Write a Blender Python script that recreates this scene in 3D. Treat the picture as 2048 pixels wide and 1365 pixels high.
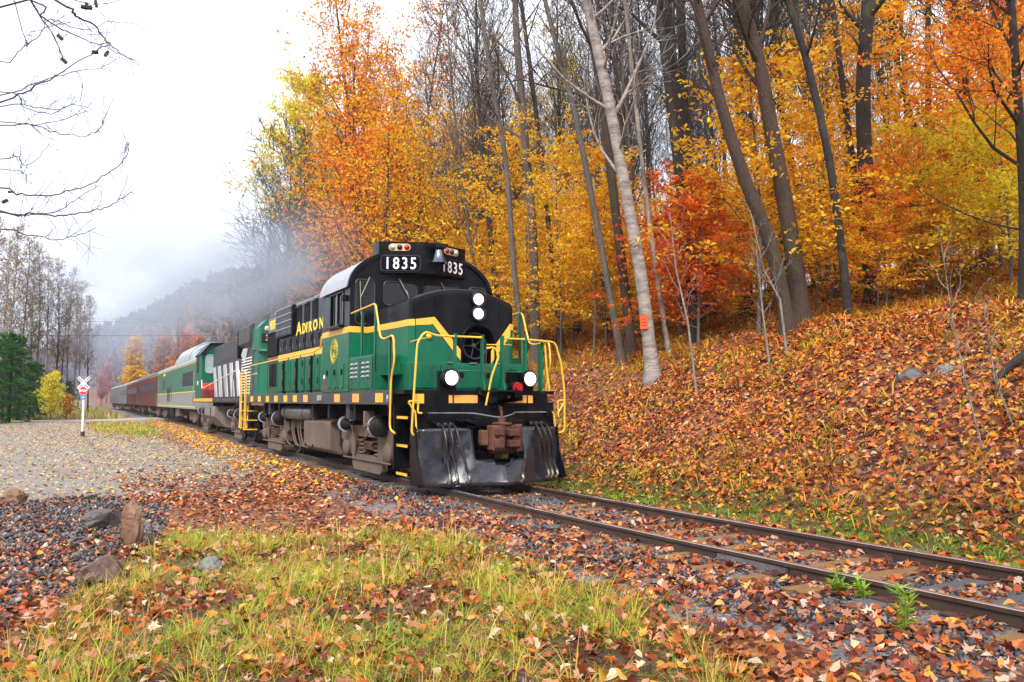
import bpy, math, random
import numpy as np
from mathutils import Vector, Matrix
for o in list(bpy.data.objects): bpy.data.objects.remove(o)
S = bpy.context.scene
COL = S.collection
R = math.radians
# ------------------------------------------------------------------ camera
# place frame: +X runs back along the track from the front loco's pilot, +Y towards the lot, Z up, rail top = 0
TH, CAMX, CAMY, CAMH, FPX = 0.5, -12.9, 6.4, 1.5, 1600.0
PITCH = math.atan((802 - 682.5) / FPX)
cd = bpy.data.cameras.new('camera'); cam = bpy.data.objects.new('camera', cd); COL.objects.link(cam)
fw0 = Vector((math.cos(TH), -math.sin(TH), 0)); rt = Vector((-math.sin(TH), -math.cos(TH), 0))
fw = (fw0 * math.cos(PITCH) + Vector((0, 0, math.sin(PITCH)))).normalized()
up = rt.cross(fw)
cam.matrix_world = Matrix(((rt.x, up.x, -fw.x, CAMX), (rt.y, up.y, -fw.y, CAMY), (rt.z, up.z, -fw.z, CAMH), (0, 0, 0, 1)))
cd.sensor_width = 36; cd.lens = FPX / 2048 * 36; cd.clip_end = 3000; cd.clip_start = 0.1
S.camera = cam
# ------------------------------------------------------------------ sky, sun, exposure (overcast)
SUN_EL, SUN_AZ = R(40), R(120)
w = bpy.data.worlds.new('World'); S.world = w; w.use_nodes = True
nt = w.node_tree; nt.nodes.clear()
def N(nt, t, **k):
    n = nt.nodes.new(t)
    for a, b in k.items():
        if a == 'i':
            for q, v in b.items(): n.inputs[q].default_value = v
        else: setattr(n, a, b)
    return n
def L(nt, a, b): nt.links.new(a, b)
sky = N(nt, 'ShaderNodeTexSky', sky_type='NISHITA', sun_disc=False, sun_elevation=SUN_EL, sun_rotation=SUN_AZ, dust_density=4.0, air_density=1.0)
hsv = N(nt, 'ShaderNodeHueSaturation', i={'Saturation': .3})
L(nt, sky.outputs[0], hsv.inputs['Color'])
tc = N(nt, 'ShaderNodeTexCoord'); mp = N(nt, 'ShaderNodeMapping', i={'Scale': (1, 1, 3)})
L(nt, tc.outputs['Generated'], mp.inputs[0])
nz = N(nt, 'ShaderNodeTexNoise', i={'Scale': 1.6, 'Detail': 5.0, 'Roughness': .55}); L(nt, mp.outputs[0], nz.inputs['Vector'])
cr = N(nt, 'ShaderNodeValToRGB'); cr.color_ramp.elements[0].position = .3; cr.color_ramp.elements[1].position = .7
cr.color_ramp.elements[0].color = (9.4, 10.0, 11.6, 1); cr.color_ramp.elements[1].color = (13.2, 13.3, 13.6, 1)
L(nt, nz.outputs['Fac'], cr.inputs[0])
mx = N(nt, 'ShaderNodeMixRGB', i={'Fac': .85}); L(nt, hsv.outputs[0], mx.inputs[1]); L(nt, cr.outputs[0], mx.inputs[2])
bg = N(nt, 'ShaderNodeBackground', i={'Strength': .056})
sx_ = N(nt, 'ShaderNodeSeparateXYZ'); L(nt, tc.outputs['Generated'], sx_.inputs[0]); hr = N(nt, 'ShaderNodeMapRange', i={'From Min': .0, 'From Max': .42}); L(nt, sx_.outputs['Z'], hr.inputs[0])
hm = N(nt, 'ShaderNodeMixRGB', i={'Color1': (6.6, 7.1, 8.2, 1)}); L(nt, hr.outputs[0], hm.inputs[0]); L(nt, mx.outputs[0], hm.inputs[2]); L(nt, hm.outputs[0], bg.inputs[0])
ow = N(nt, 'ShaderNodeOutputWorld'); L(nt, bg.outputs[0], ow.inputs[0])
sl = bpy.data.lights.new('sun', 'SUN'); sl.energy = 1.5; sl.angle = R(16); sl.color = (1, .96, .9)
so = bpy.data.objects.new('sun', sl); COL.objects.link(so)
sd = Vector((-math.cos(SUN_EL) * .75, math.cos(SUN_EL) * .66, math.sin(SUN_EL)))   # from behind the camera, over the lot
so.rotation_euler = sd.to_track_quat('Z', 'Y').to_euler()
sky.sun_rotation = math.atan2(sd.x, sd.y)
S.view_settings.view_transform = 'Standard'; S.view_settings.look = 'None'; S.view_settings.gamma = 1
S.view_settings.use_curve_mapping = False
S.view_settings.exposure = 1.58
S.render.engine = 'CYCLES'
S.cycles.max_bounces = 7; S.cycles.diffuse_bounces = 4; S.cycles.glossy_bounces = 3; S.cycles.transmission_bounces = 4
S.cycles.transparent_max_bounces = 12; S.cycles.volume_bounces = 0; S.cycles.volume_step_rate = 3.0; S.cycles.volume_max_steps = 48
S.cycles.sample_clamp_indirect = 6

# ------------------------------------------------------------------ tagging
def tag(o, label=None, cat=None, group=None, kind=None):
    if label: o['label'] = label
    if cat: o['category'] = cat
    if group: o['group'] = group
    if kind: o['kind'] = kind
    return o
OFFS = {}
def empty(name, loc, label, cat, group=None, rz=0):
    o = bpy.data.objects.new(name, None); COL.objects.link(o); o.location = loc; o.rotation_euler = (0, 0, rz)
    o.empty_display_size = .3
    return tag(o, label, cat, group)
def copy_tree(o, parent=None):
    c = o.copy(); COL.objects.link(c)
    if parent: c.parent = parent
    for ch in [q for q in o.children]: copy_tree(ch, c)
    return c

# ------------------------------------------------------------------ materials
MATS = {}
def mat(name, col, rough=.6, metal=0., var=.15, scale=6., bump=.0, bscale=40., dirt=None, dfac=.35, dscale=2.5, coat=0., emis=None, estr=0., stretch=(1, 1, 1), spec=.5):
    if name in MATS: return MATS[name]
    m = bpy.data.materials.new(name); m.use_nodes = True; t = m.node_tree; b = t.nodes['Principled BSDF']
    b.inputs['Roughness'].default_value = rough; b.inputs['Metallic'].default_value = metal
    b.inputs['Specular IOR Level'].default_value = spec
    if coat: b.inputs['Coat Weight'].default_value = coat; b.inputs['Coat Roughness'].default_value = .12
    tc = N(t, 'ShaderNodeTexCoord'); mpn = N(t, 'ShaderNodeMapping', i={'Scale': stretch}); L(t, tc.outputs['Object'], mpn.inputs[0])
    nz = N(t, 'ShaderNodeTexNoise', i={'Scale': scale, 'Detail': 6., 'Roughness': .65}); L(t, mpn.outputs[0], nz.inputs['Vector'])
    mr = N(t, 'ShaderNodeMapRange', i={'From Min': .3, 'From Max': .7, 'To Min': 1 - var, 'To Max': 1 + var}); L(t, nz.outputs['Fac'], mr.inputs[0])
    mu = N(t, 'ShaderNodeMixRGB', blend_type='MULTIPLY', i={'Fac': 1., 'Color1': (*col, 1)}); L(t, mr.outputs[0], mu.inputs[2])
    out = mu.outputs[0]
    if dirt:
        n2 = N(t, 'ShaderNodeTexNoise', i={'Scale': dscale, 'Detail': 8., 'Roughness': .7}); L(t, mpn.outputs[0], n2.inputs['Vector'])
        r2 = N(t, 'ShaderNodeMapRange', i={'From Min': .42, 'From Max': .68, 'To Min': 0., 'To Max': dfac}); L(t, n2.outputs['Fac'], r2.inputs[0])
        m2 = N(t, 'ShaderNodeMixRGB', i={'Color2': (*dirt, 1)}); L(t, r2.outputs[0], m2.inputs[0]); L(t, out, m2.inputs[1]); out = m2.outputs[0]
    L(t, out, b.inputs['Base Color'])
    r3 = N(t, 'ShaderNodeMapRange', i={'From Min': .3, 'From Max': .7, 'To Min': max(0, rough - .12), 'To Max': min(1, rough + .12)}); L(t, nz.outputs['Fac'], r3.inputs[0]); L(t, r3.outputs[0], b.inputs['Roughness'])
    if bump:
        n3 = N(t, 'ShaderNodeTexNoise', i={'Scale': bscale, 'Detail': 5.}); L(t, mpn.outputs[0], n3.inputs['Vector'])
        bp = N(t, 'ShaderNodeBump', i={'Strength': bump, 'Distance': .02}); L(t, n3.outputs['Fac'], bp.inputs['Height']); L(t, bp.outputs[0], b.inputs['Normal'])
    if emis:
        b.inputs['Emission Color'].default_value = (*emis, 1); b.inputs['Emission Strength'].default_value = estr
    MATS[name] = m; return m
def matcol(name, rough=.6, transl=.0, gain=1.0, spec=.4, objcol=False, var=0.):
    """colour comes from the mesh colour attribute 'Col' (each leaf or stone has its own)"""
    if name in MATS: return MATS[name]
    m = bpy.data.materials.new(name); m.use_nodes = True; t = m.node_tree; b = t.nodes['Principled BSDF']
    a = N(t, 'ShaderNodeAttribute', attribute_name='Col'); out = a.outputs['Color']
    if objcol:
        oi = N(t, 'ShaderNodeObjectInfo'); mu = N(t, 'ShaderNodeMixRGB', blend_type='MULTIPLY', i={'Fac': 1.}); L(t, out, mu.inputs[1]); L(t, oi.outputs['Color'], mu.inputs[2]); out = mu.outputs[0]
    L(t, out, b.inputs['Base Color']); b.inputs['Roughness'].default_value = rough; b.inputs['Specular IOR Level'].default_value = spec
    if transl:
        tr = N(t, 'ShaderNodeBsdfTranslucent'); L(t, out, tr.inputs[0]); ms = N(t, 'ShaderNodeMixShader', i={'Fac': transl})
        L(t, b.outputs[0], ms.inputs[1]); L(t, tr.outputs[0], ms.inputs[2]); L(t, ms.outputs[0], t.nodes['Material Output'].inputs[0])
    MATS[name] = m; return m

GREEN = mat('green_paint', (.002, .135, .068), .3, spec=.3, var=.12, scale=3, dirt=(.022, .055, .036), dfac=.6, bump=.06, bscale=9, stretch=(1, 1, .2))
BLACK = mat('black_paint', (.004, .004, .006), .33, spec=.14, var=.3, scale=4, dirt=(.022, .02, .022), dfac=.45, bump=.08, bscale=7, stretch=(1, 1, .3))
GLOSSB = mat('plow_black_paint', (.02, .026, .04), .2, metal=.35, spec=.9, var=.3, scale=5, dirt=(.11, .075, .06), dfac=.35, bump=.12, bscale=5)
GREYP = mat('faded_black_paint', (.036, .036, .048), .4, spec=.25, var=.15, scale=3, dirt=(.03, .028, .03), dfac=.5, stretch=(1, 1, .3))
ROOFG = mat('roof_grey', (.34, .35, .40), .4, var=.12, scale=2, dirt=(.16, .16, .17), dfac=.4)
SILLM = mat('sill_grey', (.042, .039, .045), .5, var=.3, scale=4, dirt=(.15, .13, .13), dfac=.35, stretch=(.4, 1, .6))
YEL = mat('yellow_stripe', (.86, .50, .045), .38, var=.06, dirt=(.45, .27, .07), dfac=.3)
YPIPE = mat('yellow_handrail_paint', (.86, .52, .05), .36, var=.1, scale=8, dirt=(.32, .18, .05), dfac=.45, dscale=9)
ORA = mat('orange_reflector', (.90, .42, .09), .4, var=.06, dirt=(.5, .25, .08), dfac=.3)
TRUCKM = mat('truck_brown_dust', (.155, .108, .082), .75, var=.3, scale=5, dirt=(.05, .035, .03), dfac=.6, bump=.2, bscale=18)
UNDER = mat('underframe_black', (.007, .006, .007), .6, spec=.25, var=.4, dirt=(.03, .023, .02), dfac=.5, bump=.15)
RUST = mat('rusty_iron', (.075, .022, .013), .7, var=.4, scale=9, dirt=(.22, .09, .05), dfac=.5, bump=.35, bscale=22)
STEEL = mat('worn_steel', (.30, .30, .32), .38, metal=.7, var=.25, dirt=(.1, .09, .09), dfac=.4)
TANKM = mat('air_tank_paint', (.05, .05, .065), .32, var=.3, dirt=(.15, .11, .09), dfac=.5, stretch=(.3, 1, 1))
RUBBER = mat('rubber_hose', (.008, .006, .006), .45, var=.3)
BRASS = mat('hose_fitting', (.16, .13, .11), .4, metal=.6)
WHITE = mat('white_letter', (.88, .88, .88), .4, var=.03)
YLET = mat('yellow_letter', (.90, .68, .03), .4, var=.05)
GLASS = mat('cab_glass', (.006, .007, .006), .05, var=.2, spec=.45)
LAMP = mat('lit_lamp', (1, .93, .88), .3, emis=(1, .93, .9), estr=5.)
LAMPR = mat('lit_reflector', (1, .8, .8), .3, emis=(1, .70, .74), estr=.42)
REDL = mat('red_lens', (.35, .006, .01), .15, var=.1)
CLEARL = mat('clear_lens', (.5, .45, .36), .12, var=.2)
DARKL = mat('dark_lens', (.01, .012, .03), .1)
CREAM = mat('marker_bezel', (.62, .42, .25), .4)
CHROME = mat('bell_metal', (.16, .19, .25), .22, metal=.9, var=.4, dirt=(.03, .035, .05), dfac=.6)
DARK = mat('dark_grille', (.003, .003, .004), .7, spec=.15)
REDP = mat('red_paint', (.45, .01, .012), .4, dirt=(.2, .02, .02))

# ------------------------------------------------------------------ mesh builder
class MB:
    def __init__(s): s.v = []; s.f = []
    def add(s, vs, fs):
        n = len(s.v); s.v += [tuple(p) for p in vs]; s.f += [tuple(i + n for i in f) for f in fs]; return s
    def box(s, x0, x1, y0, y1, z0, z1):
        x0, x1 = sorted((x0, x1)); y0, y1 = sorted((y0, y1)); z0, z1 = sorted((z0, z1))
        return s.add([(x0, y0, z0), (x1, y0, z0), (x1, y1, z0), (x0, y1, z0), (x0, y0, z1), (x1, y0, z1), (x1, y1, z1), (x0, y1, z1)],
                     [(0, 3, 2, 1), (4, 5, 6, 7), (0, 1, 5, 4), (1, 2, 6, 5), (2, 3, 7, 6), (3, 0, 4, 7)])
    def cbox(s, c, d, M=None):
        vs = [Vector((sx * d[0] / 2, sy * d[1] / 2, sz * d[2] / 2)) for sz in (-1, 1) for sy in (-1, 1) for sx in (-1, 1)]
        if M is not None: vs = [M @ q for q in vs]
        c = Vector(c)
        return s.add([tuple(c + q) for q in vs], [(0, 2, 3, 1), (4, 5, 7, 6), (0, 1, 5, 4), (1, 3, 7, 5), (3, 2, 6, 7), (2, 0, 4, 6)])
    def ext(s, poly, a0, a1, ax='x', scale1=1.0):
        """extrude a polygon given in the other two axes"""
        n = len(poly)
        def P(p, a): return (a, p[0], p[1]) if ax == 'x' else ((p[0], a, p[1]) if ax == 'y' else (p[0], p[1], a))
        vs = [P(p, a0) for p in poly] + [P(p, a1) for p in poly]
        ar = sum(poly[i][0] * poly[(i + 1) % n][1] - poly[(i + 1) % n][0] * poly[i][1] for i in range(n))
        fs = [tuple(range(n)), tuple(range(2 * n - 1, n - 1, -1))] + [(i, i + n, (i + 1) % n + n, (i + 1) % n) for i in range(n)]
        flip = (ar > 0) == (a1 > a0)
        if ax == 'y': flip = not flip
        if flip: fs = [tuple(reversed(f)) for f in fs]
        return s.add(vs, fs)
    def loft(s, A, B, caps=True):
        n = len(A); fs = [(i, (i + 1) % n, (i + 1) % n + n, i + n) for i in range(n)]
        if caps: fs += [tuple(range(n - 1, -1, -1)), tuple(range(n, 2 * n))]
        return s.add(list(A) + list(B), fs)
    def tube(s, pts, r, n=8, caps=True):
        pts = [Vector(p) for p in pts]; k = len(pts)
        rs = r if isinstance(r, (list, tuple)) else [r] * k
        ref = None; rings = []
        for i, p in enumerate(pts):
            t = (pts[min(i + 1, k - 1)] - pts[max(i - 1, 0)])
            if t.length < 1e-9: t = Vector((0, 0, 1))
            t.normalize()
            if ref is None: ref = t.orthogonal().normalized()
            ref = (ref - t * ref.dot(t)); ref = ref.normalized() if ref.length > 1e-6 else t.orthogonal().normalized()
            b = t.cross(ref)
            rings.append([p + (ref * math.cos(2 * math.pi * j / n) + b * math.sin(2 * math.pi * j / n)) * rs[i] for j in range(n)])
        vs = [tuple(q) for rg in rings for q in rg]; fs = []
        for i in range(k - 1):
            for j in range(n):
                fs.append((i * n + j, i * n + (j + 1) % n, (i + 1) * n + (j + 1) % n, (i + 1) * n + j))
        if caps: fs += [tuple(range(n - 1, -1, -1)), tuple((k - 1) * n + j for j in range(n))]
        return s.add(vs, fs)
    def cyl(s, a, b, r, n=16): return s.tube([a, b], r, n)
    def lathe(s, o, ax, prof, n=16):
        """prof: list of (distance along axis, radius)"""
        ax = Vector(ax).normalized(); u = ax.orthogonal().normalized(); v = ax.cross(u); o = Vector(o)
        rings = [[o + ax * d + (u * math.cos(2 * math.pi * j / n) + v * math.sin(2 * math.pi * j / n)) * max(r, 1e-4) for j in range(n)] for d, r in prof]
        vs = [tuple(q) for rg in rings for q in rg]; k = len(prof)
        fs = [(i * n + j, i * n + (j + 1) % n, (i + 1) * n + (j + 1) % n, (i + 1) * n + j) for i in range(k - 1) for j in range(n)]
        fs += [tuple(range(n - 1, -1, -1)), tuple((k - 1) * n + j for j in range(n))]
        return s.add(vs, fs)
    def build(s, name, m, parent=None, smooth=False, bevel=0., off=None):
        o_ = Vector(off) if off is not None else (OFFS.get(parent.name, Vector()) if parent else Vector())
        me = bpy.data.meshes.new(name); vs = [(x - o_.x, y - o_.y, z - o_.z) for x, y, z in s.v] if o_.length else s.v
        me.from_pydata(vs, [], s.f); me.materials.append(m)
        if smooth:
            me.polygons.foreach_set('use_smooth', [True] * len(me.polygons)); me.update()
            me.set_sharp_from_angle(angle=R(38))
        ob = bpy.data.objects.new(name, me); COL.objects.link(ob)
        if parent: ob.parent = parent; OFFS[ob.name] = o_
        if bevel:
            bm = ob.modifiers.new('bevel', 'BEVEL'); bm.width = bevel; bm.segments = 2; bm.limit_method = 'ANGLE'; bm.angle_limit = R(40)
        return ob
def fillet(pts, r=.08, n=4):
    pts = [Vector(p) for p in pts]; out = [pts[0]]
    for i in range(1, len(pts) - 1):
        a, b, c = pts[i - 1], pts[i], pts[i + 1]; d1 = (a - b); d2 = (c - b); k = min(r, d1.length * .45, d2.length * .45)
        p, q = b + d1.normalized() * k, b + d2.normalized() * k
        for j in range(n + 1):
            t = j / n; out.append(p * (1 - t) ** 2 + b * 2 * t * (1 - t) + q * t * t)
    out.append(pts[-1]); return out
DG = None
def text(s, size, m, parent, loc, rot, name='lettering', sx=1., bold=.0, depth=.004, align='CENTER', spacing=1.):
    """lettering as a mesh lying in a plane; rot: 3x3 matrix whose columns are right, up and out"""
    cu = bpy.data.curves.new(name, 'FONT'); cu.body = s; cu.size = size; cu.extrude = depth; cu.offset = bold; cu.align_x = align; cu.space_character = spacing
    cu.resolution_u = 3
    ob = bpy.data.objects.new(name, cu); COL.objects.link(ob)
    me = bpy.data.meshes.new_from_object(ob.evaluated_get(bpy.context.evaluated_depsgraph_get()))
    bpy.data.objects.remove(ob); bpy.data.curves.remove(cu)
    o_ = OFFS.get(parent.name, Vector()) if parent else Vector()
    M = Matrix.Translation(Vector(loc) - o_) @ Matrix(rot).to_4x4() @ Matrix.Diagonal((sx, 1, 1, 1))
    me.transform(M); me.materials.clear(); me.materials.append(m); me.name = name
    o2 = bpy.data.objects.new(name, me); COL.objects.link(o2)
    if parent: o2.parent = parent; OFFS[o2.name] = o_
    return o2
SIDE = Matrix(((-1, 0, 0), (0, 0, 1), (0, 1, 0)))      # reads on the +Y side: right = -X, up = Z, out = +Y
FRONT = Matrix(((0, 0, -1), (-1, 0, 0), (0, 1, 0)))    # reads from the front: right = -Y, out = -X
def arcpts(cy, cz, ry, rz, a0, a1, n): return [(cy + ry * math.cos(R(a0 + (a1 - a0) * i / n)), cz + rz * math.sin(R(a0 + (a1 - a0) * i / n))) for i in range(n + 1)]
def smooth01(x): x = np.clip(x, 0, 1); return x * x * (3 - 2 * x)
# ------------------------------------------------------------------ track path and terrain height
_px = [-60, -20, -9.5, -5, 0, 15, 27, 39, 64, 90, 116, 142, 168, 200, 240, 300, 380, 500]
_py = [-12, -1.35, -.36, -.1, 0, -.1, -.55, -1.05, -1.2, -1.35, -1.6, -1.6, -1.2, .2, 3.5, 11, 27, 60]
_xs = np.linspace(-60, 500, 2241); _ys = np.interp(_xs, _px, _py)
_k = np.hanning(49); _k /= _k.sum(); _yp = np.convolve(np.pad(_ys, 24, mode='edge'), _k, 'valid')
def yc(x): return np.interp(x, _xs, _yp)
def hsh(x, y): 
    return (np.sin(x * 1.7 + y * 2.3) + np.sin(x * 3.1 - y * 1.9 + 1.3) + np.sin(x * .63 + y * .81 + 2.) * 1.5 + np.sin(x * 5.3 + y * 4.1) * .4) / 4
def terrain(x, y):
    x = np.asarray(x, float); y = np.asarray(y, float); d = y - yc(x)
    left = np.where(d < 1.5, -.135, -.135 - .165 * smooth01((d - 1.5) / 1.6))
    left = left + .035 * hsh(x, y) * smooth01((d - 1.6) / 1.5)
    left = left + .28 * smooth01((x - 68) / 15) * smooth01((d - 2.5) / 4)
    left = left + .12 * smooth01((x - 50) / 10) * smooth01((d - 2) / 4)
    e = -d
    bank = np.interp(e, [0, 1.5, 2.1, 2.7, 4.2, 6.2, 8.2, 10.5, 16, 40, 120], [-.135, -.15, -.24, -.12, .95, 2.3, 3.15, 3.65, 5.3, 10.2, 21])
    bank = bank + .16 * hsh(x * .9, y * .9) * smooth01((e - 2.4) / 2) + .05 * hsh(x * 3.1, y * 3.4) * smooth01((e - 2.2) / 1)
    bank = np.where(x > 55, bank * (1 - .8 * smooth01((x - 55) / 25) * (1 - smooth01((e - 20) / 40))), bank)
    z = np.where(d > 0, left, bank)
    # the wooded ridge far behind the train
    hx = smooth01((x - 215) / 300); hill = 47 * hx * np.interp(y, [-500, -150, -60, -10, 35, 70, 140, 300], [1.3, 1.15, .8, .46, .32, .26, .2, .15])
    hill = hill + 9 * smooth01((x - 60) / 120) * smooth01((-y - 14) / 60) 
    return z + hill
# ================================================================== FRONT LOCOMOTIVE
LY = -0.1
loco = empty('diesel_locomotive', (7.3, LY, 0), 'black and green road switcher leading the train, headlights lit, 1835 on its number boards', 'locomotive')
OFFS[loco.name] = Vector((7.3, LY, 0))
def Y(y): return LY + y
# ---- running gear frame
b = MB(); b.box(.62, 14.45, Y(1.58), Y(1.52), 1.43, 1.69); b.box(.62, 14.45, Y(-1.58), Y(-1.52), 1.43, 1.69); b.build('side_sill', SILLM, loco, bevel=.008)
b = MB(); b.box(.1, 14.45, Y(1.515), Y(-1.515), 1.62, 1.685); b.build('walkway', BLACK, loco)
b = MB(); b.box(.3, 14.3, Y(.95), Y(-.95), 1.2, 1.615); b.box(5.6, 9.9, Y(1.1), Y(-1.1), .75, 1.2)
for x in (3.0, 4.9, 6.3, 9.9, 11.9): b.box(x, x + .14, Y(1.45), Y(-1.45), 1.1, 1.43)
b.build('underframe', UNDER, loco)
for i, x in enumerate((13.14, 11.98, 10.84, 9.73, 8.59, 7.55, 6.5, 3.85, 2.57, 1.17)):
    q = MB().box(x - .2, x + .2, Y(1.584), Y(1.595), 1.47, 1.64).build('reflector_square', YEL if x > 7 or x < 2 else ORA, loco)
MB().box(5.02, 5.2, Y(1.585), Y(1.66), 1.5, 1.62).build('sill_junction_box', ROOFG, loco, bevel=.01)
text('F', .17, WHITE, loco, (.74, Y(1.585), 1.49), SIDE, 'end_letter')
# ---- pilot (front plate) with stepped upper corners
P = [(1.40, .28), (1.40, 1.45), (1.18, 1.45), (1.18, 1.66), (-1.30, 1.66), (-1.30, 1.47), (-1.44, 1.47), (-1.44, .28), (-.5, .28), (-.5, 1.02), (.42, 1.02), (.42, .28)]
b = MB(); b.ext([(Y(p[0]), p[1]) for p in P], 0.0, .06, 'x'); b.build('pilot_plate', BLACK, loco, bevel=.006)
for y in (.93, -1.12):
    b = MB(); b.lathe((-.004, Y(y), 1.52), (1, 0, 0), [(-.01, .075), (.0, .07), (.012, .055)], 16); b.build('pilot_hole_rim', DARK, loco, smooth=True)
for y0, y1 in ((.72, .16), (-.46, -.98)):
    MB().box(-.012, -.002, Y(y0), Y(y1), 1.46, 1.60).build('orange_reflector', ORA, loco)
for y0, y1 in ((1.36, 1.19),):
    MB().box(-.012, .03, Y(y0), Y(y1), 1.455, 1.62).build('corner_reflector', YEL, loco)
for y in (.64, -.86): MB().box(-.02, -.001, Y(y - .012), Y(y + .012), 1.1, 1.6).build('pilot_rib', BLACK, loco)
# steps in the corners
for s in (1, -1):
    b = MB(); b.box(.06, .62, Y(s * 1.02), Y(s * 1.06), .28, 1.62); b.box(.62, .66, Y(s * 1.06), Y(s * 1.5), .3, 1.43); b.box(.06, .1, Y(s * 1.06), Y(s * 1.4), .3, 1.43)
    b.box(.10, .62, Y(s * 1.38), Y(s * 1.4), .27, .62) if False else None
    b.build('step_well', BLACK, loco)
    for z in (1.22, .73, .24):
        st = MB().box(.1, .62, Y(s * 1.06), Y(s * 1.44), z - .03, z).build('step', BLACK, loco)
        MB().box(.1, .62, Y(s * 1.442), Y(s * 1.452), z - .035, z + .012).build('step_edge', YEL, st)
# snow plough: curved blades swept forward to a centre nose, notch for the coupler
b = MB(); nu, nw = 56, 16; idx = {}
for i in range(nu + 1):
    for j in range(nw + 1):
        y = 1.38 - 2.8 * i / nu; wz = j / nw; yy = y + .02
        lean = (1 - abs(yy) / 1.42)
        z = .07 + .98 * wz - .02 * abs(yy)
        x = -(.12 + .62 * lean * (1 - .62 * wz) + .10 * (1 - wz) ** 2 + .10 * wz * wz * (abs(yy) < 1.3))
        x += .02 * math.sin(yy * 7 + wz * 5)
        idx[i, j] = len(b.v); b.v.append((x, Y(y), z))
for i in range(nu):
    for j in range(nw):
        y = 1.38 - 2.8 * (i + .5) / nu; z = .07 + .98 * (j + .5) / nw
        if abs(y + .03) < .47 + .0 * z and z > .5 - (.06 if abs(y + .03) < .12 else 0): continue
        b.f.append((idx[i, j], idx[i, j + 1], idx[i + 1, j + 1], idx[i + 1, j]))
pl = b.build('snow_plough', GLOSSB, loco, smooth=True); sm = pl.modifiers.new('thickness', 'SOLIDIFY'); sm.thickness = .025
b = MB()
for yy in (1.395, -1.435):
    b.ext([(-.45, .12), (-.16, .06), (0.05, .06), (.05, 1.06), (-.14, 1.06), (-.2, .6)], Y(yy - .012), Y(yy + .012), 'y')
b.build('plough_side_plate', BLACK, loco)
MB().box(-.2, .04, Y(.47), Y(-.5), .40, .46).build('plough_brace', BLACK, loco)
# coupler
b = MB(); b.box(-.35, .4, Y(.13), Y(-.13), .78, 1.0)
b.ext([(Y(.17), -.42), (Y(.24), -.62), (Y(.27), -.86), (Y(.12), -.93), (Y(.05), -.80), (Y(-.02), -.74), (Y(-.14), -.80), (Y(-.25), -.92), (Y(-.33), -.80), (Y(-.28), -.55), (Y(-.17), -.38)], .69, 1.06, 'z') if False else None
for (z0, z1, k) in ((.66, 1.08, 1.),):
    pts = [(.17, -.40), (.27, -.60), (.29, -.84), (.18, -.96), (.08, -.93), (.07, -.80), (-.02, -.76), (-.12, -.78), (-.2, -.84), (-.27, -.78), (-.3, -.6), (-.19, -.38)]
    b.ext([(-0 + p[1], Y(p[0])) for p in pts], z0, z1, 'z')
b.box(-.98, -.9, Y(.12), Y(.3), .70, .86); b.box(-.98, -.9, Y(.12), Y(.3), .92, 1.04); b.ext([(-.4, Y(.3)), (-.5, Y(.38)), (-.62, Y(.38)), (-.7, Y(.29))], .74, 1.0, 'z'); b.box(-.8, -.45, Y(.1), Y(-.12), 1.08, 1.13); b.box(-.72, -.5, Y(.2), Y(-.22), .6, .67)
cpl = b.build('coupler', RUST, loco, bevel=.02)
b = MB(); b.cyl((-.86, Y(-.2), .64), (-.86, Y(-.2), 1.1), .075, 14); b.box(-.98, -.82, Y(-.18), Y(.02), .72, .84); b.box(-.98, -.82, Y(-.18), Y(.02), .90, 1.02); b.box(-.94, -.82, Y(-.18), Y(-.06), .84, .9); b.build('knuckle', RUST, cpl, bevel=.02)
b = MB(); b.cyl((-.6, Y(-.02), 1.08), (-.6, Y(-.02), 1.2), .07, 12); b.cyl((-.6, Y(-.02), 1.2), (-.58, Y(-.02), 1.33), .025, 8)
for i in range(5): b.cyl((-.59 + .012 * i, Y(-.02), 1.28 + .025 * i), (-.585 + .012 * i, Y(-.02 + .03 * (-1) ** i), 1.31 + .025 * i), .012, 6)
b.build('lift_pin', RUST, cpl, smooth=True)
b = MB(); b.box(-.42, 0, Y(.34), Y(-.40), 1.12, 1.2); b.box(-.42, 0, Y(.34), Y(.27), .78, 1.12); b.box(-.42, 0, Y(-.33), Y(-.40), .78, 1.12); b.box(-.34, 0, Y(.27), Y(-.33), .56, .64)
b.build('draft_gear_box', BLACK, loco, bevel=.012)
b = MB(); b.add([(-.02, Y(.66), 1.19), (-.02, Y(.1), 1.2), (-.42, Y(.05), 1.13), (-.5, Y(.5), 1.02)], [(0, 1, 2, 3), (3, 2, 1, 0)])
b.ext([(Y(.62), 1.16), (Y(-.55), 1.16), (Y(-.45), 1.10), (Y(.35), 1.05)], -.2, -.45, 'x'); b.build('coupler_pocket_plate', BLACK, loco, bevel=.01)
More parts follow.
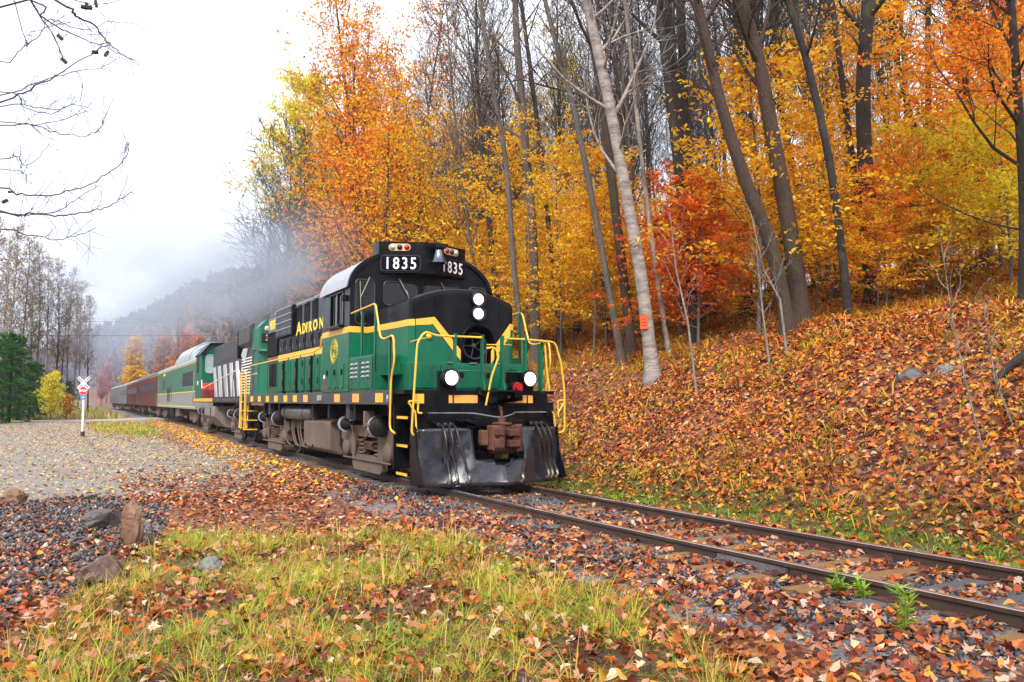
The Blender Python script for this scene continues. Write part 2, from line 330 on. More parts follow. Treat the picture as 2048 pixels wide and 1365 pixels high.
# cut lever
b = MB(); b.tube(fillet([(-.12, Y(1.28), 1.29), (-.12, Y(.3), 1.28), (-.3, Y(.12), 1.24), (-.4, Y(-.1), 1.2), (-.34, Y(-.42), 1.27), (-.12, Y(-.5), 1.29), (-.12, Y(-1.3), 1.29)], .1), .013, 6)
b.build('uncoupling_lever', STEEL, loco, smooth=True)
b = MB(); b.tube(fillet([(-.12, Y(1.26), 1.29), (-.1, Y(1.34), 1.29), (-.1, Y(1.33), 1.50), (-.1, Y(1.52), 1.49), (-.1, Y(1.38), 1.30), (-.1, Y(1.36), .98), (-.1, Y(1.4), .95)], .04), .017, 6); b.build('lever_handle', YPIPE, loco, smooth=True)
b = MB(); b.tube(fillet([(-.12, Y(-1.3), 1.29), (-.1, Y(-1.38), 1.28), (-.1, Y(-1.42), .98)], .04), .017, 6); b.tube(fillet([(-.05, Y(-1.52), 1.2), (-.05, Y(-1.5), 1.5), (-.05, Y(-1.68), 1.52), (-.05, Y(-1.5), 1.26)], .04), .014, 6); b.build('lever_handle', YPIPE, loco, smooth=True)
for y in (1.22, -1.26): MB().box(-.16, 0, Y(y - .05), Y(y + .05), 1.25, 1.33).build('lever_bracket', BLACK, loco, bevel=.01)
# hoses
def hose(y, y1, z0=1.02, z1=.14, xo=-.28, xb=-.8):
    z0 = z0 + .07 if z0 > 1 else z0; pts = [Vector((-.14, Y(y), z0)), Vector((-.36, Y(y), z0 - .05)), Vector((xo - .20, Y(y + (y1 - y) * .2), z0 - .28)), Vector((xb + .08, Y(y + (y1 - y) * .6), .5)), Vector((xb, Y(y1), z1 + .1))]
    P2 = []
    for i in range(len(pts) - 1):
        p0, p1, p2, p3 = pts[max(0, i - 1)], pts[i], pts[i + 1], pts[min(len(pts) - 1, i + 2)]
        for k in range(5):
            t = k / 5; P2.append(.5 * ((2 * p1) + (p2 - p0) * t + (2 * p0 - 5 * p1 + 4 * p2 - p3) * t * t + (3 * p1 - p0 - 3 * p2 + p3) * t ** 3))
    P2.append(pts[-1])
    h = MB().tube(P2, .021, 8).build('brake_hose', RUBBER, loco, smooth=True)
    MB().cyl(P2[0], P2[2], .032, 8).build('hose_collar', BRASS, h, smooth=True); e = P2[-1]; m = MB(); m.tube([P2[-2], e], .03, 8); m.tube([e, e + Vector((-.03, 0, -.05)), e + Vector((-.01, .03, -.11)), e + Vector((.03, .03, -.1))], .026, 7)
    m.build('hose_fitting', BRASS, h, smooth=True)
for y, y1 in ((.98, .95), (.86, .82), (.75, .63)): hose(y, y1, xb=-.58 if y > .8 else -.66)
for y, y1 in ((-.86, -1.02), (-.97, -1.1), (-1.08, -1.2)): hose(y, y1, xb=-.5)
hose(-.42, -.24, z0=.86, xb=-.95)
for y0, y1 in ((1.08, .68), (-.8, -1.16)): MB().box(-.14, 0, Y(y0), Y(y1), 1.10, 1.14).build('hose_bracket', BLACK, loco, bevel=.006)
# drop step, anticlimber, and shelf on the platform end
b = MB(); b.ext([(Y(.2), 1.66), (Y(.2), 1.74), (Y(.02), 1.58), (Y(-.12), 1.56), (Y(-.12), 1.48), (Y(-.5), 1.48), (Y(-.5), 1.6), (Y(-.52), 1.74), (Y(-.66), 1.58), (Y(-.66), 1.50), (Y(.0), 1.45)], -.2, -.02, 'x')
b.build('drop_step', BLACK, loco)
b = MB(); b.box(-.26, -.02, Y(.18), Y(-.6), 1.66, 1.69); b.build('drop_step_plate', BLACK, loco, bevel=.006)
# ---- low green box across the platform (sand and tool boxes)
b = MB(); b.box(.62, 1.55, Y(1.2), Y(-1.2), 1.69, 2.2); gb = b.build('platform_box', GREEN, loco, bevel=.012)
for y0, y1 in ((1.17, .62), (.6, -.24), (-.26, -.86), (-.88, -1.17)): MB().box(.60, .625, Y(y0), Y(y1), 1.73, 2.16).build('box_door', GREEN, gb, bevel=.008)
for y in (.2, -.34): MB().box(.585, .6, Y(y - .05), Y(y + .05), 1.93, 2.03).build('door_latch', BLACK, gb, bevel=.008)
for y in (.42, -.05, -.62): MB().box(.585, .61, Y(y - .07), Y(y + .07), 2.19, 2.215).build('box_hinge', STEEL, gb)
# ---- short hood (nose)
def nose_sec(x, hw, zt, zc, rr=.12):
    """half-section: side up, rounded shoulder, crowned top"""
    pts = [(hw, 1.69), (hw, zt - rr)]
    for i in range(1, 7):
        a = R(90 * i / 6 * .9); pts.append((hw - rr * (1 - math.cos(a)), zt - rr + rr * math.sin(a)))
    for i in range(1, 6):
        t = i / 6; y = (hw - rr) * (1 - t); pts.append((y, zc - (zc - zt) * (y / (hw - rr * .9)) ** 2))
    full = pts + [(-p[0], p[1]) for p in reversed(pts)]
    return [(x, Y(p[0]), p[1]) for p in full]
b = MB()
prof = [(.90, 1.00, 3.36, 3.56), (.925, 1.06, 3.42, 3.62), (1.0, 1.09, 3.45, 3.65), (1.6, 1.12, 3.42, 3.60), (3.0, 1.25, 3.32, 3.46)]
secs = [nose_sec(*p) for p in prof]
for a, c in zip(secs[:-1], secs[1:]): b.loft(c, a, caps=False)
n = len(secs[0])
# front face as a grid of quads with an arched recess opening
fr = secs[0]; b.add(secs[-1], [tuple(range(n))])
nose = b.build('nose_hood', BLACK, loco, smooth=True)
def arch(w, z0, zs, x, cy=-.3, n=14): return [(x, Y(cy + w), z0)] + [(x, Y(cy + w * math.cos(math.pi * i / n)), zs + w * math.sin(math.pi * i / n)) for i in range(n + 1)] + [(x, Y(cy - w), z0)]
# split the front face around the arch: triangulated with the tessellator
from mathutils.geometry import tessellate_polygon
outer = [Vector(p) for p in fr]; inner = [Vector(p) for p in arch(.34, 1.9, 2.6, .9)]
tris = tessellate_polygon([[Vector((p.y, p.z, 0)) for p in outer], [Vector((p.y, p.z, 0)) for p in inner]])
allp = outer + inner; b = MB(); b.add([tuple(p) for p in allp], [tuple(t) for t in tris]); nf = b.build('nose_face', BLACK, nose)
b = MB(); A1 = arch(.34, 1.9, 2.6, .9); A2 = arch(.34, 1.9, 2.6, 1.35); k = len(A1)
b.add(A1 + A2, [(i, i + 1, i + 1 + k, i + k) for i in range(k - 1)]); b.add(A2, [tuple(range(k))]); b.build('arched_recess', DARK, nose)
b = MB(); b.tube([Vector(p) + Vector((-.012, 0, 0)) for p in arch(.36, 2.2, 2.6, .9)], .022, 6); b.build('recess_rim', BLACK, nose, smooth=True)
# brake wheel
b = MB(); c0 = Vector((1.02, Y(-.28), 2.56)); rad = .25
b.tube([c0 + Vector((0, rad * math.cos(a), rad * math.sin(a))) for a in np.linspace(0, 2 * math.pi, 25)], .018, 6)
for a in np.linspace(0, 2 * math.pi, 6)[:-1]: b.tube([c0 + Vector((.05, 0, 0)), c0 + Vector((.03, .5 * rad * math.cos(a), .5 * rad * math.sin(a))), c0 + Vector((0, rad * math.cos(a), rad * math.sin(a)))], .012, 5)
b.lathe(c0 + Vector((.1, 0, 0)), (-1, 0, 0), [(0, .05), (.08, .05), (.09, .03)], 12); b.cyl(c0, c0 + Vector((.35, 0, 0)), .03, 8)
b.build('hand_brake_wheel', mat('brake_wheel_iron', (.06, .06, .07), .3, metal=.5), nose, smooth=True)
# green lower paint and yellow V band, thin raised skins on the nose
def skin(poly, x0, m, name, t=.006, par=None): return MB().ext([(Y(p[0]), p[1]) for p in poly], x0, x0 - t, 'x').build(name, m, par or nose)
skin([(.99, 2.2), (.99, 2.93), (.67, 2.93), (.05, 2.2)], .899, GREEN, 'green_panel')
skin([(-.99, 2.2), (-.99, 2.80), (-.56, 2.2)], .899, GREEN, 'green_panel')
skin([(.995, 2.9), (.995, 3.01), (.62, 3.07), (.04, 2.42), (.04, 2.21), (.66, 2.94), (.70, 2.92)], .893, YEL, 'yellow_chevron', .005)
skin([(-.995, 2.78), (-.995, 3.02), (-.57, 2.46), (-.57, 2.21)], .893, YEL, 'yellow_chevron', .005)
def side_skin(hw0, hw1, x0, x1, z, m, name, s=1, par=None, t=.006):
    """quad strip standing on the slanting nose side from x0 to x1; z = (bottom0, top0, bottom1, top1)"""
    A = [(x0, Y(s * hw0), z[0]), (x0, Y(s * (hw0 + t)), z[0]), (x0, Y(s * (hw0 + t)), z[1]), (x0, Y(s * hw0), z[1])]
    B = [(x1, Y(s * hw1), z[2]), (x1, Y(s * (hw1 + t)), z[2]), (x1, Y(s * (hw1 + t)), z[3]), (x1, Y(s * hw1), z[3])]
    return MB().loft(A, B).build(name, m, par or nose)
for s in (1, -1):
    hx = lambda x: 1.09 + .03 * min(1, (x - 1) / .6) + max(0, (x - 1.6) / 1.4) * .13
    for x0, x1 in ((1.6, 2.995), (1.0, 1.6), (.925, 1.0)):
        h0 = hx(x0) if x0 > .95 else 1.06; h1 = hx(x1)
        side_skin(h0 + .001, h1 + .001, x0, x1, (1.7, 2.9, 1.7, 2.9), GREEN, 'green_side_panel', s)
        side_skin(h0 + .008, h1 + .008, x0, x1, (2.89, 3.01, 2.89, 3.01), YEL, 'yellow_side_band', s)
    side_skin(1.001, 1.061, .9, .925, (1.7, 2.9, 1.7, 2.9), GREEN, 'green_side_panel', s); side_skin(1.008, 1.068, .9, .925, (2.89, 3.01, 2.89, 3.01), YEL, 'yellow_side_band', s)
# headlights
for z in (3.45, 3.17):
    b = MB(); b.lathe((.92, Y(-.27), z), (-1, 0, 0), [(0, .16), (.11, .158), (.13, .14), (.06, .125)], 20); hl = b.build('headlight', BLACK, nose, smooth=True)
    MB().lathe((.88, Y(-.27), z), (-1, 0, 0), [(0, .13), (.03, .128), (.031, .11)], 20).build('reflector_ring', CHROME, hl, smooth=True); MB().lathe((.84, Y(-.27), z), (-1, 0, 0), [(0, .108), (.018, .105), (.02, .08)], 20).build('lens_rim', LAMPR, hl, smooth=True); MB().lathe((.82, Y(-.27), z), (-1, 0, 0), [(0, .085), (.012, .08), (.025, .05), (.03, .0)], 20).build('headlight_lens', LAMP, hl, smooth=True)
# visor box and grab irons on the nose top, latches
b = MB(); b.box(1.5, 1.9, Y(-.35), Y(-.78), 3.62, 3.68); b.build('nose_top_box', GREYP, nose, bevel=.01)
b = MB()
for y in (.92,): b.lathe((.9, Y(.74), 2.70), (-1, 0, 0), [(0, .05), (.05, .05), (.07, .02)], 10)
b.build('nose_cap', YEL, nose, smooth=True)
# battery boxes beside the nose with louvred doors
for s in (1, -1):
    b = MB(); b.box(1.52, 2.998, Y(s * 1.26), Y(s * 1.585), 1.69, 2.37); bb = b.build('battery_box', GREEN, loco, bevel=.012)
    for x0, x1 in ((1.56, 2.25), (2.28, 2.96)):
        d = MB().box(x0, x1, Y(s * 1.588), Y(s * 1.604), 1.74, 2.34).build('louvred_door', GREEN, bb, bevel=.006)
        for cx in (x0 + .22, x1 - .2):
            for k in range(4):
                z = 2.25 - k * .085
                MB().add([(cx - .08, Y(s * 1.605), z), (cx + .08, Y(s * 1.605), z), (cx + .08, Y(s * 1.64), z - .035), (cx - .08, Y(s * 1.64), z - .035), (cx - .08, Y(s * 1.605), z - .05), (cx + .08, Y(s * 1.605), z - .05)], [(0, 1, 2, 3), (3, 2, 5, 4), (0, 3, 4), (1, 5, 2)]).build('louvre', ROOFG, d)
    b = MB(); b.box(1.0, 1.5, Y(s * 1.14), Y(s * 1.45), 1.98, 2.0); b.build('side_step', GREEN, loco)
    b = MB(); b.box(1.49, 1.515, Y(s * 1.14), Y(s * 1.56), 1.69, 2.37); b.build('box_end_panel', GREEN, loco)
# ---- cab
cabp = [(1.6, 1.69), (1.6, 3.86)] + arcpts(0, 3.86, 1.6, .86, 12, 168, 20) + [(-1.6, 3.86), (-1.6, 1.69)]
cab = MB().ext([(Y(p[0]), p[1]) for p in cabp], 3.0, 3.04, 'x').build('cab', BLACK, loco)
MB().ext([(Y(p[0] * .995), p[1]) for p in cabp], 5.01, 5.05, 'x').build('cab_rear_wall', GREYP, cab)
for s in (1, -1):
    b = MB(); y0, y1 = Y(s * 1.595), Y(s * 1.56)
    b.box(3.04, 5.01, y0, y1, 3.02, 3.08); b.box(3.04, 3.42, y0, y1, 3.08, 3.9); b.box(4.42, 5.01, y0, y1, 3.08, 3.9); b.box(3.42, 4.42, y0, y1, 3.80, 3.9)
    sw = b.build('cab_side_wall', GREYP, cab)
    MB().box(3.04, 5.05, Y(s * 1.598), Y(s * 1.56), 1.69, 2.9).build('cab_lower_side', GREEN, cab)
    MB().box(2.992, 5.052, Y(s * 1.603), Y(s * 1.56), 2.9, 3.025).build('yellow_side_band', YEL, cab)
    # window: frames, sliding panes, arm rest
    f = MB(); f.box(3.42, 4.42, Y(s * 1.6), Y(s * 1.62), 3.05, 3.08); f.box(3.42, 3.47, Y(s * 1.6), Y(s * 1.615), 3.08, 3.8); f.box(4.37, 4.42, Y(s * 1.6), Y(s * 1.615), 3.08, 3.8); f.box(3.42, 4.42, Y(s * 1.6), Y(s * 1.615), 3.78, 3.82)
    wf = f.build('window_frame', BLACK, cab)
    MB().box(3.86, 3.91, Y(s * 1.6), Y(s * 1.61), 3.08, 3.78).build('window_mullion', BLACK, wf)
    MB().box(3.48, 3.60, Y(s * 1.57), Y(s * 1.59), 3.09, 3.77).build('window_pane', STEEL, wf)
    MB().box(3.93, 4.02, Y(s * 1.57), Y(s * 1.59), 3.09, 3.77).build('window_pane', STEEL, wf)
    MB().box(3.47, 4.37, Y(s * 1.555), Y(s * 1.56), 3.08, 3.8).build('side_window_glass', GLASS, wf)
    MB().box(3.4, 4.45, Y(s * 1.61), Y(s * 1.72), 3.04, 3.09).build('arm_rest', BLACK, cab, bevel=.01)
    MB().box(3.12, 3.2, Y(s * 1.6), Y(s * 1.72), 3.55, 3.68).build('cab_marker_box', BLACK, cab, bevel=.01)
    # lower hinged panel and latches, below the herald
    hp = MB().box(3.35, 4.62, Y(s * 1.6), Y(s * 1.615), 1.78, 2.28).build('hinged_panel', GREEN, cab, bevel=.004)
    for x in (3.45, 3.98, 4.52):
        MB().box(x - .03, x + .03, Y(s * 1.616), Y(s * 1.635), 2.04, 2.16).build('panel_latch', DARK, hp)
        MB().box(x - .04, x + .04, Y(s * 1.616), Y(s * 1.64), 1.76, 1.81).build('panel_hinge', STEEL, hp)
MB().box(4.78, 4.86, Y(1.6), Y(1.61), 1.74, 1.98).build('red_sticker', REDP, cab); MB().box(4.78, 4.87, Y(1.6), Y(1.61), 1.99, 2.07).build('white_sticker', WHITE, cab)
# front paint below the side windows, yellow and green skins on the cab front
for s in (1, -1):
    a0, a1 = (1.6, 1.26) if s > 0 else (-1.6, -1.26)
    MB().box(2.992, 2.999, Y(a0), Y(a1), 1.70, 2.9).build('cab_front_green', GREEN, cab)
    MB().box(2.986, 2.9985, Y(a0), Y(a1), 2.9, 3.025).build('yellow_front_band', YEL, cab)
# herald: oval rings, a lantern-like figure and dot lettering round the rim
hb = MB(); hc = Vector((4.09, Y(1.603), 2.57))
def ring(mb, rx, rz, r, n=28): mb.tube([hc + Vector((rx * math.cos(a), 0, rz * math.sin(a))) for a in np.linspace(0, 2 * math.pi, n)], r, 4)
ring(hb, .255, .265, .006); ring(hb, .17, .18, .004)
for a in np.linspace(.5, math.pi - .5, 9): hb.cbox(hc + Vector((-.212 * math.cos(a), 0, .212 * math.sin(a))), (.014, .006, .04), Matrix.Rotation(-(a - math.pi / 2), 3, 'Y'))
for a in np.linspace(math.pi + .4, 2 * math.pi - .4, 9): hb.cbox(hc + Vector((-.212 * math.cos(a), 0, .212 * math.sin(a))), (.014, .006, .04), Matrix.Rotation(-(a - math.pi / 2), 3, 'Y'))
hb.tube([hc + Vector(p) for p in ((.07, 0, .05), (.06, 0, .11), (0, 0, .13), (-.06, 0, .1), (-.06, 0, .03), (-.01, 0, -.03), (0, 0, -.11))], .009, 5)
hb.cbox(hc + Vector((0, 0, -.12)), (.14, .012, .03)); hb.cbox(hc + Vector((0, 0, -.07)), (.08, .012, .02))
hb.build('oval_herald', YLET, cab)
# roof
def roofsec(x, k=1.0, dz=0): return [(x, Y(p[0] * k), p[1] + dz) for p in [(1.66, 3.84)] + arcpts(0, 3.88, 1.64, .87, 8, 172, 22) + [(-1.66, 3.84)] + [(p[0], p[1] - .05) for p in reversed(arcpts(0, 3.88, 1.58, .85, 8, 172, 22))]]
MB().loft(roofsec(5.12), roofsec(3.04)).build('cab_roof', ROOFG, cab, smooth=True)
MB().loft(roofsec(3.04, 1.004, .004), roofsec(2.95, 1.004, .004)).build('roof_front_edge', BLACK, cab, smooth=True)
# front windows
def rrect(y0, y1, z0, z1, r=.06, n=4):
    out = []
    for cy, cz, a0 in ((y1 - r, z1 - r, 0), (y0 + r, z1 - r, 90), (y0 + r, z0 + r, 180), (y1 - r, z0 + r, 270)):
        for i in range(n + 1): a = R(a0 + 90 * i / n); out.append((cy + r * math.cos(a), cz + r * math.sin(a)))
    return out
for (y0, y1, z0, z1) in ((1.08, 1.49, 3.08, 4.0), (.14, .88, 3.5, 4.0), (-.86, -.02, 3.5, 4.0), (-1.5, -1.1, 3.08, 4.0)):
    p = rrect(y0, y1, z0, z1, .08); wn = MB().ext([(Y(q[0]), q[1]) for q in p], 2.985, 2.999, 'x').build('front_window', GLASS, cab)
    MB().tube([(2.985, Y(q[0]), q[1]) for q in p + [p[0]]], .018, 5).build('window_gasket', mat('window_gasket_rubber', (.03, .028, .03), .5), wn, smooth=True)
for (a, c, e) in (((2.95, Y(1.2), 4.06), (2.93, Y(1.40), 3.62), (2.94, Y(1.38), 3.25)), ((2.95, Y(.55), 4.06), (2.93, Y(.36), 3.72), (2.94, Y(.32), 3.6)), ((2.95, Y(-.4), 4.06), (2.93, Y(-.58), 3.74), (2.94, Y(-.62), 3.62))):
    b = MB(); b.tube([a, c], .011, 5); b.tube([(Vector(c) + (Vector(c) - Vector(e)) * .9), c, e], .009, 4); b.build('wiper', mat('wiper_metal', (.45, .38, .25), .4, metal=.4), cab, smooth=True)
b = MB(); b.add([(2.9, Y(.52), 3.6), (2.9, Y(.42), 3.55), (2.9, Y(.3), 3.54), (2.9, Y(.2), 3.53), (2.9, Y(.3), 3.50), (2.9, Y(.34), 3.42), (2.9, Y(.39), 3.45), (2.9, Y(.43), 3.52)], [tuple(range(8)), tuple(reversed(range(8)))]); b.build('green_wind_deflector', mat('light_green_plastic', (.35, .55, .2), .4), cab)
# number board housing, V shaped
zb0, zb1 = 4.17, 4.84
A, Bp, Cp, Dp = (2.99, 1.0), (2.62, .17), (2.62, -.17), (2.99, -1.0)
nb = MB().ext([(A[0], Y(A[1])), (Bp[0], Y(Bp[1])), (Cp[0], Y(Cp[1])), (Dp[0], Y(Dp[1])), (3.45, Y(-.98)), (3.45, Y(.98))], zb0, zb1, 'z').build('number_board_housing', BLACK, cab, bevel=.008)
for s, (p, q) in ((1, (A, Bp)), (-1, (Cp, Dp))):
    p3, q3 = Vector((p[0], Y(p[1]), 0)), Vector((q[0], Y(q[1]), 0)); rg = (q3 - p3).normalized(); outv = Vector((0, 0, 1)).cross(rg) * -1
    outv = rg.cross(Vector((0, 0, 1))); Mx = Matrix((rg, Vector((0, 0, 1)), outv)).transposed(); c = (p3 + q3) / 2
    def place(mb, pts, dep): 
        V0 = [c + Mx @ Vector((x, z, .002)) for x, z in pts]; V1 = [c + Mx @ Vector((x, z, dep)) for x, z in pts]; mb.loft([tuple(v) for v in V0], [tuple(v) for v in V1]); return mb
    fr_ = place(MB(), rrect(-.42, .42, zb0 + .04, zb0 + .38, .07), .016).build('number_board', mat('number_board_frame', (.02, .018, .022), .35), nb)
    place(MB(), rrect(-.40, .40, zb0 + .06, zb0 + .36, .06), .024).build('number_glass', mat('number_board_glass', (.003, .003, .014), .2, spec=.2), fr_)
    text('1835', .35, WHITE, fr_, c + Mx @ Vector((0, zb0 + .085, .03)), Mx, 'number_1835', sx=.82, bold=.004, spacing=1.25)
    bz = place(MB(), rrect(-.25, .21, zb1 - .2, zb1 - .05, .075), .02).build('class_light_bezel', CREAM, nb)
    for k, xm in enumerate((-.17, -.02, .13)):
        mm = (CLEARL, DARKL, REDL) if s > 0 else (REDL, DARKL, CLEARL)
        o3 = c + Mx @ Vector((xm, zb1 - .125, .02)); MB().lathe(o3, outv, [(0, .058), (.02, .055), (.04, .035), (.048, .0)], 14).build('class_light', mm[k], bz, smooth=True)
# bell under a bracket
b = MB(); b.lathe((2.42, Y(-.12), 4.68), (0, 0, -1), [(0, .02), (.02, .08), (.13, .10), (.22, .13), (.28, .17), (.30, .185), (.285, .15)], 22); bell = b.build('bell', CHROME, cab, smooth=True)
b = MB(); b.box(2.3, 2.64, Y(.0), Y(-.24), 4.68, 4.75); b.box(2.38, 2.46, Y(.08), Y(-.32), 4.75, 4.8); b.build('bell_bracket', BLACK, bell, bevel=.01)
# ---- long hood
def hoodsec(x, hw, zt, r=.16): 
    pts = [(hw, 1.69), (hw, zt - r)] + [(hw - r + r * math.cos(R(a)), zt - r + r * math.sin(R(a))) for a in (22, 45, 68, 90)]
    full = pts + [(-p[0], p[1]) for p in reversed(pts)]; return [(x, Y(p[0]), p[1]) for p in full]
hood = MB().loft(hoodsec(14.0, .93, 4.33), hoodsec(5.052, .93, 4.33)).build('long_hood', GREYP, loco, smooth=True)
MB().ext([(Y(p[0]), p[1]) for p in [(.80, 4.334), (-.80, 4.334), (-.80, 4.36), (.80, 4.36)]], 5.13, 13.9, 'x').build('hood_roof_panel', ROOFG, hood)
for s in (1, -1):
    MB().box(5.055, 12.4, Y(s * .931), Y(s * .945), 2.9, 3.36).build('black_door_band', BLACK, hood)
    MB().box(5.055, 12.45, Y(s * .931), Y(s * .955), 2.71, 2.9).build('yellow_band', YEL, hood)
    MB().box(12.45, 14.0, Y(s * .931), Y(s * .95), 2.76, 2.9).build('yellow_band', mat('grimy_yellow', (.25, .14, .02), .6, dirt=(.05, .04, .02), dfac=.7), hood)
    MB().box(5.055, 14.0, Y(s * .931), Y(s * .94), 1.70, 2.71).build('green_lower_side', GREEN, hood)
    rng = random.Random(3)
    for i, x in enumerate((5.3, 6.05, 6.8, 7.55, 8.35, 9.15, 9.95, 10.75, 11.55)):
        d = MB().box(x, x + .66, Y(s * .946), Y(s * .985), 1.78, 2.68).build('engine_door', GREEN, hood, bevel=.01)
        for z in (1.95, 2.45): MB().box(x + .12, x + .17, Y(s * .986), Y(s * 1.0), z, z + .16).build('door_latch', DARK, d)
        if i % 2 == 1: MB().box(x + .69, x + .78, Y(s * .95), Y(s * 1.02), 1.72, 2.7).build('black_post', DARK, hood)
        d2 = MB().box(x, x + .7, Y(s * .947), Y(s * .965), 2.93, 3.34).build('upper_door', BLACK, hood, bevel=.006)
        MB().box(x + .5, x + .55, Y(s * .966), Y(s * .98), 3.0, 3.12).build('door_latch', STEEL, d2)
        MB().box(x + .1, x + .15, Y(s * .966), Y(s * .98), 3.1, 3.28).build('door_latch', DARK, d2)
    # three tall black intake windows, louvre box, radiator openings
    for x in (8.0, 8.85, 9.72):
        wq = MB().box(x - .02, x + .5, Y(s * .932), Y(s * .955), 3.68, 4.22).build('intake_window', BLACK, hood, bevel=.006)
        MB().box(x + .03, x + .45, Y(s * .956), Y(s * .962), 3.70, 4.14).build('intake_grille', DARK, wq)
        MB().box(x + .06, x + .42, Y(s * .956), Y(s * 1.0), 4.15, 4.2).build('intake_hood', GREYP, wq)
    MB().box(7.3, 7.34, Y(s * .932), Y(s * .945), 3.7, 4.2).build('panel_seam', DARK, hood)
    lb = MB().box(8.72, 10.75, Y(s * .93), Y(s * 1.36), 3.45, 4.2).build('air_filter_box', BLACK, hood, bevel=.02) if s < 0 else MB().box(10.32, 12.35, Y(s * .93), Y(s * 1.06), 3.42, 4.30).build('air_filter_box', GREYP, hood, bevel=.02)
    if s > 0:
        for k in range(4):
            z = 3.46 + k * .20; MB().box(10.36, 12.3, Y(1.062), Y(1.08), z, z + .17).build('filter_panel', GREYP, lb); MB().box(10.34, 12.32, Y(1.062), Y(1.10), z + .172, z + .196).build('filter_rail', ROOFG, lb)
        MB().box(10.3, 10.318, Y(.94), Y(1.055), 3.46, 4.26).build('filter_end_panel', DARK, lb)
    # radiator end
    MB().box(12.5, 13.95, Y(s * .932), Y(s * .99), 2.92, 3.66).build('radiator_screen', DARK, hood, bevel=.01)
    MB().box(12.42, 13.98, Y(s * .932), Y(s * 1.02), 3.66, 3.70).build('rain_gutter', GREYP, hood)
    for x0 in (12.6, 13.2): MB().box(x0, x0 + .5, Y(s * .942), Y(s * .96), 1.95, 2.68).build('intake_opening', DARK, hood)
MB().box(12.45, 13.98, Y(.932), Y(.95), 3.72, 4.16).build('grey_number_panel', mat('pale_grey_panel', (.16, .16, .19), .45), hood)
text('1835', .40, YLET, hood, (13.38, Y(.955), 3.80), SIDE, 'yellow_number', sx=1.1, bold=.01)
# lettering on the hood side: a large initial and smaller capitals
# "ADIRONDACK": the last letters run behind the cab side as seen from the lot
def letter(ch, size, x, sx): return text(ch, size, YLET, hood, (x, Y(.972), 3.37), SIDE, 'yellow_letter', bold=.012, sx=sx)
letter('A', .50, 9.82, 1.7)
for i, ch in enumerate('DIRONDACK'): letter(ch, .39, (9.24, 8.93, 8.57, 8.06, 7.45, 6.93, 6.45, 5.95, 5.45)[i], 1.4)
# roof fittings: exhaust stack, fan, horns
b = MB(); b.box(10.8, 11.5, Y(.3), Y(-.3), 4.36, 4.48); b.lathe((11.2, Y(0), 4.48), (0, 0, 1), [(0, .2), (.14, .19), (.15, .15)], 16); b.build('exhaust_stack', DARK, hood, smooth=True)
b = MB(); b.lathe((13.1, Y(0), 4.36), (0, 0, 1), [(0, .55), (.12, .55), (.13, .5), (.05, .45)], 24); b.build('radiator_fan_housing', BLACK, hood, smooth=True)
b = MB(); b.cyl((5.6, Y(.35), 4.36), (5.6, Y(.35), 4.56), .03, 8); b.tube([(5.6, Y(.2), 4.56), (5.6, Y(.6), 4.56)], .03, 8)
for yy in (.25, .42, .58): b.lathe((5.75, Y(yy), 4.60), (-1, 0, 0), [(0, .03), (.12, .035), (.28, .05), (.38, .09), (.385, .07)], 12)
b.build('horn', BLACK, hood, smooth=True)
b = MB(); b.lathe((6.3, Y(.5), 4.50), (0, 1, 0), [(0, .16), (.35, .16), (.36, .1)], 16); b.cyl((6.3, Y(.6), 4.34), (6.3, Y(.6), 4.4), .06, 8); b.build('roof_cylinder', BLACK, hood, smooth=True)
# ---- ditch lights, MU box, red marker
for y in (.74, -.84):
    b = MB(); b.box(-.0, .12, Y(y - .16), Y(y + .16), 1.66, 2.02); b.lathe((.02, Y(y), 1.9), (-1, 0, 0), [(0, .1), (.06, .165), (.2, .16), (.22, .14), (.17, .135)], 20); dl = b.build('ditch_light', BLACK, loco, smooth=True)
    MB().lathe((-.12, Y(y), 1.9), (-1, 0, 0), [(0, .136), (.02, .134), (.021, .12)], 20).build('reflector_ring', CHROME, dl, smooth=True); MB().lathe((-.14, Y(y), 1.9), (-1, 0, 0), [(0, .130), (.018, .128), (.02, .1)], 20).build('lens_rim', LAMPR, dl, smooth=True); MB().lathe((-.16, Y(y), 1.9), (-1, 0, 0), [(0, .105), (.012, .1), (.025, .06), (.03, .0)], 20).build('ditch_light_lens', LAMP, dl, smooth=True)
b = MB(); b.box(.56, .6, Y(-.72), Y(-.95), 1.85, 2.08); b.box(-.0, .1, Y(-.5), Y(-.66), 1.66, 2.06); b.build('receptacle_box', DARK, loco, bevel=.01)
b = MB(); b.lathe((-.0, Y(-.58), 1.77), (-1, 0, -.2), [(0, .1), (.12, .11), (.16, .1)], 16); mk = b.build('marker_housing', BLACK, loco, smooth=True)
MB().lathe((-.16, Y(-.58), 1.735), (-1, 0, -.2), [(0, .105), (.02, .1), (.022, 0)], 16).build('red_marker_cover', REDP, mk, smooth=True)
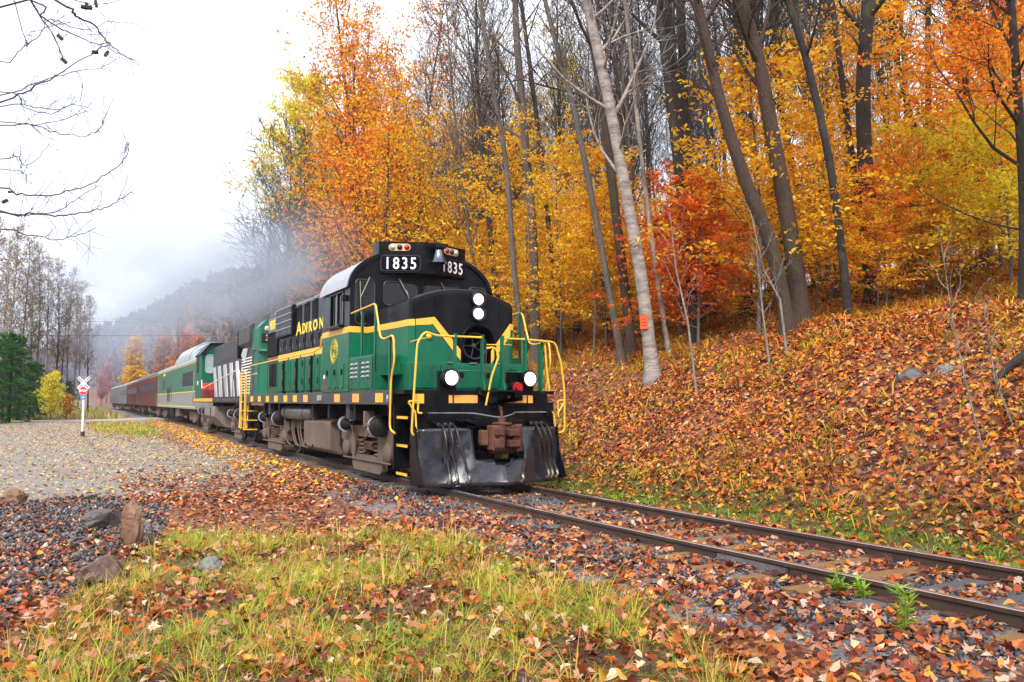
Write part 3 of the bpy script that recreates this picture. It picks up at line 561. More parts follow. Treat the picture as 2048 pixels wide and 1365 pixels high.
# ---- rivet rows and seams
def rivets(pts, out, name, m, r=.011):
    b = MB(); out = Vector(out)
    for p in pts: b.lathe(p, out, [(0, r), (.005, r * .8), (.007, r * .2)], 6)
    return tag(b.build(name, m, loco), kind='stuff')
rivets([(3.06, Y(1.6), 1.8 + .12 * i) for i in range(9)] + [(4.98, Y(1.6), 1.8 + .12 * i) for i in range(9)], (0, 1, 0), 'rivet_row', GREEN)
rivets([(3.1 + .14 * i, Y(1.597), 3.86) for i in range(14)], (0, 1, 0), 'rivet_row', GREYP)
rivets([(-.003, Y(1.3 - .13 * i), 1.42) for i in range(21)] + [(-.003, Y(1.35), .4 + .12 * i) for i in range(8)] + [(-.003, Y(-1.38), .4 + .12 * i) for i in range(8)], (-1, 0, 0), 'rivet_row', BLACK, .014)
rivets([(.598, Y(1.1 - .16 * i), 2.12) for i in range(14)] + [(.598, Y(1.1 - .16 * i), 1.76) for i in range(14)], (-1, 0, 0), 'rivet_row', GREEN, .009)
for yy in (.62, -.75): MB().box(.889, .8905, Y(yy - .004), Y(yy + .004), 2.95 if yy > 0 else 2.9, 3.5).build('hood_seam', DARK, nose)
rivets([(1.6 + .15 * i, Y(1.605), 1.72) for i in range(10)], (0, 1, 0), 'rivet_row', GREEN, .009)
# ---- handrails
HRP = .0185
def rail(pts, r=.08, name='handrail', m=None, rad=HRP): return MB().tube(fillet(pts, r), rad, 8).build(name, m or YPIPE, loco, smooth=True)
for s in (1, -1):
    k = lambda y: Y(s * y)
    rail([(-.1, k(.08 if s > 0 else .1), 2.63), (-.1, k(.72), 2.63), (-.1, k(1.02), 2.63), (-.1, k(1.22), 2.70), (-.1, k(1.36), 2.5), (-.1, k(1.42), 1.5), (-.1, k(1.45), .93), (-.1, k(1.3), .88)] if s > 0 else
         [(-.1, k(.30), 2.63), (-.1, k(.75), 2.63), (-.1, k(1.42), 2.60), (-.1, k(1.55), 2.2), (-.1, k(1.62), 1.7), (-.1, k(1.62), .92), (-.1, k(1.42), .9)], .1)
    rail([(.62, k(1.2), 2.56), (.2, k(1.2), 2.58), (-.1, k(1.2), 2.58)] if s > 0 else [(.62, k(.35), 2.56), (-.05, k(.5), 2.52)], .05, rad=.012)
    # corner rail that runs from the cab front down to the step
    rail([(2.95, k(1.58), 3.28), (1.46, k(1.58), 3.33), (1.16, k(1.58), 2.66), (.94, k(1.58), 2.62), (.42, k(1.6), 2.66), (.36, k(1.6), 2.2), (.52, k(1.6), 1.9), (.56, k(1.6), 1.0), (.3, k(1.6), .94)], .12)
    for x, z0, z1 in ((2.32, 2.4, 3.3), (1.52, 2.35, 3.33), (.72, 1.69, 2.63)):
        st = MB().box(x - .045, x + .045, k(1.555), k(1.567), z0 - .3, z1).box(x - .045, x - .035, k(1.535), k(1.567), z0 - .3, z1).build('handrail_stanchion', GREEN, loco)
    # platform front stanchions
for y, z0 in ((.64, 2.02), (.10, 1.69), (-.3, 1.69), (-.78, 2.02)):
    MB().box(-.12, -.02, Y(y - .015), Y(y + .015), z0, 2.66).cyl((-.1, Y(y), 2.6), (-.1, Y(y), 2.68), .03, 8).build('handrail_stanchion', GREEN, loco)
    if z0 < 1.8: MB().add([(-.2, Y(y - .012), 1.69), (.1, Y(y - .012), 1.69), (-.05, Y(y - .012), 2.05), (-.2, Y(y + .012), 1.69), (.1, Y(y + .012), 1.69), (-.05, Y(y + .012), 2.05)], [(0, 1, 2), (5, 4, 3), (0, 2, 5, 3), (1, 4, 5, 2), (0, 3, 4, 1)]).build('stanchion_gusset', GREEN, loco)
for a, c in ((.64, .10), (-.3, -.78)): MB().tube([(-.08, Y(a), 2.1), (-.08, Y(a - (.03 if a > 0 else .03)), 2.03), (-.08, Y(c), 2.02)], .012, 6).build('low_rail', GREEN, loco)
rail([(-.25, Y(.10), 2.43), (-.28, Y(-.05), 2.45), (-.3, Y(-.12), 2.3), (-.26, Y(.0), 1.95), (-.22, Y(.1), 1.42)], .07)
rail([(-.05, Y(-1.1), 2.62), (-.05, Y(-1.22), 2.62), (-.05, Y(-1.26), 2.1), (-.05, Y(-1.32), 1.68)], .08)
MB().box(.0, .03, Y(-1.17), Y(-1.21), 1.66, 2.62).build('handrail_stanchion', GREEN, loco)
# hanging chains between stanchions
for yy in (.07, -.32):
    b = MB()
    for i in range(22):
        z = 2.5 - i * .034; y = Y(yy - .02 - .01 * math.sin(i * .6)); M = Matrix.Rotation(R(90 * (i % 2)), 3, 'Z')
        c = Vector((-.13, y, z)); b.tube([c + M @ Vector((.012 * math.cos(a), 0, .02 * math.sin(a))) for a in np.linspace(0, 2 * math.pi, 7)], .0045, 4, caps=False)
    b.build('safety_chain', RUST, loco)
# walkway rail along the long hood
for s in (1, -1):
    k = lambda y: Y(s * y)
    rail([(5.25, k(1.56), 2.98), (5.3, k(1.56), 2.72), (5.9, k(1.56), 2.66), (13.6, k(1.56), 2.62), (14.3, k(1.5), 2.5)], .1)
    for x in (5.9, 7.2, 8.5, 9.8, 11.1, 12.4, 13.6): MB().box(x - .035, x + .035, k(1.545), k(1.56), 1.69, 2.63).build('handrail_stanchion', GREEN, loco)
    rail([(14.35, k(1.2), 2.4), (14.35, k(1.42), 2.35), (14.35, k(1.46), 1.6), (14.35, k(1.5), .6)], .08)
    for x in (14.15, 14.4):
        rail([(x, k(1.58), 2.3), (x, k(1.58), .55)], .05, rad=.017)
    for z in (.55, .85, 1.15): MB().box(14.15, 14.5, k(1.2), k(1.6), z, z + .03).build('rear_step', YEL, loco)
# ---- air tanks, brake cylinders, fuel tank below the sill
for s in (1, -1):
    b = MB(); b.lathe((9.8, Y(s * 1.28), 1.19), (-1, 0, 0), [(0, .05), (.05, .14), (.16, .185), (2.95, .185), (3.08, .14), (3.12, .05)], 22); tk = b.build('air_tank', TANKM, loco, smooth=True)
    for x in (9.3, 7.35): b = MB(); b.lathe((x, Y(s * 1.28), 1.19), (-1, 0, 0), [(0, .19), (.04, .19)], 22); b.build('tank_strap', DARK, tk)
    ft = MB().ext([(Y(s * .3), 1.2), (Y(s * 1.38), 1.02), (Y(s * 1.38), .38), (Y(s * 1.1), .26), (Y(s * .3), .26)], 5.15, 7.45, 'x').build('fuel_tank', TRUCKM, loco, bevel=.04)
    MB().box(4.78, 5.1, Y(s * .5), Y(s * 1.15), .45, 1.1).build('equipment_box', UNDER, loco, bevel=.03)
    for x in (7.2, 6.5): b = MB(); b.lathe((x, Y(s * 1.385), .42), (0, s, 0), [(0, .035), (.02, .03)], 8); b.build('tank_bolt', DARK, ft)
    b = MB(); b.box(3.25, 3.5, Y(s * 1.35), Y(s * 1.5), 1.12, 1.43); b.box(10.9, 11.1, Y(s * 1.3), Y(s * 1.5), 1.1, 1.43); b.build('sill_bracket', GREYP, loco, bevel=.01)
    b = MB(); b.box(2.25, 2.36, Y(s * 1.3), Y(s * 1.5), .98, 1.3); b.box(2.0, 2.3, Y(s * 1.3), Y(s * 1.5), 1.0, 1.06); b.build('hanger_bracket', TRUCKM, loco, bevel=.01)
    for i, x in enumerate((8.2, 8.45, 8.9, 9.1, 10.0)):
        b = MB(); b.tube(fillet([(x, Y(s * 1.25), 1.3), (x, Y(s * 1.28), .7), (x - .25, Y(s * 1.25), .35), (x - .5, Y(s * 1.2), .3)], .15), .018, 6); b.build('air_pipe', TRUCKM, loco, smooth=True)
# ---- trucks
def truck(x0, par, yo, name='truck'):
    """a two axle AAR truck centred at x0; side frame with a spring window, wheels, journal boxes, brake cylinders"""
    tr = bpy.data.objects.new(name, None); COL.objects.link(tr); tr.parent = par; OFFS[tr.name] = OFFS[par.name]
    for s in (1, -1):
        k = lambda y: yo + s * y
        b = MB()
        y0, y1 = k(1.05), k(1.17)
        # side frame silhouette: top beam dropping to pedestals
        outer = [(-1.78, .84), (-1.6, .9), (-.9, .98), (.9, .98), (1.6, .9), (1.78, .84), (1.78, .68), (1.6, .62), (1.18, .60), (1.02, .55), (.97, .3), (.93, .12), (.82, .05), (-.82, .05), (-.93, .12), (-.97, .3), (-1.02, .55), (-1.18, .60), (-1.6, .62), (-1.78, .68)]
        window = [(-.68, .38), (-.68, .76), (.68, .76), (.68, .38)]
        o2 = [Vector((p[0], p[1], 0)) for p in outer]; i2 = [Vector((p[0], p[1], 0)) for p in window]
        ts = tessellate_polygon([o2, i2]); al = outer + window
        va = [(x0 + p[0], y1, p[1]) for p in al]; vb = [(x0 + p[0], y0, p[1]) for p in al]; m = len(al)
        b.add(va + vb, [tuple(t) for t in ts] + [tuple(i + m for i in reversed(t)) for t in ts] + [(i, (i + 1) % 20, (i + 1) % 20 + m, i + m) for i in range(20)] + [(20 + i, 20 + (i + 1) % 4, 20 + (i + 1) % 4 + m, 20 + i + m) for i in range(4)])
        b.build('side_frame', TRUCKM, tr)
        for xx in (-.56, -.42, .42, .56):
            b = MB(); 
            b.tube([(x0 + xx + .07 * math.cos(a), k(1.1) + .05 * math.sin(a), .385 + a / 26 * .37) for a in np.linspace(0, 26, 50)], .018, 4)
            b.build('coil_spring', TRUCKM, tr, smooth=True)
        b = MB()
        for q in range(5): b.box(x0 - .16 - .05 * abs(q - 2), x0 + .16 + .05 * abs(q - 2), k(1.03), k(1.13), .50 + q * .035, .528 + q * .035)
        b.build('leaf_spring', RUST, tr)
        for xx in (-1.33, 1.33):
            b = MB(); b.lathe((x0 + xx, k(1.02), .5), (0, s, 0), [(0, .19), (.18, .19), (.2, .17), (.23, .1), (.24, .05)], 18); b.box(x0 + xx - .2, x0 + xx + .2, k(1.0), k(1.14), .36, .66); b.build('journal_box', TRUCKM, tr, smooth=True)
            b = MB(); b.lathe((x0 + xx, k(.68), .5), (0, s, 0), [(0, .545), (.03, .545), (.035, .50), (.13, .5), (.14, .42), (.09, .38), (.09, .15), (.14, .14), (.15, .1)], 32); b.build('wheel', mat('wheel_steel', (.06, .045, .038), .5, metal=.4, dirt=(.12, .06, .04)), tr, smooth=True)
        for xx, rr in ((-1.15, .2), (.95, .16), ):
            b = MB(); b.lathe((x0 + xx + .25, k(1.28), 1.0), (-1, 0, 0), [(0, .06), (.02, rr), (.07, rr + .01), (.09, rr), (.34, rr), (.36, rr * .8), (.42, .05)] if xx < 0 else [(0, .06), (.03, rr), (.08, rr + .01), (.2, rr * .6), (.42, .04)], 20); c = b.build('brake_cylinder', UNDER, tr, smooth=True)
            MB().lathe((x0 + xx + .19, k(1.28), 1.0), (-1, 0, 0), [(0, rr + .012), (.07, rr + .012)], 20).build('cylinder_band', ROOFG, c, smooth=True)
        b = MB(); b.tube([(x0 + .75, k(1.25), .98), (x0 + .62, k(1.22), .62), (x0 + .7, k(1.2), .35)], .03, 6); b.tube([(x0 - 1.5, k(1.2), .3), (x0 + 1.5, k(1.2), .28)], .02, 5); b.build('brake_rigging', TRUCKM, tr, smooth=True)
        # chains looped between truck and frame
        for (pa, pb, sag) in (((x0 + .62, 1.0), (x0 - .75, .98), .3), ((x0 + .66, 1.08), (x0 + .1, 1.3), .05)):
            b = MB()
            for i in range(26):
                t = i / 25; c = Vector((pa[0] + (pb[0] - pa[0]) * t, k(1.33), pa[1] + (pb[1] - pa[1]) * t - sag * 4 * t * (1 - t))); M = Matrix.Rotation(R(90 * (i % 2)), 3, 'X')
                b.tube([c + M @ Vector((.03 * math.cos(a), 0.016 * math.sin(a), 0)) for a in np.linspace(0, 2 * math.pi, 7)], .007, 4, caps=False)
            b.build('slack_chain', RUST if sag > .1 else STEEL, tr)
    b = MB(); b.box(x0 - .3, x0 + .3, yo - 1.0, yo + 1.0, .45, .95); b.build('bolster', UNDER, tr)
    for xx in (-1.33, 1.33): MB().cyl((x0 + xx, yo - .95, .5), (x0 + xx, yo + .95, .5), .09, 12).build('axle', UNDER, tr)
    return tr
truck(3.1, loco, LY); truck(11.7, loco, LY)
# ================================================================== SECOND LOCOMOTIVE (in local coordinates on the curving track)
def place_on_track(root, x0, x1):
    """stand a vehicle whose ends are at track distances x0 and x1 on the track"""
    a = Vector((x0, float(yc(x0 + 3)) - .05, 0)); c = Vector((x1, float(yc(x1 - 3)) - .05, 0)); root.location = (a + c) / 2; root.rotation_euler = (0, 0, math.atan2(c.y - a.y, c.x - a.x))
l2 = empty('diesel_locomotive', (25, 0, 0), 'dark grey locomotive with white zebra stripes and green cab, coupled behind the leader', 'locomotive')
place_on_track(l2, 15.6, 33.6)
ZEB = mat('zebra_white', (.88, .87, .88), .45, var=.08, dirt=(.4, .32, .3), dfac=.35, stretch=(1, 1, .3))
L2G = mat('second_green', (.004, .13, .075), .4, var=.15, dirt=(.03, .06, .045), dfac=.4, stretch=(1, 1, .3))
L2B = mat('second_grey_black', (.045, .045, .055), .5, var=.2, dirt=(.03, .03, .03), dfac=.5, stretch=(1, 1, .3))
T2 = mat('dusty_tank', (.20, .175, .16), .7, var=.25, dirt=(.09, .07, .06), dfac=.5)
WPIPE = mat('white_handrail', (.75, .75, .75), .4, dirt=(.4, .35, .3))
E2 = 8.9      # half length
b = MB(); b.box(-E2 + .2, E2, 1.5, -1.5, 1.42, 1.64); b.build('frame_sill', UNDER, l2)
for s in (1, -1):
    for i in range(26):
        x = -E2 + .9 + i * .64
        MB().box(x, x + .5, s * 1.502, s * 1.512, 1.46, 1.62).build('sill_stripe', YEL if i > 12 else SILLM, l2)
# radiator end: flared upper hood, green chamfered nose with class lights and number board
def oct_(x, hw, ch, z0, z1): return [(x, hw, z0), (x, hw, z1)]
b = MB(); b.ext([(-8.3, .42), (-7.75, .93), (-6.9, .93), (-6.9, -.93), (-7.75, -.93), (-8.3, -.42)], 1.64, 3.35, 'z'); e2 = b.build('hood_end', L2G, l2, bevel=.01)
b = MB(); b.ext([(-.42, 3.35), (-1.3, 3.35)] and [(-8.3, .94), (-8.2, 1.0), (-6.9, 1.0), (-6.9, -1.0), (-8.2, -1.0), (-8.3, -.94)], 3.35, 4.1, 'z'); b.build('hood_end_top', L2G, e2, bevel=.01)
b = MB(); b.ext([(1.0, 4.1), (.72, 4.42), (-.72, 4.42), (-1.0, 4.1)], -8.25, -6.9, 'x'); b.build('light_hood', L2G, e2)
b = MB(); b.ext([(.93, 3.27), (1.0, 3.35), (-1.0, 3.35), (-.93, 3.27)], -8.32, -7.6, 'x'); b.build('chamfer_ledge', mat('pale_green_edge', (.05, .30, .18), .4), e2)
nbx = MB().box(-8.35, -8.30, .90, -.02, 3.60, 3.90).build('number_board', mat('number_board_dark', (.03, .012, .012), .4), e2)
text('3573', .29, mat('dim_number_white', (.6, .5, .45), .5), nbx, (-8.36, .44, 3.645), FRONT, 'number_3573', bold=.006, spacing=1.25)
for y in (.72, .50, .28, -.28, -.50, -.72): MB().lathe((-8.29, y, 4.08), (-1, 0, 0), [(0, .1), (.06, .095), (.09, .06), (.1, 0)], 12).build('class_light', CLEARL if y > .6 else DARKL, e2, smooth=True)
# hood
hd = MB().box(-6.9, 5.2, .93, -.93, 1.64, 4.15).build('engine_hood', L2B, l2, bevel=.02)
for s in (1, -1):
    MB().ext([(s * .931, 3.55), (s * 1.1, 3.7), (s * 1.1, 4.3), (s * .931, 4.42)], -6.9, -4.2, 'x').build('radiator_shroud', L2B, hd, bevel=.01)
    MB().box(-6.9, -4.15, s * .932, s * .95, 1.66, 3.3).build('radiator_grille_panel', L2B, hd)
    for i in range(13):
        z = 1.78 + i * .11
        MB().box(-6.6, -4.4, s * .95, s * .99, z, z + .045).build('grille_slat', ZEB if s > 0 else L2B, hd)
    # slanted zebra bars
    for i, (x, w_) in enumerate(((-4.1, 1.0), (-2.4, 1.1), (-.5, 1.2), (1.4, 1.2), (3.2, 1.1))):
        zt = 3.15
        MB().add([(x, s * .934, 1.68), (x + w_, s * .934, 1.68), (x + w_ * .8 + .9, s * .934, zt), (x + .9, s * .934, zt), (x, s * .945, 1.68), (x + w_ * .8, s * .945, 1.68), (x + w_ * .8 + .9, s * .945, zt), (x + .9, s * .945, zt)],
                 [(4, 5, 6, 7), (7, 6, 5, 4), (0, 1, 5, 4), (1, 2, 6, 5), (2, 3, 7, 6), (3, 0, 4, 7)]).build('zebra_stripe', ZEB, hd)
    MB().add([(-5.3, s * .992, 2.9), (-4.3, s * .992, 3.3), (-4.8, s * .992, 3.55), (-5.9, s * .992, 3.5), (-5.9, s * 1.0, 3.5), (-4.8, s * 1.0, 3.55), (-4.3, s * 1.0, 3.3), (-5.3, s * 1.0, 2.9)], [(7, 6, 5, 4), (4, 5, 6, 7), (0, 1, 6, 7), (2, 3, 4, 5)]).build('zebra_stripe', ZEB, hd)
    for i in range(9):
        x = -3.9 + i * 1.0
        MB().box(x, x + .94, s * .932, s * .9335, 1.7, 3.15).build('hood_door', L2B, hd)
        MB().box(x, x + .9, s * .932, s * .95, 3.3, 4.05).build('upper_panel', L2B, hd, bevel=.005)
    MB().box(-4.2, -3.9, s * .932, s * 1.1, 3.2, 4.3).build('black_duct', DARK, hd)
    # handrail: white, dropping to the end steps
    k = lambda y: s * y
    MB().tube(fillet([(5.3, k(1.45), 2.75), (5.0, k(1.45), 2.1), (-5.8, k(1.45), 2.62), (-7.0, k(1.45), 2.62), (-7.1, k(1.45), 1.9), (-7.9, k(1.5), 1.5), (-8.0, k(1.55), .55)], .12), .022, 6).build('handrail', WPIPE, l2, smooth=True)
    MB().tube(fillet([(-7.6, k(1.45), 2.62), (-8.3, k(1.4), 2.5), (-8.35, k(1.45), 1.6), (-8.45, k(1.55), .55), (-8.3, k(1.55), .5)], .1), .02, 6).build('handrail', YPIPE, l2, smooth=True)
    for x in (-8.55, -8.25): MB().tube([(x, k(1.58), 2.5), (x, k(1.58), .55)], .018, 6).build('ladder_rail', YPIPE, l2)
    for z in (.55, .85, 1.15, 1.45): MB().box(-8.6, -8.2, k(1.2), k(1.58), z, z + .03).build('step', YEL, l2)
    for x in (-5.5, -3.3, -1.1, 1.1, 3.3): MB().box(x - .02, x + .02, k(1.44), k(1.46), 1.64, 2.35 + .03 * abs(x)).build('handrail_stanchion', L2B, l2)
    # tank, trucks' visible gear
    MB().ext([(s * .3, 1.3), (s * 1.45, 1.25), (s * 1.45, .82), (s * .9, .3), (s * .3, .3)], .0, 3.6, 'x').build('fuel_tank', T2, l2, bevel=.03)
    MB().box(1.2, 1.3, s * 1.455, s * 1.47, .85, 1.2).build('tank_gauge', DARK, l2)
    MB().box(-8.9, -8.0, s * 1.3, s * 1.52, .35, 1.42).build('end_step_box', UNDER, l2)
# cab
cb = MB(); cb.ext([(1.5, 1.64), (1.5, 3.85), (1.05, 4.35), (-1.05, 4.35), (-1.5, 3.85), (-1.5, 1.64)], 5.2, 7.7, 'x'); cb2 = cb.build('cab', L2G, l2, bevel=.02)
MB().ext([(1.56, 3.84), (1.08, 4.42), (-1.08, 4.42), (-1.56, 3.84), (-1.56, 3.8), (-1.05, 4.35), (1.05, 4.35), (1.56, 3.8)], 5.0, 7.9, 'x').build('cab_roof', BLACK, cb2)
MB().box(5.19, 5.199, .6, 1.47, 1.75, 3.95).build('cab_door', GREEN, cb2, bevel=.005)
p = rrect(.75, 1.28, 2.9, 3.8, .14); MB().ext([(q[0], q[1]) for q in p], 5.17, 5.185, 'x').build('door_window', mat('reflective_glass', (.45, .6, .6), .1, metal=.4), cb2)
MB().tube([(5.17, q[0], q[1]) for q in p + [p[0]]], .03, 6).build('window_frame', ROOFG, cb2, smooth=True)
for s in (1, -1):
    MB().box(6.1, 7.2, s * 1.505, s * 1.515, 2.95, 3.75).build('side_window', GLASS, cb2)
    text('3573', .3, WHITE, cb2, (6.5, 1.51, 2.3), SIDE, 'side_number') if s > 0 else None
MB().box(7.7, 8.6, .9, -.9, 1.64, 3.1).build('short_hood', L2G, l2, bevel=.05)
for i in range(4): MB().box(5.02, 5.16, .35 + i * .28, .35 + i * .28 + .24, 2.05, 2.4).build('red_extinguisher', mat('orange_red_fixture', (.6, .06, .02), .4), l2)
MB().box(4.3, 5.15, .95, 1.45, 1.65, 2.05).build('red_cabinet', mat('dark_red_box', (.16, .012, .012), .5), l2)
for x0 in (-5.2, 5.6): 
    OFFS[l2.name] = Vector((0, 0, 0)); truck(x0, l2, 0)
# ================================================================== PASSENGER CARS
def ca(name, col, **k): return mat(name, col, .38, **k)
CG = ca('coach_green', (.06, .17, .12), dirt=(.03, .07, .05), dfac=.3); CGR = ca('coach_grey', (.28, .29, .285), dirt=(.12, .12, .11), dfac=.3)
CR = ca('coach_red', (.125, .022, .018), dirt=(.07, .02, .02), dfac=.4); CST = ca('stainless_grey', (.20, .21, .22), dirt=(.1, .09, .08), dfac=.5)
CRF = ca('coach_roof', (.30, .31, .33), dirt=(.15, .15, .15), dfac=.4); CWN = mat('coach_window', (.03, .035, .04), .12, spec=.8)
CRFD = ca('dark_coach_roof', (.07, .07, .08))
BLUEG = ca('blue_panel', (.02, .06, .16))
def car_truck(x0, root):
    tr = bpy.data.objects.new('truck', None); COL.objects.link(tr); tr.parent = root
    for s in (1, -1):
        b = MB(); b.ext([(x0 - 1.9, .6), (x0 - 1.7, .95), (x0 + 1.7, .95), (x0 + 1.9, .6), (x0 + 1.6, .45), (x0 + .9, .4), (x0 + .5, .2), (x0 - .5, .2), (x0 - .9, .4), (x0 - 1.6, .45)], s * 1.0, s * 1.15, 'y'); b.build('side_frame', TRUCKM if s > 0 else UNDER, tr, bevel=.02)
        for xx in (-1.22, 1.22):
            MB().lathe((x0 + xx, s * .68, .46), (0, s, 0), [(0, .5), (.03, .46), (.1, .46), (.12, .3), (.12, .05)], 20).build('wheel', MATS['wheel_steel'], tr, smooth=True)
            MB().cbox((x0 + xx, s * 1.17, .5), (.34, .12, .36)).build('journal_box', TRUCKM, tr, bevel=.02)
def coach(x0, x1, name, label, cat, upper, lower, line, roofm, dome=False, wins=None, group=None):
    root = empty(name, (0, 0, 0), label, cat, group); place_on_track(root, x0, x1); Lh = (x1 - x0) / 2 - .35
    zt = 3.72
    if lower is upper: b = MB().box(-Lh, Lh, 1.5, -1.5, 1.02, zt).build('car_body', upper, root, bevel=.02)
    else:
        b = MB().box(-Lh, Lh, 1.5, -1.5, 2.02, zt).build('car_body', upper, root); MB().box(-Lh, Lh, 1.503, -1.503, 1.02, 2.02).build('lower_body', lower, root)
    rp = [(1.53, zt)] + arcpts(0, zt, 1.53, .55, 15, 165, 12) + [(-1.53, zt)]
    MB().ext(rp, -Lh - .02, Lh + .02, 'x').build('roof', roofm, root, smooth=True)
    for s in (1, -1):
        if line is not None:
            for z in (((zt - .07), 2.0, 1.12) if line is YLET or line is YEL and upper is CG else (zt - .1,)): MB().box(-Lh, Lh, s * 1.504, s * 1.51, z, z + .05).build('yellow_line', line, b)
        W = wins if wins else [(-Lh + 2.2 + i * 1.5, 1.0, 2.35, 3.05) for i in range(int((2 * Lh - 4.2) / 1.5))]
        for (x, w_, z0, z1) in W:
            q = MB().box(x, x + w_, s * 1.5035, s * 1.512, z0, z1).build('window', CWN, b); MB().box(x - .04, x + w_ + .04, s * 1.503, s * 1.53, z0 - .05, z0 - .0).build('window_sill', lower, q)
        for xe in (-Lh + .7, Lh - 1.2): MB().box(xe, xe + .6, s * 1.5035, s * 1.508, 1.15, 3.2).build('vestibule_door', lower if lower is not upper else upper, b, bevel=.01)
        MB().tube([(-Lh + .5, s * 1.55, 1.2), (-Lh + .5, s * 1.55, 2.1)], .02, 5).build('grab_iron', STEEL, b)
        MB().tube([(Lh - .5, s * 1.55, 1.2), (Lh - .5, s * 1.55, 2.1)], .02, 5).build('grab_iron', STEEL, b)
        MB().box(-3, -.8, s * .7, s * 1.35, .5, 1.0).build('underfloor_box', TRUCKM, root, bevel=.02); MB().box(1.2, 4.1, s * .6, s * 1.3, .45, 1.0).build('underfloor_box', UNDER, root, bevel=.02)
    MB().box(-Lh, Lh, 1.2, -1.2, .82, 1.02).build('underframe', UNDER, root)
    for s in (-1, 1):
        MB().box(s * (Lh), s * (Lh + .35), .55, -.55, 1.1, 3.5).build('diaphragm', DARK, root)
        MB().box(s * (Lh + .02), s * (Lh + .5), .1, -.1, .8, 1.0).build('coupler', UNDER, root)
    for x in (-Lh + 3.2, Lh - 3.2): car_truck(x, root)
    return root, b, Lh
dw = [(-11.6 + .45 + i * .72 - .4, .52, 2.35, 3.2) for i in range(8)] + [(.8, .3, 1.5, 2.6), (2.0, .5, 1.45, 2.45), (2.75, .5, 1.45, 2.45), (3.5, .5, 1.45, 2.45), (6.3, .45, 2.3, 3.1), (7.2, .45, 2.3, 3.1)]
root, body, Lh = coach(34.4, 60.2, 'dome_car', 'green over grey dome coach with glass roof blister behind the second locomotive', 'rail car', CG, CGR, YLET, CRF, wins=dw)
# dome blister: ribs and glass
def domesec(x, w_, h): return [(x, p[0], p[1]) for p in [(w_, 3.95)] + arcpts(0, 3.95, w_, h, 20, 160, 10) + [(-w_, 3.95)]]
DGL = mat('dome_glass', (.30, .42, .46), .08, metal=.55, var=.1)
secs = [(-9.4, 1.3, .3), (-8.8, 1.36, .85), (-7.6, 1.4, 1.15), (-1.4, 1.4, 1.15), (.2, 1.36, .85), (1.3, 1.3, .3)]
for i, (a, c) in enumerate(zip(secs[:-1], secs[1:])):
    MB().loft(domesec(*a), domesec(*c)).build('dome_pane', DGL if i != 2 else DGL, body, smooth=True)
for x, w_, h in [secs[0], secs[1], secs[2]] + [(-7.6 + i * 1.24, 1.4, 1.15) for i in range(1, 5)] + secs[3:]:
    A = [(x, p[1] * 1.0, p[2]) for p in domesec(x, w_ + .01, h + .012)]; MB().tube(A, .045, 5).build('dome_rib', CRF, body, smooth=True)
MB().box(-7.6, -1.4, .5, -.5, 5.06, 5.12).build('dome_roof_strip', CRF, body, bevel=.02)
text('ADIRONDACK', .26, YLET, body, (6.6, 1.51, 3.36), SIDE, 'coach_letterboard', sx=1.1)
coach(60.2, 86.0, 'passenger_coach', 'dull red passenger coach next behind the green dome car', 'rail car', CR, CR, YEL, CRFD)
coach(86.0, 111.8, 'passenger_coach', 'dull red passenger coach coupled ahead of the grey coaches', 'rail car', CR, CR, YEL, CRF)
coach(111.8, 137.6, 'passenger_coach', 'grey steel coach with blue window band behind the red coaches', 'rail car', CST, CST, None, CRF)
coach(137.6, 163.4, 'passenger_coach', 'grey coach at the far tail of the train', 'rail car', CST, CST, None, CRF)
# ================================================================== GROUND
def inpoly(x, y, poly):
    x = np.asarray(x); y = np.asarray(y); c = np.zeros(x.shape, bool); n = len(poly); j = n - 1
    for i in range(n):
        xi, yi = poly[i]; xj, yj = poly[j]
        c ^= ((yi > y) != (yj > y)) & (x < (xj - xi) * (y - yi) / (yj - yi + 1e-12) + xi); j = i
    return c
LOT = [(72, 60), (66, 12), (58, 6), (44, 4.2), (30, 3.0), (16, 2.5), (7, 2.6), (3.2, 3.4), (3.8, 4.8), (3.9, 6.2), (3.7, 7.6), (3.6, 12), (0, 60)]
PILE = [(3.9, 7.6), (4.0, 6.0), (2.0, 4.9), (-1.6, 5.3), (-2.4, 6.0), (-4.0, 6.1), (-4.6, 6.7), (-4.2, 8), (-1, 10), (3.6, 10)]
GRASS = [(-4.0, 6.1), (-1.2, 5.4), (-1.7, 4.5), (-2.4, 3.9), (-2.2, 2.7), (-4.2, 2.1), (-6.2, 2.3), (-7.2, 2.1), (-8.3, 2.4), (-9.2, 2.7), (-14, 4.5), (-14, 9), (-5.4, 6.6)]
MEADOW = [(57, 5.2), (56, 1.5), (40, 1.8), (31, 3.0), (38, 5.0)]
FIELD = [(74, 60), (66, 14.5), (66, 2.0), (110, 1), (170, 2), (215, 6), (215, 60)]
def grid_mesh(xs, ys, zf):
    X, Yg = np.meshgrid(xs, ys, indexing='ij'); Z = zf(X, Yg); nx, ny = X.shape
    co = np.stack([X, Yg, Z], -1).reshape(-1, 3)
    i = np.arange(nx * ny).reshape(nx, ny); q = np.stack([i[:-1, :-1], i[1:, :-1], i[1:, 1:], i[:-1, 1:]], -1).reshape(-1, 4)
    return co, q
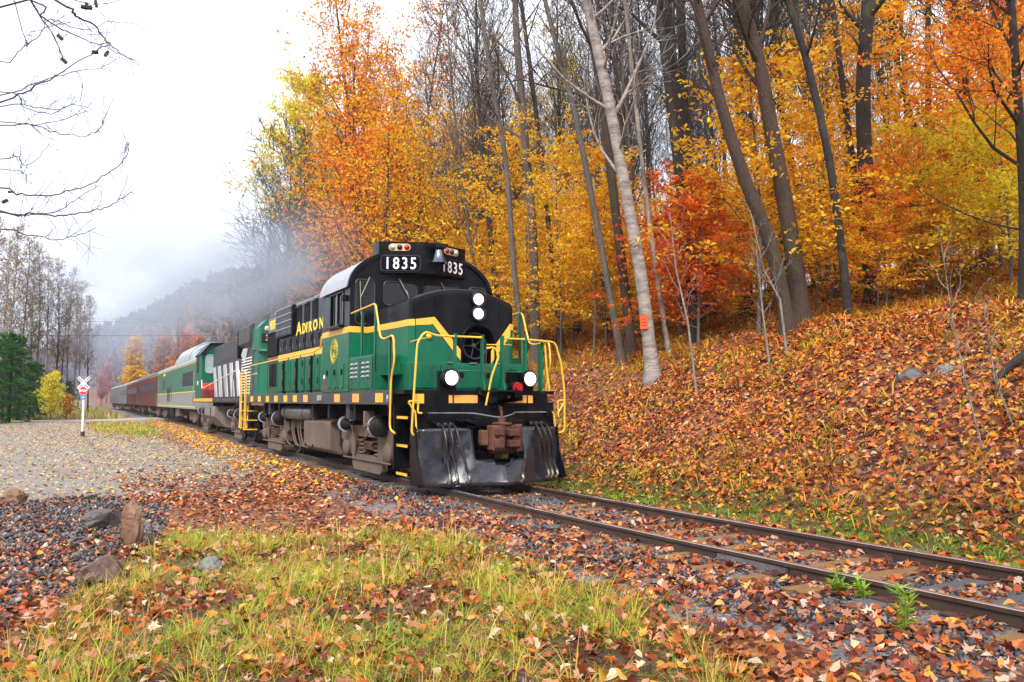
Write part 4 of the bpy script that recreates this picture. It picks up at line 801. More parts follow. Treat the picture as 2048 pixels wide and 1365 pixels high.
def np_mesh(name, co, faces, m, colors=None, parent=None, smooth=False):
    me = bpy.data.meshes.new(name); nf, k = faces.shape
    me.vertices.add(len(co)); me.vertices.foreach_set('co', np.ascontiguousarray(co, np.float32).ravel())
    me.loops.add(nf * k); me.loops.foreach_set('vertex_index', faces.astype(np.int32).ravel())
    me.polygons.add(nf); me.polygons.foreach_set('loop_start', np.arange(0, nf * k, k, dtype=np.int32))
    if smooth: me.polygons.foreach_set('use_smooth', np.ones(nf, bool))
    me.update(calc_edges=True)
    if colors is not None:
        a = me.color_attributes.new('Col', 'FLOAT_COLOR', 'POINT'); c4 = np.ones((len(co), 4), np.float32); c4[:, :3] = colors; a.data.foreach_set('color', c4.ravel())
    me.materials.append(m); o = bpy.data.objects.new(name, me); COL.objects.link(o)
    if parent: o.parent = parent
    return o
def axis(parts):
    out = []
    for a, b, s in parts: out += list(np.arange(a, b, s))
    return np.array(out + [parts[-1][1]])
xs = axis([(-60, -14, 2.0), (-14, 12, .2), (12, 40, .5), (40, 90, 1.5), (90, 240, 5), (240, 900, 15)])
ys = axis([(-900, -150, 25), (-150, -30, 4), (-30, -14, .8), (-14, 9, .2), (9, 20, .8), (20, 80, 5), (80, 900, 25)])
co, q = grid_mesh(xs, ys, terrain)
def softmask(poly, x, y, sc):
    m = np.zeros(x.shape)
    for k in range(12): m += inpoly(x + sc * math.cos(k * 2.4) * (.3 + .06 * k), y + sc * math.sin(k * 2.4) * (.3 + .06 * k), poly)
    return m / 12
x, y = co[:, 0], co[:, 1]; d = y - yc(x)
cols = np.zeros((len(co), 3)); cols[:, 0] = softmask(LOT, x, y, 1) ; cols[:, 1] = np.maximum(np.maximum(inpoly(x, y, GRASS), .6 * inpoly(x, y, MEADOW)), inpoly(x, y, FIELD)); cols[:, 1] = np.maximum(cols[:, 1], ((d < -2.0) & (d > -3.0) & (x < 30)))
cols[:, 2] = np.maximum((np.abs(d) < 2.3) & (x < 400), inpoly(x, y, PILE))
gm = bpy.data.materials.new('ground_soil'); gm.use_nodes = True; t = gm.node_tree; pb = t.nodes['Principled BSDF']
at = N(t, 'ShaderNodeAttribute', attribute_name='Col'); sp = N(t, 'ShaderNodeSeparateColor'); L(t, at.outputs['Color'], sp.inputs[0])
tc = N(t, 'ShaderNodeTexCoord')
nA = N(t, 'ShaderNodeTexNoise', i={'Scale': 1.1, 'Detail': 8., 'Roughness': .7}); L(t, tc.outputs['Object'], nA.inputs[0])
nB = N(t, 'ShaderNodeTexNoise', i={'Scale': 9., 'Detail': 8., 'Roughness': .75}); L(t, tc.outputs['Object'], nB.inputs[0])
vo = N(t, 'ShaderNodeTexVoronoi', i={'Scale': 16.}); L(t, tc.outputs['Object'], vo.inputs[0])
vg = N(t, 'ShaderNodeTexVoronoi', i={'Scale': 38.}); L(t, tc.outputs['Object'], vg.inputs[0])
def ramp(t, src, stops):
    r = N(t, 'ShaderNodeValToRGB'); el = r.color_ramp.elements
    while len(el) < len(stops): el.new(.5)
    for e, (p, c) in zip(el, stops): e.position = p; e.color = (*c, 1)
    L(t, src, r.inputs[0]); return r.outputs[0]
svc = N(t, 'ShaderNodeSeparateColor'); L(t, vo.outputs['Color'], svc.inputs[0])
sgc = N(t, 'ShaderNodeSeparateColor'); L(t, vg.outputs['Color'], sgc.inputs[0])
leafc = ramp(t, svc.outputs[0], [(0, (.025, .010, .006)), (.25, (.09, .022, .008)), (.5, (.22, .06, .015)), (.7, (.26, .10, .04)), (.88, (.34, .17, .03)), (1, (.15, .03, .01))])
grav = ramp(t, sgc.outputs[0], [(0, (.05, .05, .06)), (.4, (.12, .115, .13)), (.7, (.20, .19, .20)), (.86, (.26, .19, .14)), (1, (.4, .24, .1))])
lot_ = ramp(t, sgc.outputs[0], [(0, (.11, .098, .095)), (.5, (.195, .175, .165)), (.78, (.27, .245, .225)), (.9, (.40, .30, .17)), (1, (.50, .36, .12))])
grs = ramp(t, nB.outputs['Fac'], [(.3, (.03, .025, .008)), (.5, (.09, .055, .015)), (.7, (.17, .09, .02))])
def mixm(a, b, f): 
    m = N(t, 'ShaderNodeMixRGB'); L(t, f, m.inputs[0]); L(t, a, m.inputs[1]); L(t, b, m.inputs[2]); return m.outputs[0]
def edge(f):
    a = N(t, 'ShaderNodeMath', operation='ADD'); L(t, f, a.inputs[0]); L(t, nA.outputs['Fac'], a.inputs[1])
    r = N(t, 'ShaderNodeMapRange', i={'From Min': .92, 'From Max': 1.08}); L(t, a.outputs[0], r.inputs[0]); return r.outputs[0]
c = mixm(leafc, grav, edge(sp.outputs[2])); c = mixm(c, grs, edge(sp.outputs[1])); c = mixm(c, lot_, edge(sp.outputs[0]))
L(t, c, pb.inputs['Base Color']); pb.inputs['Roughness'].default_value = .62
bp = N(t, 'ShaderNodeBump', i={'Strength': .6, 'Distance': .03}); L(t, vg.outputs['Distance'], bp.inputs['Height']); L(t, bp.outputs[0], pb.inputs['Normal'])
g = np_mesh('ground', co, q, gm, cols, smooth=True); tag(g, kind='structure')
# road over the crossing, beyond the lot
RM = mat('road_pale_asphalt', (.36, .35, .34), .7, var=.1, dirt=(.25, .23, .2), dfac=.4)
def ribbon(pts, w, th, name, m):
    b = MB(); P = [Vector((p[0], p[1], 0)) for p in pts]; rows = []
    for i, p in enumerate(P):
        tg = (P[min(i + 1, len(P) - 1)] - P[max(i - 1, 0)]).normalized(); nrm = Vector((-tg.y, tg.x, 0))
        for k_ in (-1, 1):
            qv = p + nrm * w / 2 * k_; dd_ = abs(p.y - float(yc(p.x))); k2_ = min(1., max(0., (dd_ - 1.6) / 4)); zz = -.035 * (1 - k2_) + float(terrain(p.x, p.y)) * k2_ - .02 * k2_
            b.v.append((qv.x, qv.y, zz + .05)); b.v.append((qv.x, qv.y, zz - .4))
    for i in range(len(P) - 1):
        a = i * 4; c_ = a + 4; b.f += [(a, c_, c_ + 2, a + 2), (a + 1, a + 3, c_ + 3, c_ + 1), (a, a + 1, c_ + 1, c_), (a + 2, c_ + 2, c_ + 3, a + 3)]
    return b.build(name, m)
rd = ribbon([(64.5, -2.4), (64.5, 1.4), (64.5, 3), (64.5, 4.5), (64.5, 6), (64.5, 9), (64.5, 12), (64.5, 22), (64.5, 40), (64.5, 70), (64.5, 130)], 6.2, .1, 'road', RM); tag(rd, kind='structure')
# ================================================================== TRACK
tb = MB()
XT = axis([(-60, -14, 1.5), (-14, 20, .4), (20, 300, 3)])
def off(xv, dd, z): 
    yv = float(yc(xv)); s_ = (float(yc(xv + .5)) - float(yc(xv - .5))); nrm = Vector((-s_, 1, 0)).normalized(); return (xv + nrm.x * dd, yv + nrm.y * dd, z)
bed = [(-1.6, -.30), (-1.35, -.155), (-.8, -.145), (0, -.155), (.8, -.145), (1.4, -.155), (2.0, -.34)]
for xv in XT:
    for dd, z in bed: tb.v.append(off(float(xv), dd, z + .012 * math.sin(xv * 3 + dd * 7)))
nb_ = len(bed)
for i in range(len(XT) - 1):
    for j in range(nb_ - 1): tb.f.append((i * nb_ + j, (i + 1) * nb_ + j, (i + 1) * nb_ + j + 1, i * nb_ + j + 1))
BAL = mat('ballast_gravel', (.045, .042, .046), .8, var=.6, scale=45, dirt=(.16, .07, .04), dfac=.6, dscale=3, bump=1., bscale=60)
trk = tb.build('track_bed', BAL, smooth=True); tag(trk, kind='structure')
RAILW = mat('rail_rusty_side', (.045, .026, .02), .6, var=.3, dirt=(.09, .045, .03), dfac=.5); RAILT = mat('rail_worn_top', (.48, .40, .37), .24, metal=.75, var=.15)
rp = [(-.07, -.172), (.07, -.172), (.07, -.16), (.02, -.145), (.012, -.045), (.036, -.036), (.036, -.004), (-.036, -.004), (-.036, -.036), (-.012, -.045), (-.02, -.145), (-.07, -.16)]
for s in (1, -1):
    b = MB()
    for xv in XT:
        for (dy, z) in rp: b.v.append(off(float(xv), s * .755 + dy, z))
    n = len(rp)
    for i in range(len(XT) - 1):
        for j in range(n): b.f.append((i * n + j, i * n + (j + 1) % n, (i + 1) * n + (j + 1) % n, (i + 1) * n + j))
    rl = b.build('rail', RAILW, trk)
    b = MB()
    for xv in XT:
        for (dy, z) in ((-.034, -.0035), (.034, -.0035), (.028, .001), (-.028, .001)): b.v.append(off(float(xv), s * .755 + dy, z))
    for i in range(len(XT) - 1):
        for j in range(4): b.f.append((i * 4 + j, i * 4 + (j + 1) % 4, (i + 1) * 4 + (j + 1) % 4, (i + 1) * 4 + j))
    b.build('rail_head', RAILT, rl)
# joint bar on the near rail
xj = -7.05
for dx in (0,):
    b = MB(); yj = float(yc(xj)); b.box(xj - .45, xj + .45, yj + .755 + .018, yj + .755 + .045, -.14, -.05)
    for k in range(6): b.lathe((xj - .375 + k * .15, yj + .755 + .045, -.095), (0, 1, 0), [(0, .018), (.02, .016)], 8)
    jb = b.build('joint_bar', STEEL, trk)
rng = random.Random(11)
TIES = [mat('tie_grey_weathered', (.10, .095, .105), .85, var=.35, scale=10, stretch=(6, .6, 1), bump=.5, bscale=25, dirt=(.05, .04, .035), dfac=.5),
        mat('tie_newer_brown', (.24, .12, .04), .75, var=.25, scale=10, stretch=(6, .6, 1), bump=.4, bscale=25, dirt=(.09, .05, .03), dfac=.5)]
tie_me = []
for m in TIES:
    me = MB().box(-.115, .115, -1.3, 1.3, -.17, 0).build('tie', m, bevel=.0); tie_me.append(me.data); bpy.data.objects.remove(me)
xt = -13.5; n = 0
while xt < 170 and n < 290:
    if xt < 1 or n % 1 == 0:
        o = bpy.data.objects.new('tie', tie_me[1 if rng.random() < .33 else 0]); COL.objects.link(o); o.parent = trk
        p = off(xt, rng.uniform(-.06, .06), -.118 + rng.uniform(-.010, .006)); s_ = float(yc(xt + .5) - yc(xt - .5)); o.location = p; o.rotation_euler = (rng.uniform(-.01, .01), rng.uniform(-.01, .01), math.atan(s_) + rng.uniform(-.03, .03)); n += 1
    xt += .56
pm = MB().box(-.09, .09, -.16, .16, 0, .015).cbox((-.06, .1, .02), (.03, .03, .03)).cbox((.06, -.1, .02), (.03, .03, .03)).build('tie_plate', RUST); pme = pm.data; bpy.data.objects.remove(pm)
xt = -13.5
while xt < 1:
    for s in (1, -1):
        o = bpy.data.objects.new('tie_plate', pme); COL.objects.link(o); o.parent = trk; o.location = off(xt, s * .755, -.124)
    xt += .56
# ================================================================== SCATTER
RNG = np.random.default_rng(5)
def rotm(ax, ay, az):
    cx, sx, cy, sy, cz, sz = np.cos(ax), np.sin(ax), np.cos(ay), np.sin(ay), np.cos(az), np.sin(az)
    Rm = np.empty((len(ax), 3, 3)); Rm[:, 0, 0] = cz * cy; Rm[:, 0, 1] = cz * sy * sx - sz * cx; Rm[:, 0, 2] = cz * sy * cx + sz * sx
    Rm[:, 1, 0] = sz * cy; Rm[:, 1, 1] = sz * sy * sx + cz * cx; Rm[:, 1, 2] = sz * sy * cx - cz * sx
    Rm[:, 2, 0] = -sy; Rm[:, 2, 1] = cy * sx; Rm[:, 2, 2] = cy * cx; return Rm
def scatter(protos, pos, Rm, sc, col, cvar=.0):
    """merge many small pieces (leaves, blades, stones) into one triangle soup with a colour each"""
    V, F, C = [], [], []; base = 0; pick = RNG.integers(0, len(protos), len(pos))
    for k, (pv, pf) in enumerate(protos):
        m = pick == k
        if not m.any(): continue
        v = np.einsum('nij,vj->nvi', Rm[m], pv) * sc[m][:, None, None] + pos[m][:, None, :]
        n, nv = v.shape[:2]; f = pf[None] + (np.arange(n) * nv)[:, None, None] + base
        c = np.repeat(col[m][:, None, :], nv, 1)
        if cvar: c = c * (1 + RNG.uniform(-cvar, cvar, (n, nv, 1)))
        V.append(v.reshape(-1, 3)); F.append(f.reshape(-1, 3)); C.append(c.reshape(-1, 3)); base += n * nv
    return np.concatenate(V), np.concatenate(F), np.clip(np.concatenate(C), 0, 1)
def leafproto(kind, curl, seed):
    r = random.Random(seed)
    if kind == 'maple':
        ang = [-90, -62, -38, -8, 14, 34, 52, 74, 90, 106, 128, 146, 166, 188, 218, 242]; rad = [.42, .46, .30, .62, .34, .66, .40, .44, .80, .44, .40, .66, .34, .62, .30, .46]
        ang = ang[::1]
    else:
        ang = [-90, -55, -15, 20, 55, 90, 125, 160, 195, 235]; rad = [.6, .45, .36, .38, .46, .72, .46, .38, .36, .45]
    pts = [(0, 0, 0)] + [(rr * math.cos(R(a)) * r.uniform(.85, 1.15), rr * math.sin(R(a)) * r.uniform(.85, 1.15), 0) for a, rr in zip(ang, rad)]
    v = np.array(pts); v[:, 2] = curl * (v[:, 0] ** 2) * r.uniform(.4, 1.4) + curl * .6 * v[:, 1] ** 2 * r.uniform(-1, 1) + np.array([r.uniform(-.07, .07) for _ in pts]); v[0, 2] -= .05
    n = len(pts) - 1; f = np.array([(0, 1 + i, 1 + (i + 1) % n) for i in range(n)]); return v, f
LITTER = [leafproto('maple', .9, 1), leafproto('maple', -.8, 2), leafproto('beech', 1.4, 3), leafproto('beech', -1.0, 4), leafproto('beech', .6, 5)]
def simpleleaf(curl, seed):
    r = random.Random(seed); v = np.array([(0, -.6, .02), (.36, -.05, curl * .3), (0, .62, .05), (-.36, .05, curl * .25), (0, 0, -.03 * curl)]); return v, np.array([(0, 1, 4), (1, 2, 4), (2, 3, 4), (3, 0, 4)])
SIMPLE = [simpleleaf(1, 1), simpleleaf(-1, 2)]
def pal(n, cols, ws, jit=.18):
    cols = np.array(cols); ws = np.array(ws, float); k = RNG.choice(len(cols), n, p=ws / ws.sum()); c = cols[k] * (1 + RNG.uniform(-jit, jit, (n, 1))) * (1 + RNG.uniform(-.1, .1, (n, 3))); return np.clip(c, 0, .95)
RED_LIT = ([(.44, .085, .014), (.58, .16, .022), (.44, .17, .08), (.13, .022, .012), (.25, .05, .018), (.56, .27, .15), (.64, .34, .05), (.05, .014, .009), (.66, .44, .30)], [14, 14, 16, 14, 17, 12, 5, 13, 7])
BANK_LIT = ([(.52, .085, .008), (.68, .20, .015), (.52, .16, .03), (.10, .016, .006), (.24, .04, .008), (.60, .26, .10), (.66, .34, .03), (.04, .012, .006), (.62, .38, .22)], [14, 15, 14, 14, 16, 8, 9, 14, 4])
YEL_LIT = ([(.72, .46, .05), (.66, .48, .20), (.64, .30, .05), (.40, .13, .04), (.54, .38, .26), (.64, .52, .32), (.16, .05, .03)], [13, 18, 12, 10, 17, 16, 11])
def normals(x, y, e=.15):
    zx = (terrain(x + e, y) - terrain(x - e, y)) / (2 * e); zy = (terrain(x, y + e) - terrain(x, y - e)) / (2 * e); return zx, zy
def lay(n, xr, yr, keep, size, palette, tilt=.35, protos=LITTER, lift=.02, cvar=.12, name='leaf_litter', mater=None, sizej=.35, tracklift=True):
    x = RNG.uniform(*xr, n); y = RNG.uniform(*yr, n); k = keep(x, y); x, y = x[k], y[k]; n = len(x)
    d = y - yc(x); z = terrain(x, y); z = np.where(np.abs(d) < 1.35, -.128, z) + RNG.uniform(.005, lift, n)
    zx, zy = normals(x, y); ax = np.arctan(zy) + RNG.normal(0, tilt, n); ay = -np.arctan(zx) + RNG.normal(0, tilt, n); az0 = RNG.uniform(0, 6.28, n)
    R1 = rotm(ax, ay, np.zeros(n)); R2 = rotm(np.zeros(n), np.zeros(n), az0); Rm = np.einsum('nij,njk->nik', R1, R2)
    z = z + size * .18 * np.abs(np.sin(ax)) 
    sc = size * (1 + RNG.uniform(-sizej, sizej, n)); return scatter(protos, np.stack([x, y, z], 1), Rm, sc, pal(n, *palette), cvar)
def near(x, y, a, b): 
    dd = np.hypot(x - CAMX, y - CAMY); return (dd >= a) & (dd < b)
def vis(x, y, margin=.12):
    dx = x - CAMX; dy = y - CAMY; dep = dx * math.cos(TH) - dy * math.sin(TH); r = -dx * math.sin(TH) - dy * math.cos(TH); return (dep > 3.2) & (np.abs(r) < dep * (.64 + margin) + 1.)
fBm = lambda x, y, s=1.: (np.sin(x * s * 2.1 + 1.3 * np.sin(y * s * 1.7)) + np.sin(y * s * 2.7 + 1.1 * np.sin(x * s * 1.3 + 2)) + .6 * np.sin((x + y) * s * 5.1)) / 2.6
LM = matcol('dead_leaf', .34, transl=.12, spec=.35)
def joinparts(parts, name, m, **kw):
    V, F, C = [], [], []; b0 = 0
    for v, f, c in parts: V.append(v); F.append(f + b0); C.append(c); b0 += len(v)
    o = np_mesh(name, np.concatenate(V), np.concatenate(F), m, np.concatenate(C)); tag(o, kind='stuff', **kw); return o
loco_clear = lambda x, y: ~((x > -.3) & (x < 200) & (np.abs(y - yc(x)) < 1.25))
leftk = lambda x, y: (y - yc(x)) > -1.5
def prob(p): return RNG.random(p.shape) < p
def kn(x, y):   # near litter on the left and between the rails
    d = y - yc(x); g = inpoly(x, y, GRASS); pl_ = inpoly(x, y, PILE); lt = inpoly(x, y, LOT)
    p = np.where(g, .42 + .4 * fBm(x + 1, y, 1.2), np.where(pl_, .6 + .5 * fBm(x, y, 1.1), np.where(lt, .05, .78 + .2 * fBm(x, y, .9))))
    ontie = np.abs(((x + 13.5 + .28) % .56) - .28) < .12
    p = np.where((np.abs(d) < 1.4), np.where(ontie & (np.abs(d) < 1.3), .04, .55) + .25 * fBm(x, y, 2.2), p)
    shoulder = inpoly(x, y, [(-1.5, 2.3), (-9.5, 1.7), (-9.5, 2.9), (-7.8, 2.6), (-4, 2.4)]); p = np.where(shoulder, .55 + .3 * fBm(x, y, 1.5), p)
    p = np.where(d > 1.4, p * np.clip((7.5 - x + .8 * fBm(x, y, .8)) / 4., 0, 1), p)
    railc = np.abs(np.abs(d) - .755) > .06
    return (d > -1.5) & vis(x, y) & prob(p) & loco_clear(x, y) & railc
parts = []
parts.append(lay(26000, (-12.5, 3), (-1.6, 9), lambda x, y: kn(x, y) & near(x, y, 0, 12), .05, RED_LIT, tilt=.35, protos=SIMPLE, lift=.02))
parts.append(lay(46000, (-12.5, 3), (-1.6, 9), lambda x, y: kn(x, y) & near(x, y, 0, 11.5), .07, RED_LIT, tilt=.42, lift=.05))
parts.append(lay(46000, (-6, 22), (-1.6, 14), lambda x, y: kn(x, y) & near(x, y, 11.5, 26) & (x < 14), .08, RED_LIT, tilt=.35, protos=SIMPLE, lift=.04))
parts.append(lay(5000, (-12.5, -1), (1.6, 8), lambda x, y: inpoly(x, y, GRASS) & vis(x, y) & prob(.5 + .45 * fBm(x + 2, y, 1.6)) & (np.hypot(x - CAMX, y - CAMY) > 3.4), .075, RED_LIT, tilt=.5, lift=.11))
joinparts(parts, 'leaf_litter', LM, label='rust red and tan fallen leaves between the grass and the rails', cat='fallen leaves')
dlot = lambda x, y: y - yc(x)
parts = [lay(64000, (3, 62), (1.0, 30), lambda x, y: vis(x, y) & (dlot(x, y) > 1.3) & ~inpoly(x, y, MEADOW) & prob(np.clip(1.15 * np.exp(-(dlot(x, y) - 1.3) / (3.4 + .10 * x)) + .17 - x / 260, .02, .95) + .12 * fBm(x, y, .5)), .082, YEL_LIT, tilt=.22, protos=SIMPLE, lift=.02),
         lay(7000, (2, 14), (1.0, 5.5), lambda x, y: vis(x, y) & (dlot(x, y) > 1.3) & prob(np.clip(1. - (x - 2) / 9, 0, .8)), .08, RED_LIT, tilt=.3, protos=SIMPLE, lift=.03),
         lay(7000, (3, 60), (.2, 4.), lambda x, y: vis(x, y) & (dlot(x, y) > 1.25) & (dlot(x, y) < 2.6) & prob(np.full(x.shape, .85)), .10, ([(.85, .5, .03), (.8, .35, .03), (.55, .15, .03)], [3, 3, 2]), tilt=.35, protos=SIMPLE, lift=.06)]
joinparts(parts, 'gravel_lot_leaves', LM, label='yellow and tan leaves strewn over the grey gravel lot', cat='fallen leaves')
def kb(x, y):
    d = y - yc(x); e = -d; p = np.clip((e - 2.1) / .9, 0, 1) * (.72 + .25 * fBm(x, y, .8)); p = np.where((e > 1.55) & (e <= 2.4), .12, p)
    return (e > 1.55) & vis(x, y) & prob(p)
parts = [lay(110000, (-12, 8), (-15, -1.5), lambda x, y: kb(x, y) & near(x, y, 0, 20), .072, BANK_LIT, tilt=.4, protos=SIMPLE + LITTER[2:4], lift=.05, sizej=.5),
         lay(60000, (-8, 34), (-24, -1.5), lambda x, y: kb(x, y) & near(x, y, 20, 45), .09, BANK_LIT, tilt=.5, protos=SIMPLE, lift=.1)]
joinparts(parts, 'bank_leaf_litter', LM, label='brown and orange leaf litter covering the bank right of the track', cat='fallen leaves')
# grass
def bladeX(w_, bend): return blade(bend, w_, 0)
def blade(bend, w_, seed):
    v = []; 
    for i in range(4):
        t_ = i / 3; v += [(-w_ * (1 - t_ * .92), bend * t_ ** 2, t_ * (1 - .25 * bend * t_)), (w_ * (1 - t_ * .92), bend * t_ ** 2, t_ * (1 - .25 * bend * t_))]
    f = []
    for i in range(3): a = 2 * i; f += [(a, a + 1, a + 3), (a, a + 3, a + 2)]
    return np.array(v), np.array(f)
BL = [blade(.3, .014, 1), blade(.7, .015, 2), blade(1.15, .017, 3), blade(.5, .010, 4)]
def blade2(bend, w_): return np.array([(-w_, 0, 0), (w_, 0, 0), (w_ * .7, bend * .3, .55), (-w_ * .7, bend * .3, .55), (0, bend, 1 - .25 * bend)]), np.array([(0, 1, 2), (0, 2, 3), (3, 2, 4)])
BLW = [blade2(.7, .03), blade2(1.1, .035), blade2(1.5, .045)]
GM = matcol('grass_blade', .5, transl=.35)
def tufts(nt_, xr, yr, keep, per, h, spread, palette, hj=.4, splay=.45, protos=BL):
    x = RNG.uniform(*xr, nt_); y = RNG.uniform(*yr, nt_); k = keep(x, y); x, y = x[k], y[k]; n = len(x)
    per_ = RNG.integers(per // 2, per + 1, n); hh = h * (1 + RNG.uniform(-hj, hj, n)); idx_ = np.repeat(np.arange(n), per_); m = len(idx_)
    a = RNG.uniform(0, 6.28, m); r = spread * RNG.random(m) ** .7; px = x[idx_] + r * np.cos(a); py = y[idx_] + r * np.sin(a); pz = terrain(px, py) - .01
    tc_ = pal(n, *palette, .1)[idx_]; tc_ = tc_ * (1 + RNG.uniform(-.25, .25, (m, 1)))
    lean = splay * r / spread + RNG.normal(0, .12, m)
    R2 = rotm(np.zeros(m), np.zeros(m), a - math.pi / 2); R1 = rotm(-lean, np.zeros(m), np.zeros(m)); Rm = np.einsum('nij,njk->nik', R2, R1)
    sc = hh[idx_] * RNG.uniform(.5, 1.1, m); return scatter(protos, np.stack([px, py, pz], 1), Rm, sc, np.clip(tc_, 0, .9), .12)
GP = ([(.26, .42, .025), (.42, .52, .035), (.60, .52, .06), (.70, .46, .09), (.12, .34, .03)], [5, 8, 9, 7, 3])
DRY = ([(.62, .40, .10), (.55, .36, .06), (.50, .42, .06), (.45, .22, .06)], [4, 4, 2, 2])
kg = lambda x, y: inpoly(x + .25 * fBm(x, y, 3), y + .25 * fBm(y, x, 3.3), GRASS) & vis(x, y) & prob(np.clip(.52 + .85 * fBm(x, y, 1.15), .06, 1)) & (np.hypot(x - CAMX, y - CAMY) > 3.3)
parts = [tufts(7200, (-12.6, -1), (1.6, 8), kg, 26, .20, .12, GP, splay=.85),
         tufts(1500, (-12.6, -1), (1.6, 8), kg, 22, .30, .12, GP, splay=.9),
         tufts(1300, (-12.6, -1), (1.6, 8), kg, 9, .36, .12, DRY, splay=.5, protos=BL[:1] + BL[3:]),
         tufts(260, (-12, 3), (1.5, 8), lambda x, y: vis(x, y) & ~inpoly(x, y, GRASS) & ~inpoly(x, y, LOT) & (y > 2.4), 10, .14, .08, GP, splay=.7)]
joinparts(parts, 'grass_clumps', GM, label='yellow green tufts of grass in front of the track', cat='grass')
parts = [tufts(2600, (28, 60), (.8, 6.5), lambda x, y: inpoly(x + 1.5 * fBm(x, y, .6), y + .5 * fBm(x, y, 1.1), MEADOW), 12, .30, .4, ([(.45, .42, .06), (.3, .36, .05), (.6, .42, .10), (.6, .3, .05)], [2, 2, 2, 1]), splay=1., protos=[blade2(.5, .09), blade2(1., .1)]),
         tufts(5200, (67, 150), (1.8, 55), lambda x, y: inpoly(x, y, FIELD) & vis(x, y), 8, .75, .6, ([(.42, .38, .08), (.26, .30, .05), (.5, .3, .08), (.55, .40, .14)], [3, 2, 1, 3]), protos=[blade2(.3, .06), blade2(.6, .05)])]
joinparts(parts, 'roadside_grass', GM, label='dull yellow grass along the far side of the road', cat='grass')
kd = lambda x, y: vis(x, y) & ((y - yc(x)) < -1.7) & ((y - yc(x)) > -3.3) & prob(.75 + .3 * fBm(x, y, 1.5))
kbank = lambda x, y: vis(x, y) & ((y - yc(x)) < -2.8) & prob(np.clip(.45 + .8 * fBm(x + 3, y, .6), .05, 1))
parts = [tufts(7500, (-12, 14), (-5, -1.5), kd, 12, .13, .10, ([(.18, .42, .02), (.30, .50, .03), (.10, .26, .03), (.4, .42, .05)], [5, 5, 2, 1]), splay=.6, protos=BLW),
         tufts(9800, (-12, 22), (-16, -2.8), kbank, 13, .30, .16, ([(.68, .38, .04), (.60, .44, .05), (.38, .40, .05), (.55, .22, .04), (.36, .10, .03)], [7, 6, 3, 2, 2]), splay=.7, protos=BLW),
         tufts(1700, (-6, 16), (-16, -6.5), kbank, 12, .36, .3, ([(.66, .34, .04), (.72, .44, .05), (.5, .16, .03)], [4, 3, 2]), splay=.7, protos=BLW),
         tufts(420, (-11, 12), (-13, -3.2), lambda x, y: vis(x, y) & prob(np.clip(.3 + .9 * fBm(x, y + 5, .7), 0, 1)), 16, .42, .16, ([(.30, .05, .02), (.42, .10, .02), (.24, .09, .03)], [3, 2, 2]), splay=.6, protos=BLW[:1]),
         tufts(300, (-11, 12), (-13, -3.), lambda x, y: vis(x, y) & prob(.6 * np.ones(x.shape)), 12, .26, .12, ([(.30, .50, .03), (.20, .42, .03)], [3, 2]), splay=.9, protos=BLW)]
joinparts(parts, 'bank_undergrowth', GM, label='tan and green ferns and grass on the leafy bank', cat='undergrowth')
# stones
def stoneproto(seed):
    r = np.random.default_rng(seed); v = np.array([(1, 0, 0), (-1, 0, 0), (0, 1, 0), (0, -1, 0), (0, 0, 1), (0, 0, -1), (.6, .6, .5), (-.6, .5, -.5)], float) * r.uniform(.6, 1.15, (8, 1)); v[:, 2] *= .65
    f = np.array([(0, 6, 4), (0, 2, 6), (6, 2, 4), (4, 2, 1), (4, 1, 3), (4, 3, 0), (5, 2, 0), (5, 7, 2), (7, 1, 2), (5, 1, 7), (5, 3, 1), (5, 0, 3)]); return v, f
ST = [stoneproto(i) for i in range(5)]
SP = ([(.055, .052, .06), (.10, .095, .105), (.17, .155, .165), (.025, .024, .03), (.16, .09, .07), (.32, .28, .27)], [8, 8, 5, 9, 4, 2])
SM = matcol('gravel_stone', .55)
def stones(n, xr, yr, keep, size, lift=.02, name='', pal_=SP):
    x = RNG.uniform(*xr, n); y = RNG.uniform(*yr, n); k = keep(x, y); x, y = x[k], y[k]; n = len(x); d = y - yc(x); z = np.where(np.abs(d) < 1.35, -.150, terrain(x, y)) + RNG.uniform(-.005, lift, n)
    return scatter(ST, np.stack([x, y, z], 1), rotm(RNG.uniform(0, 6, n), RNG.uniform(0, 6, n), RNG.uniform(0, 6, n)), size * RNG.uniform(.5, 1.5, n), pal(n, *pal_), .1)
parts = [stones(36000, (-12, 4), (-1.5, 4), lambda x, y: vis(x, y) & (np.abs(y - yc(x)) < 2.0 + .5 * fBm(x, y, 1)) & near(x, y, 3, 16) & ~((np.abs(((x + 13.5 + .28) % .56) - .28) < .11) & (np.abs(y - yc(x)) < 1.3)), .026, .03),
         stones(9000, (-5, 4), (4.5, 10), lambda x, y: vis(x, y) & inpoly(x, y, PILE), .03, .06)]
joinparts(parts, 'gravel', SM, label='grey crushed stone around the rails and in the heap at left', cat='gravel')
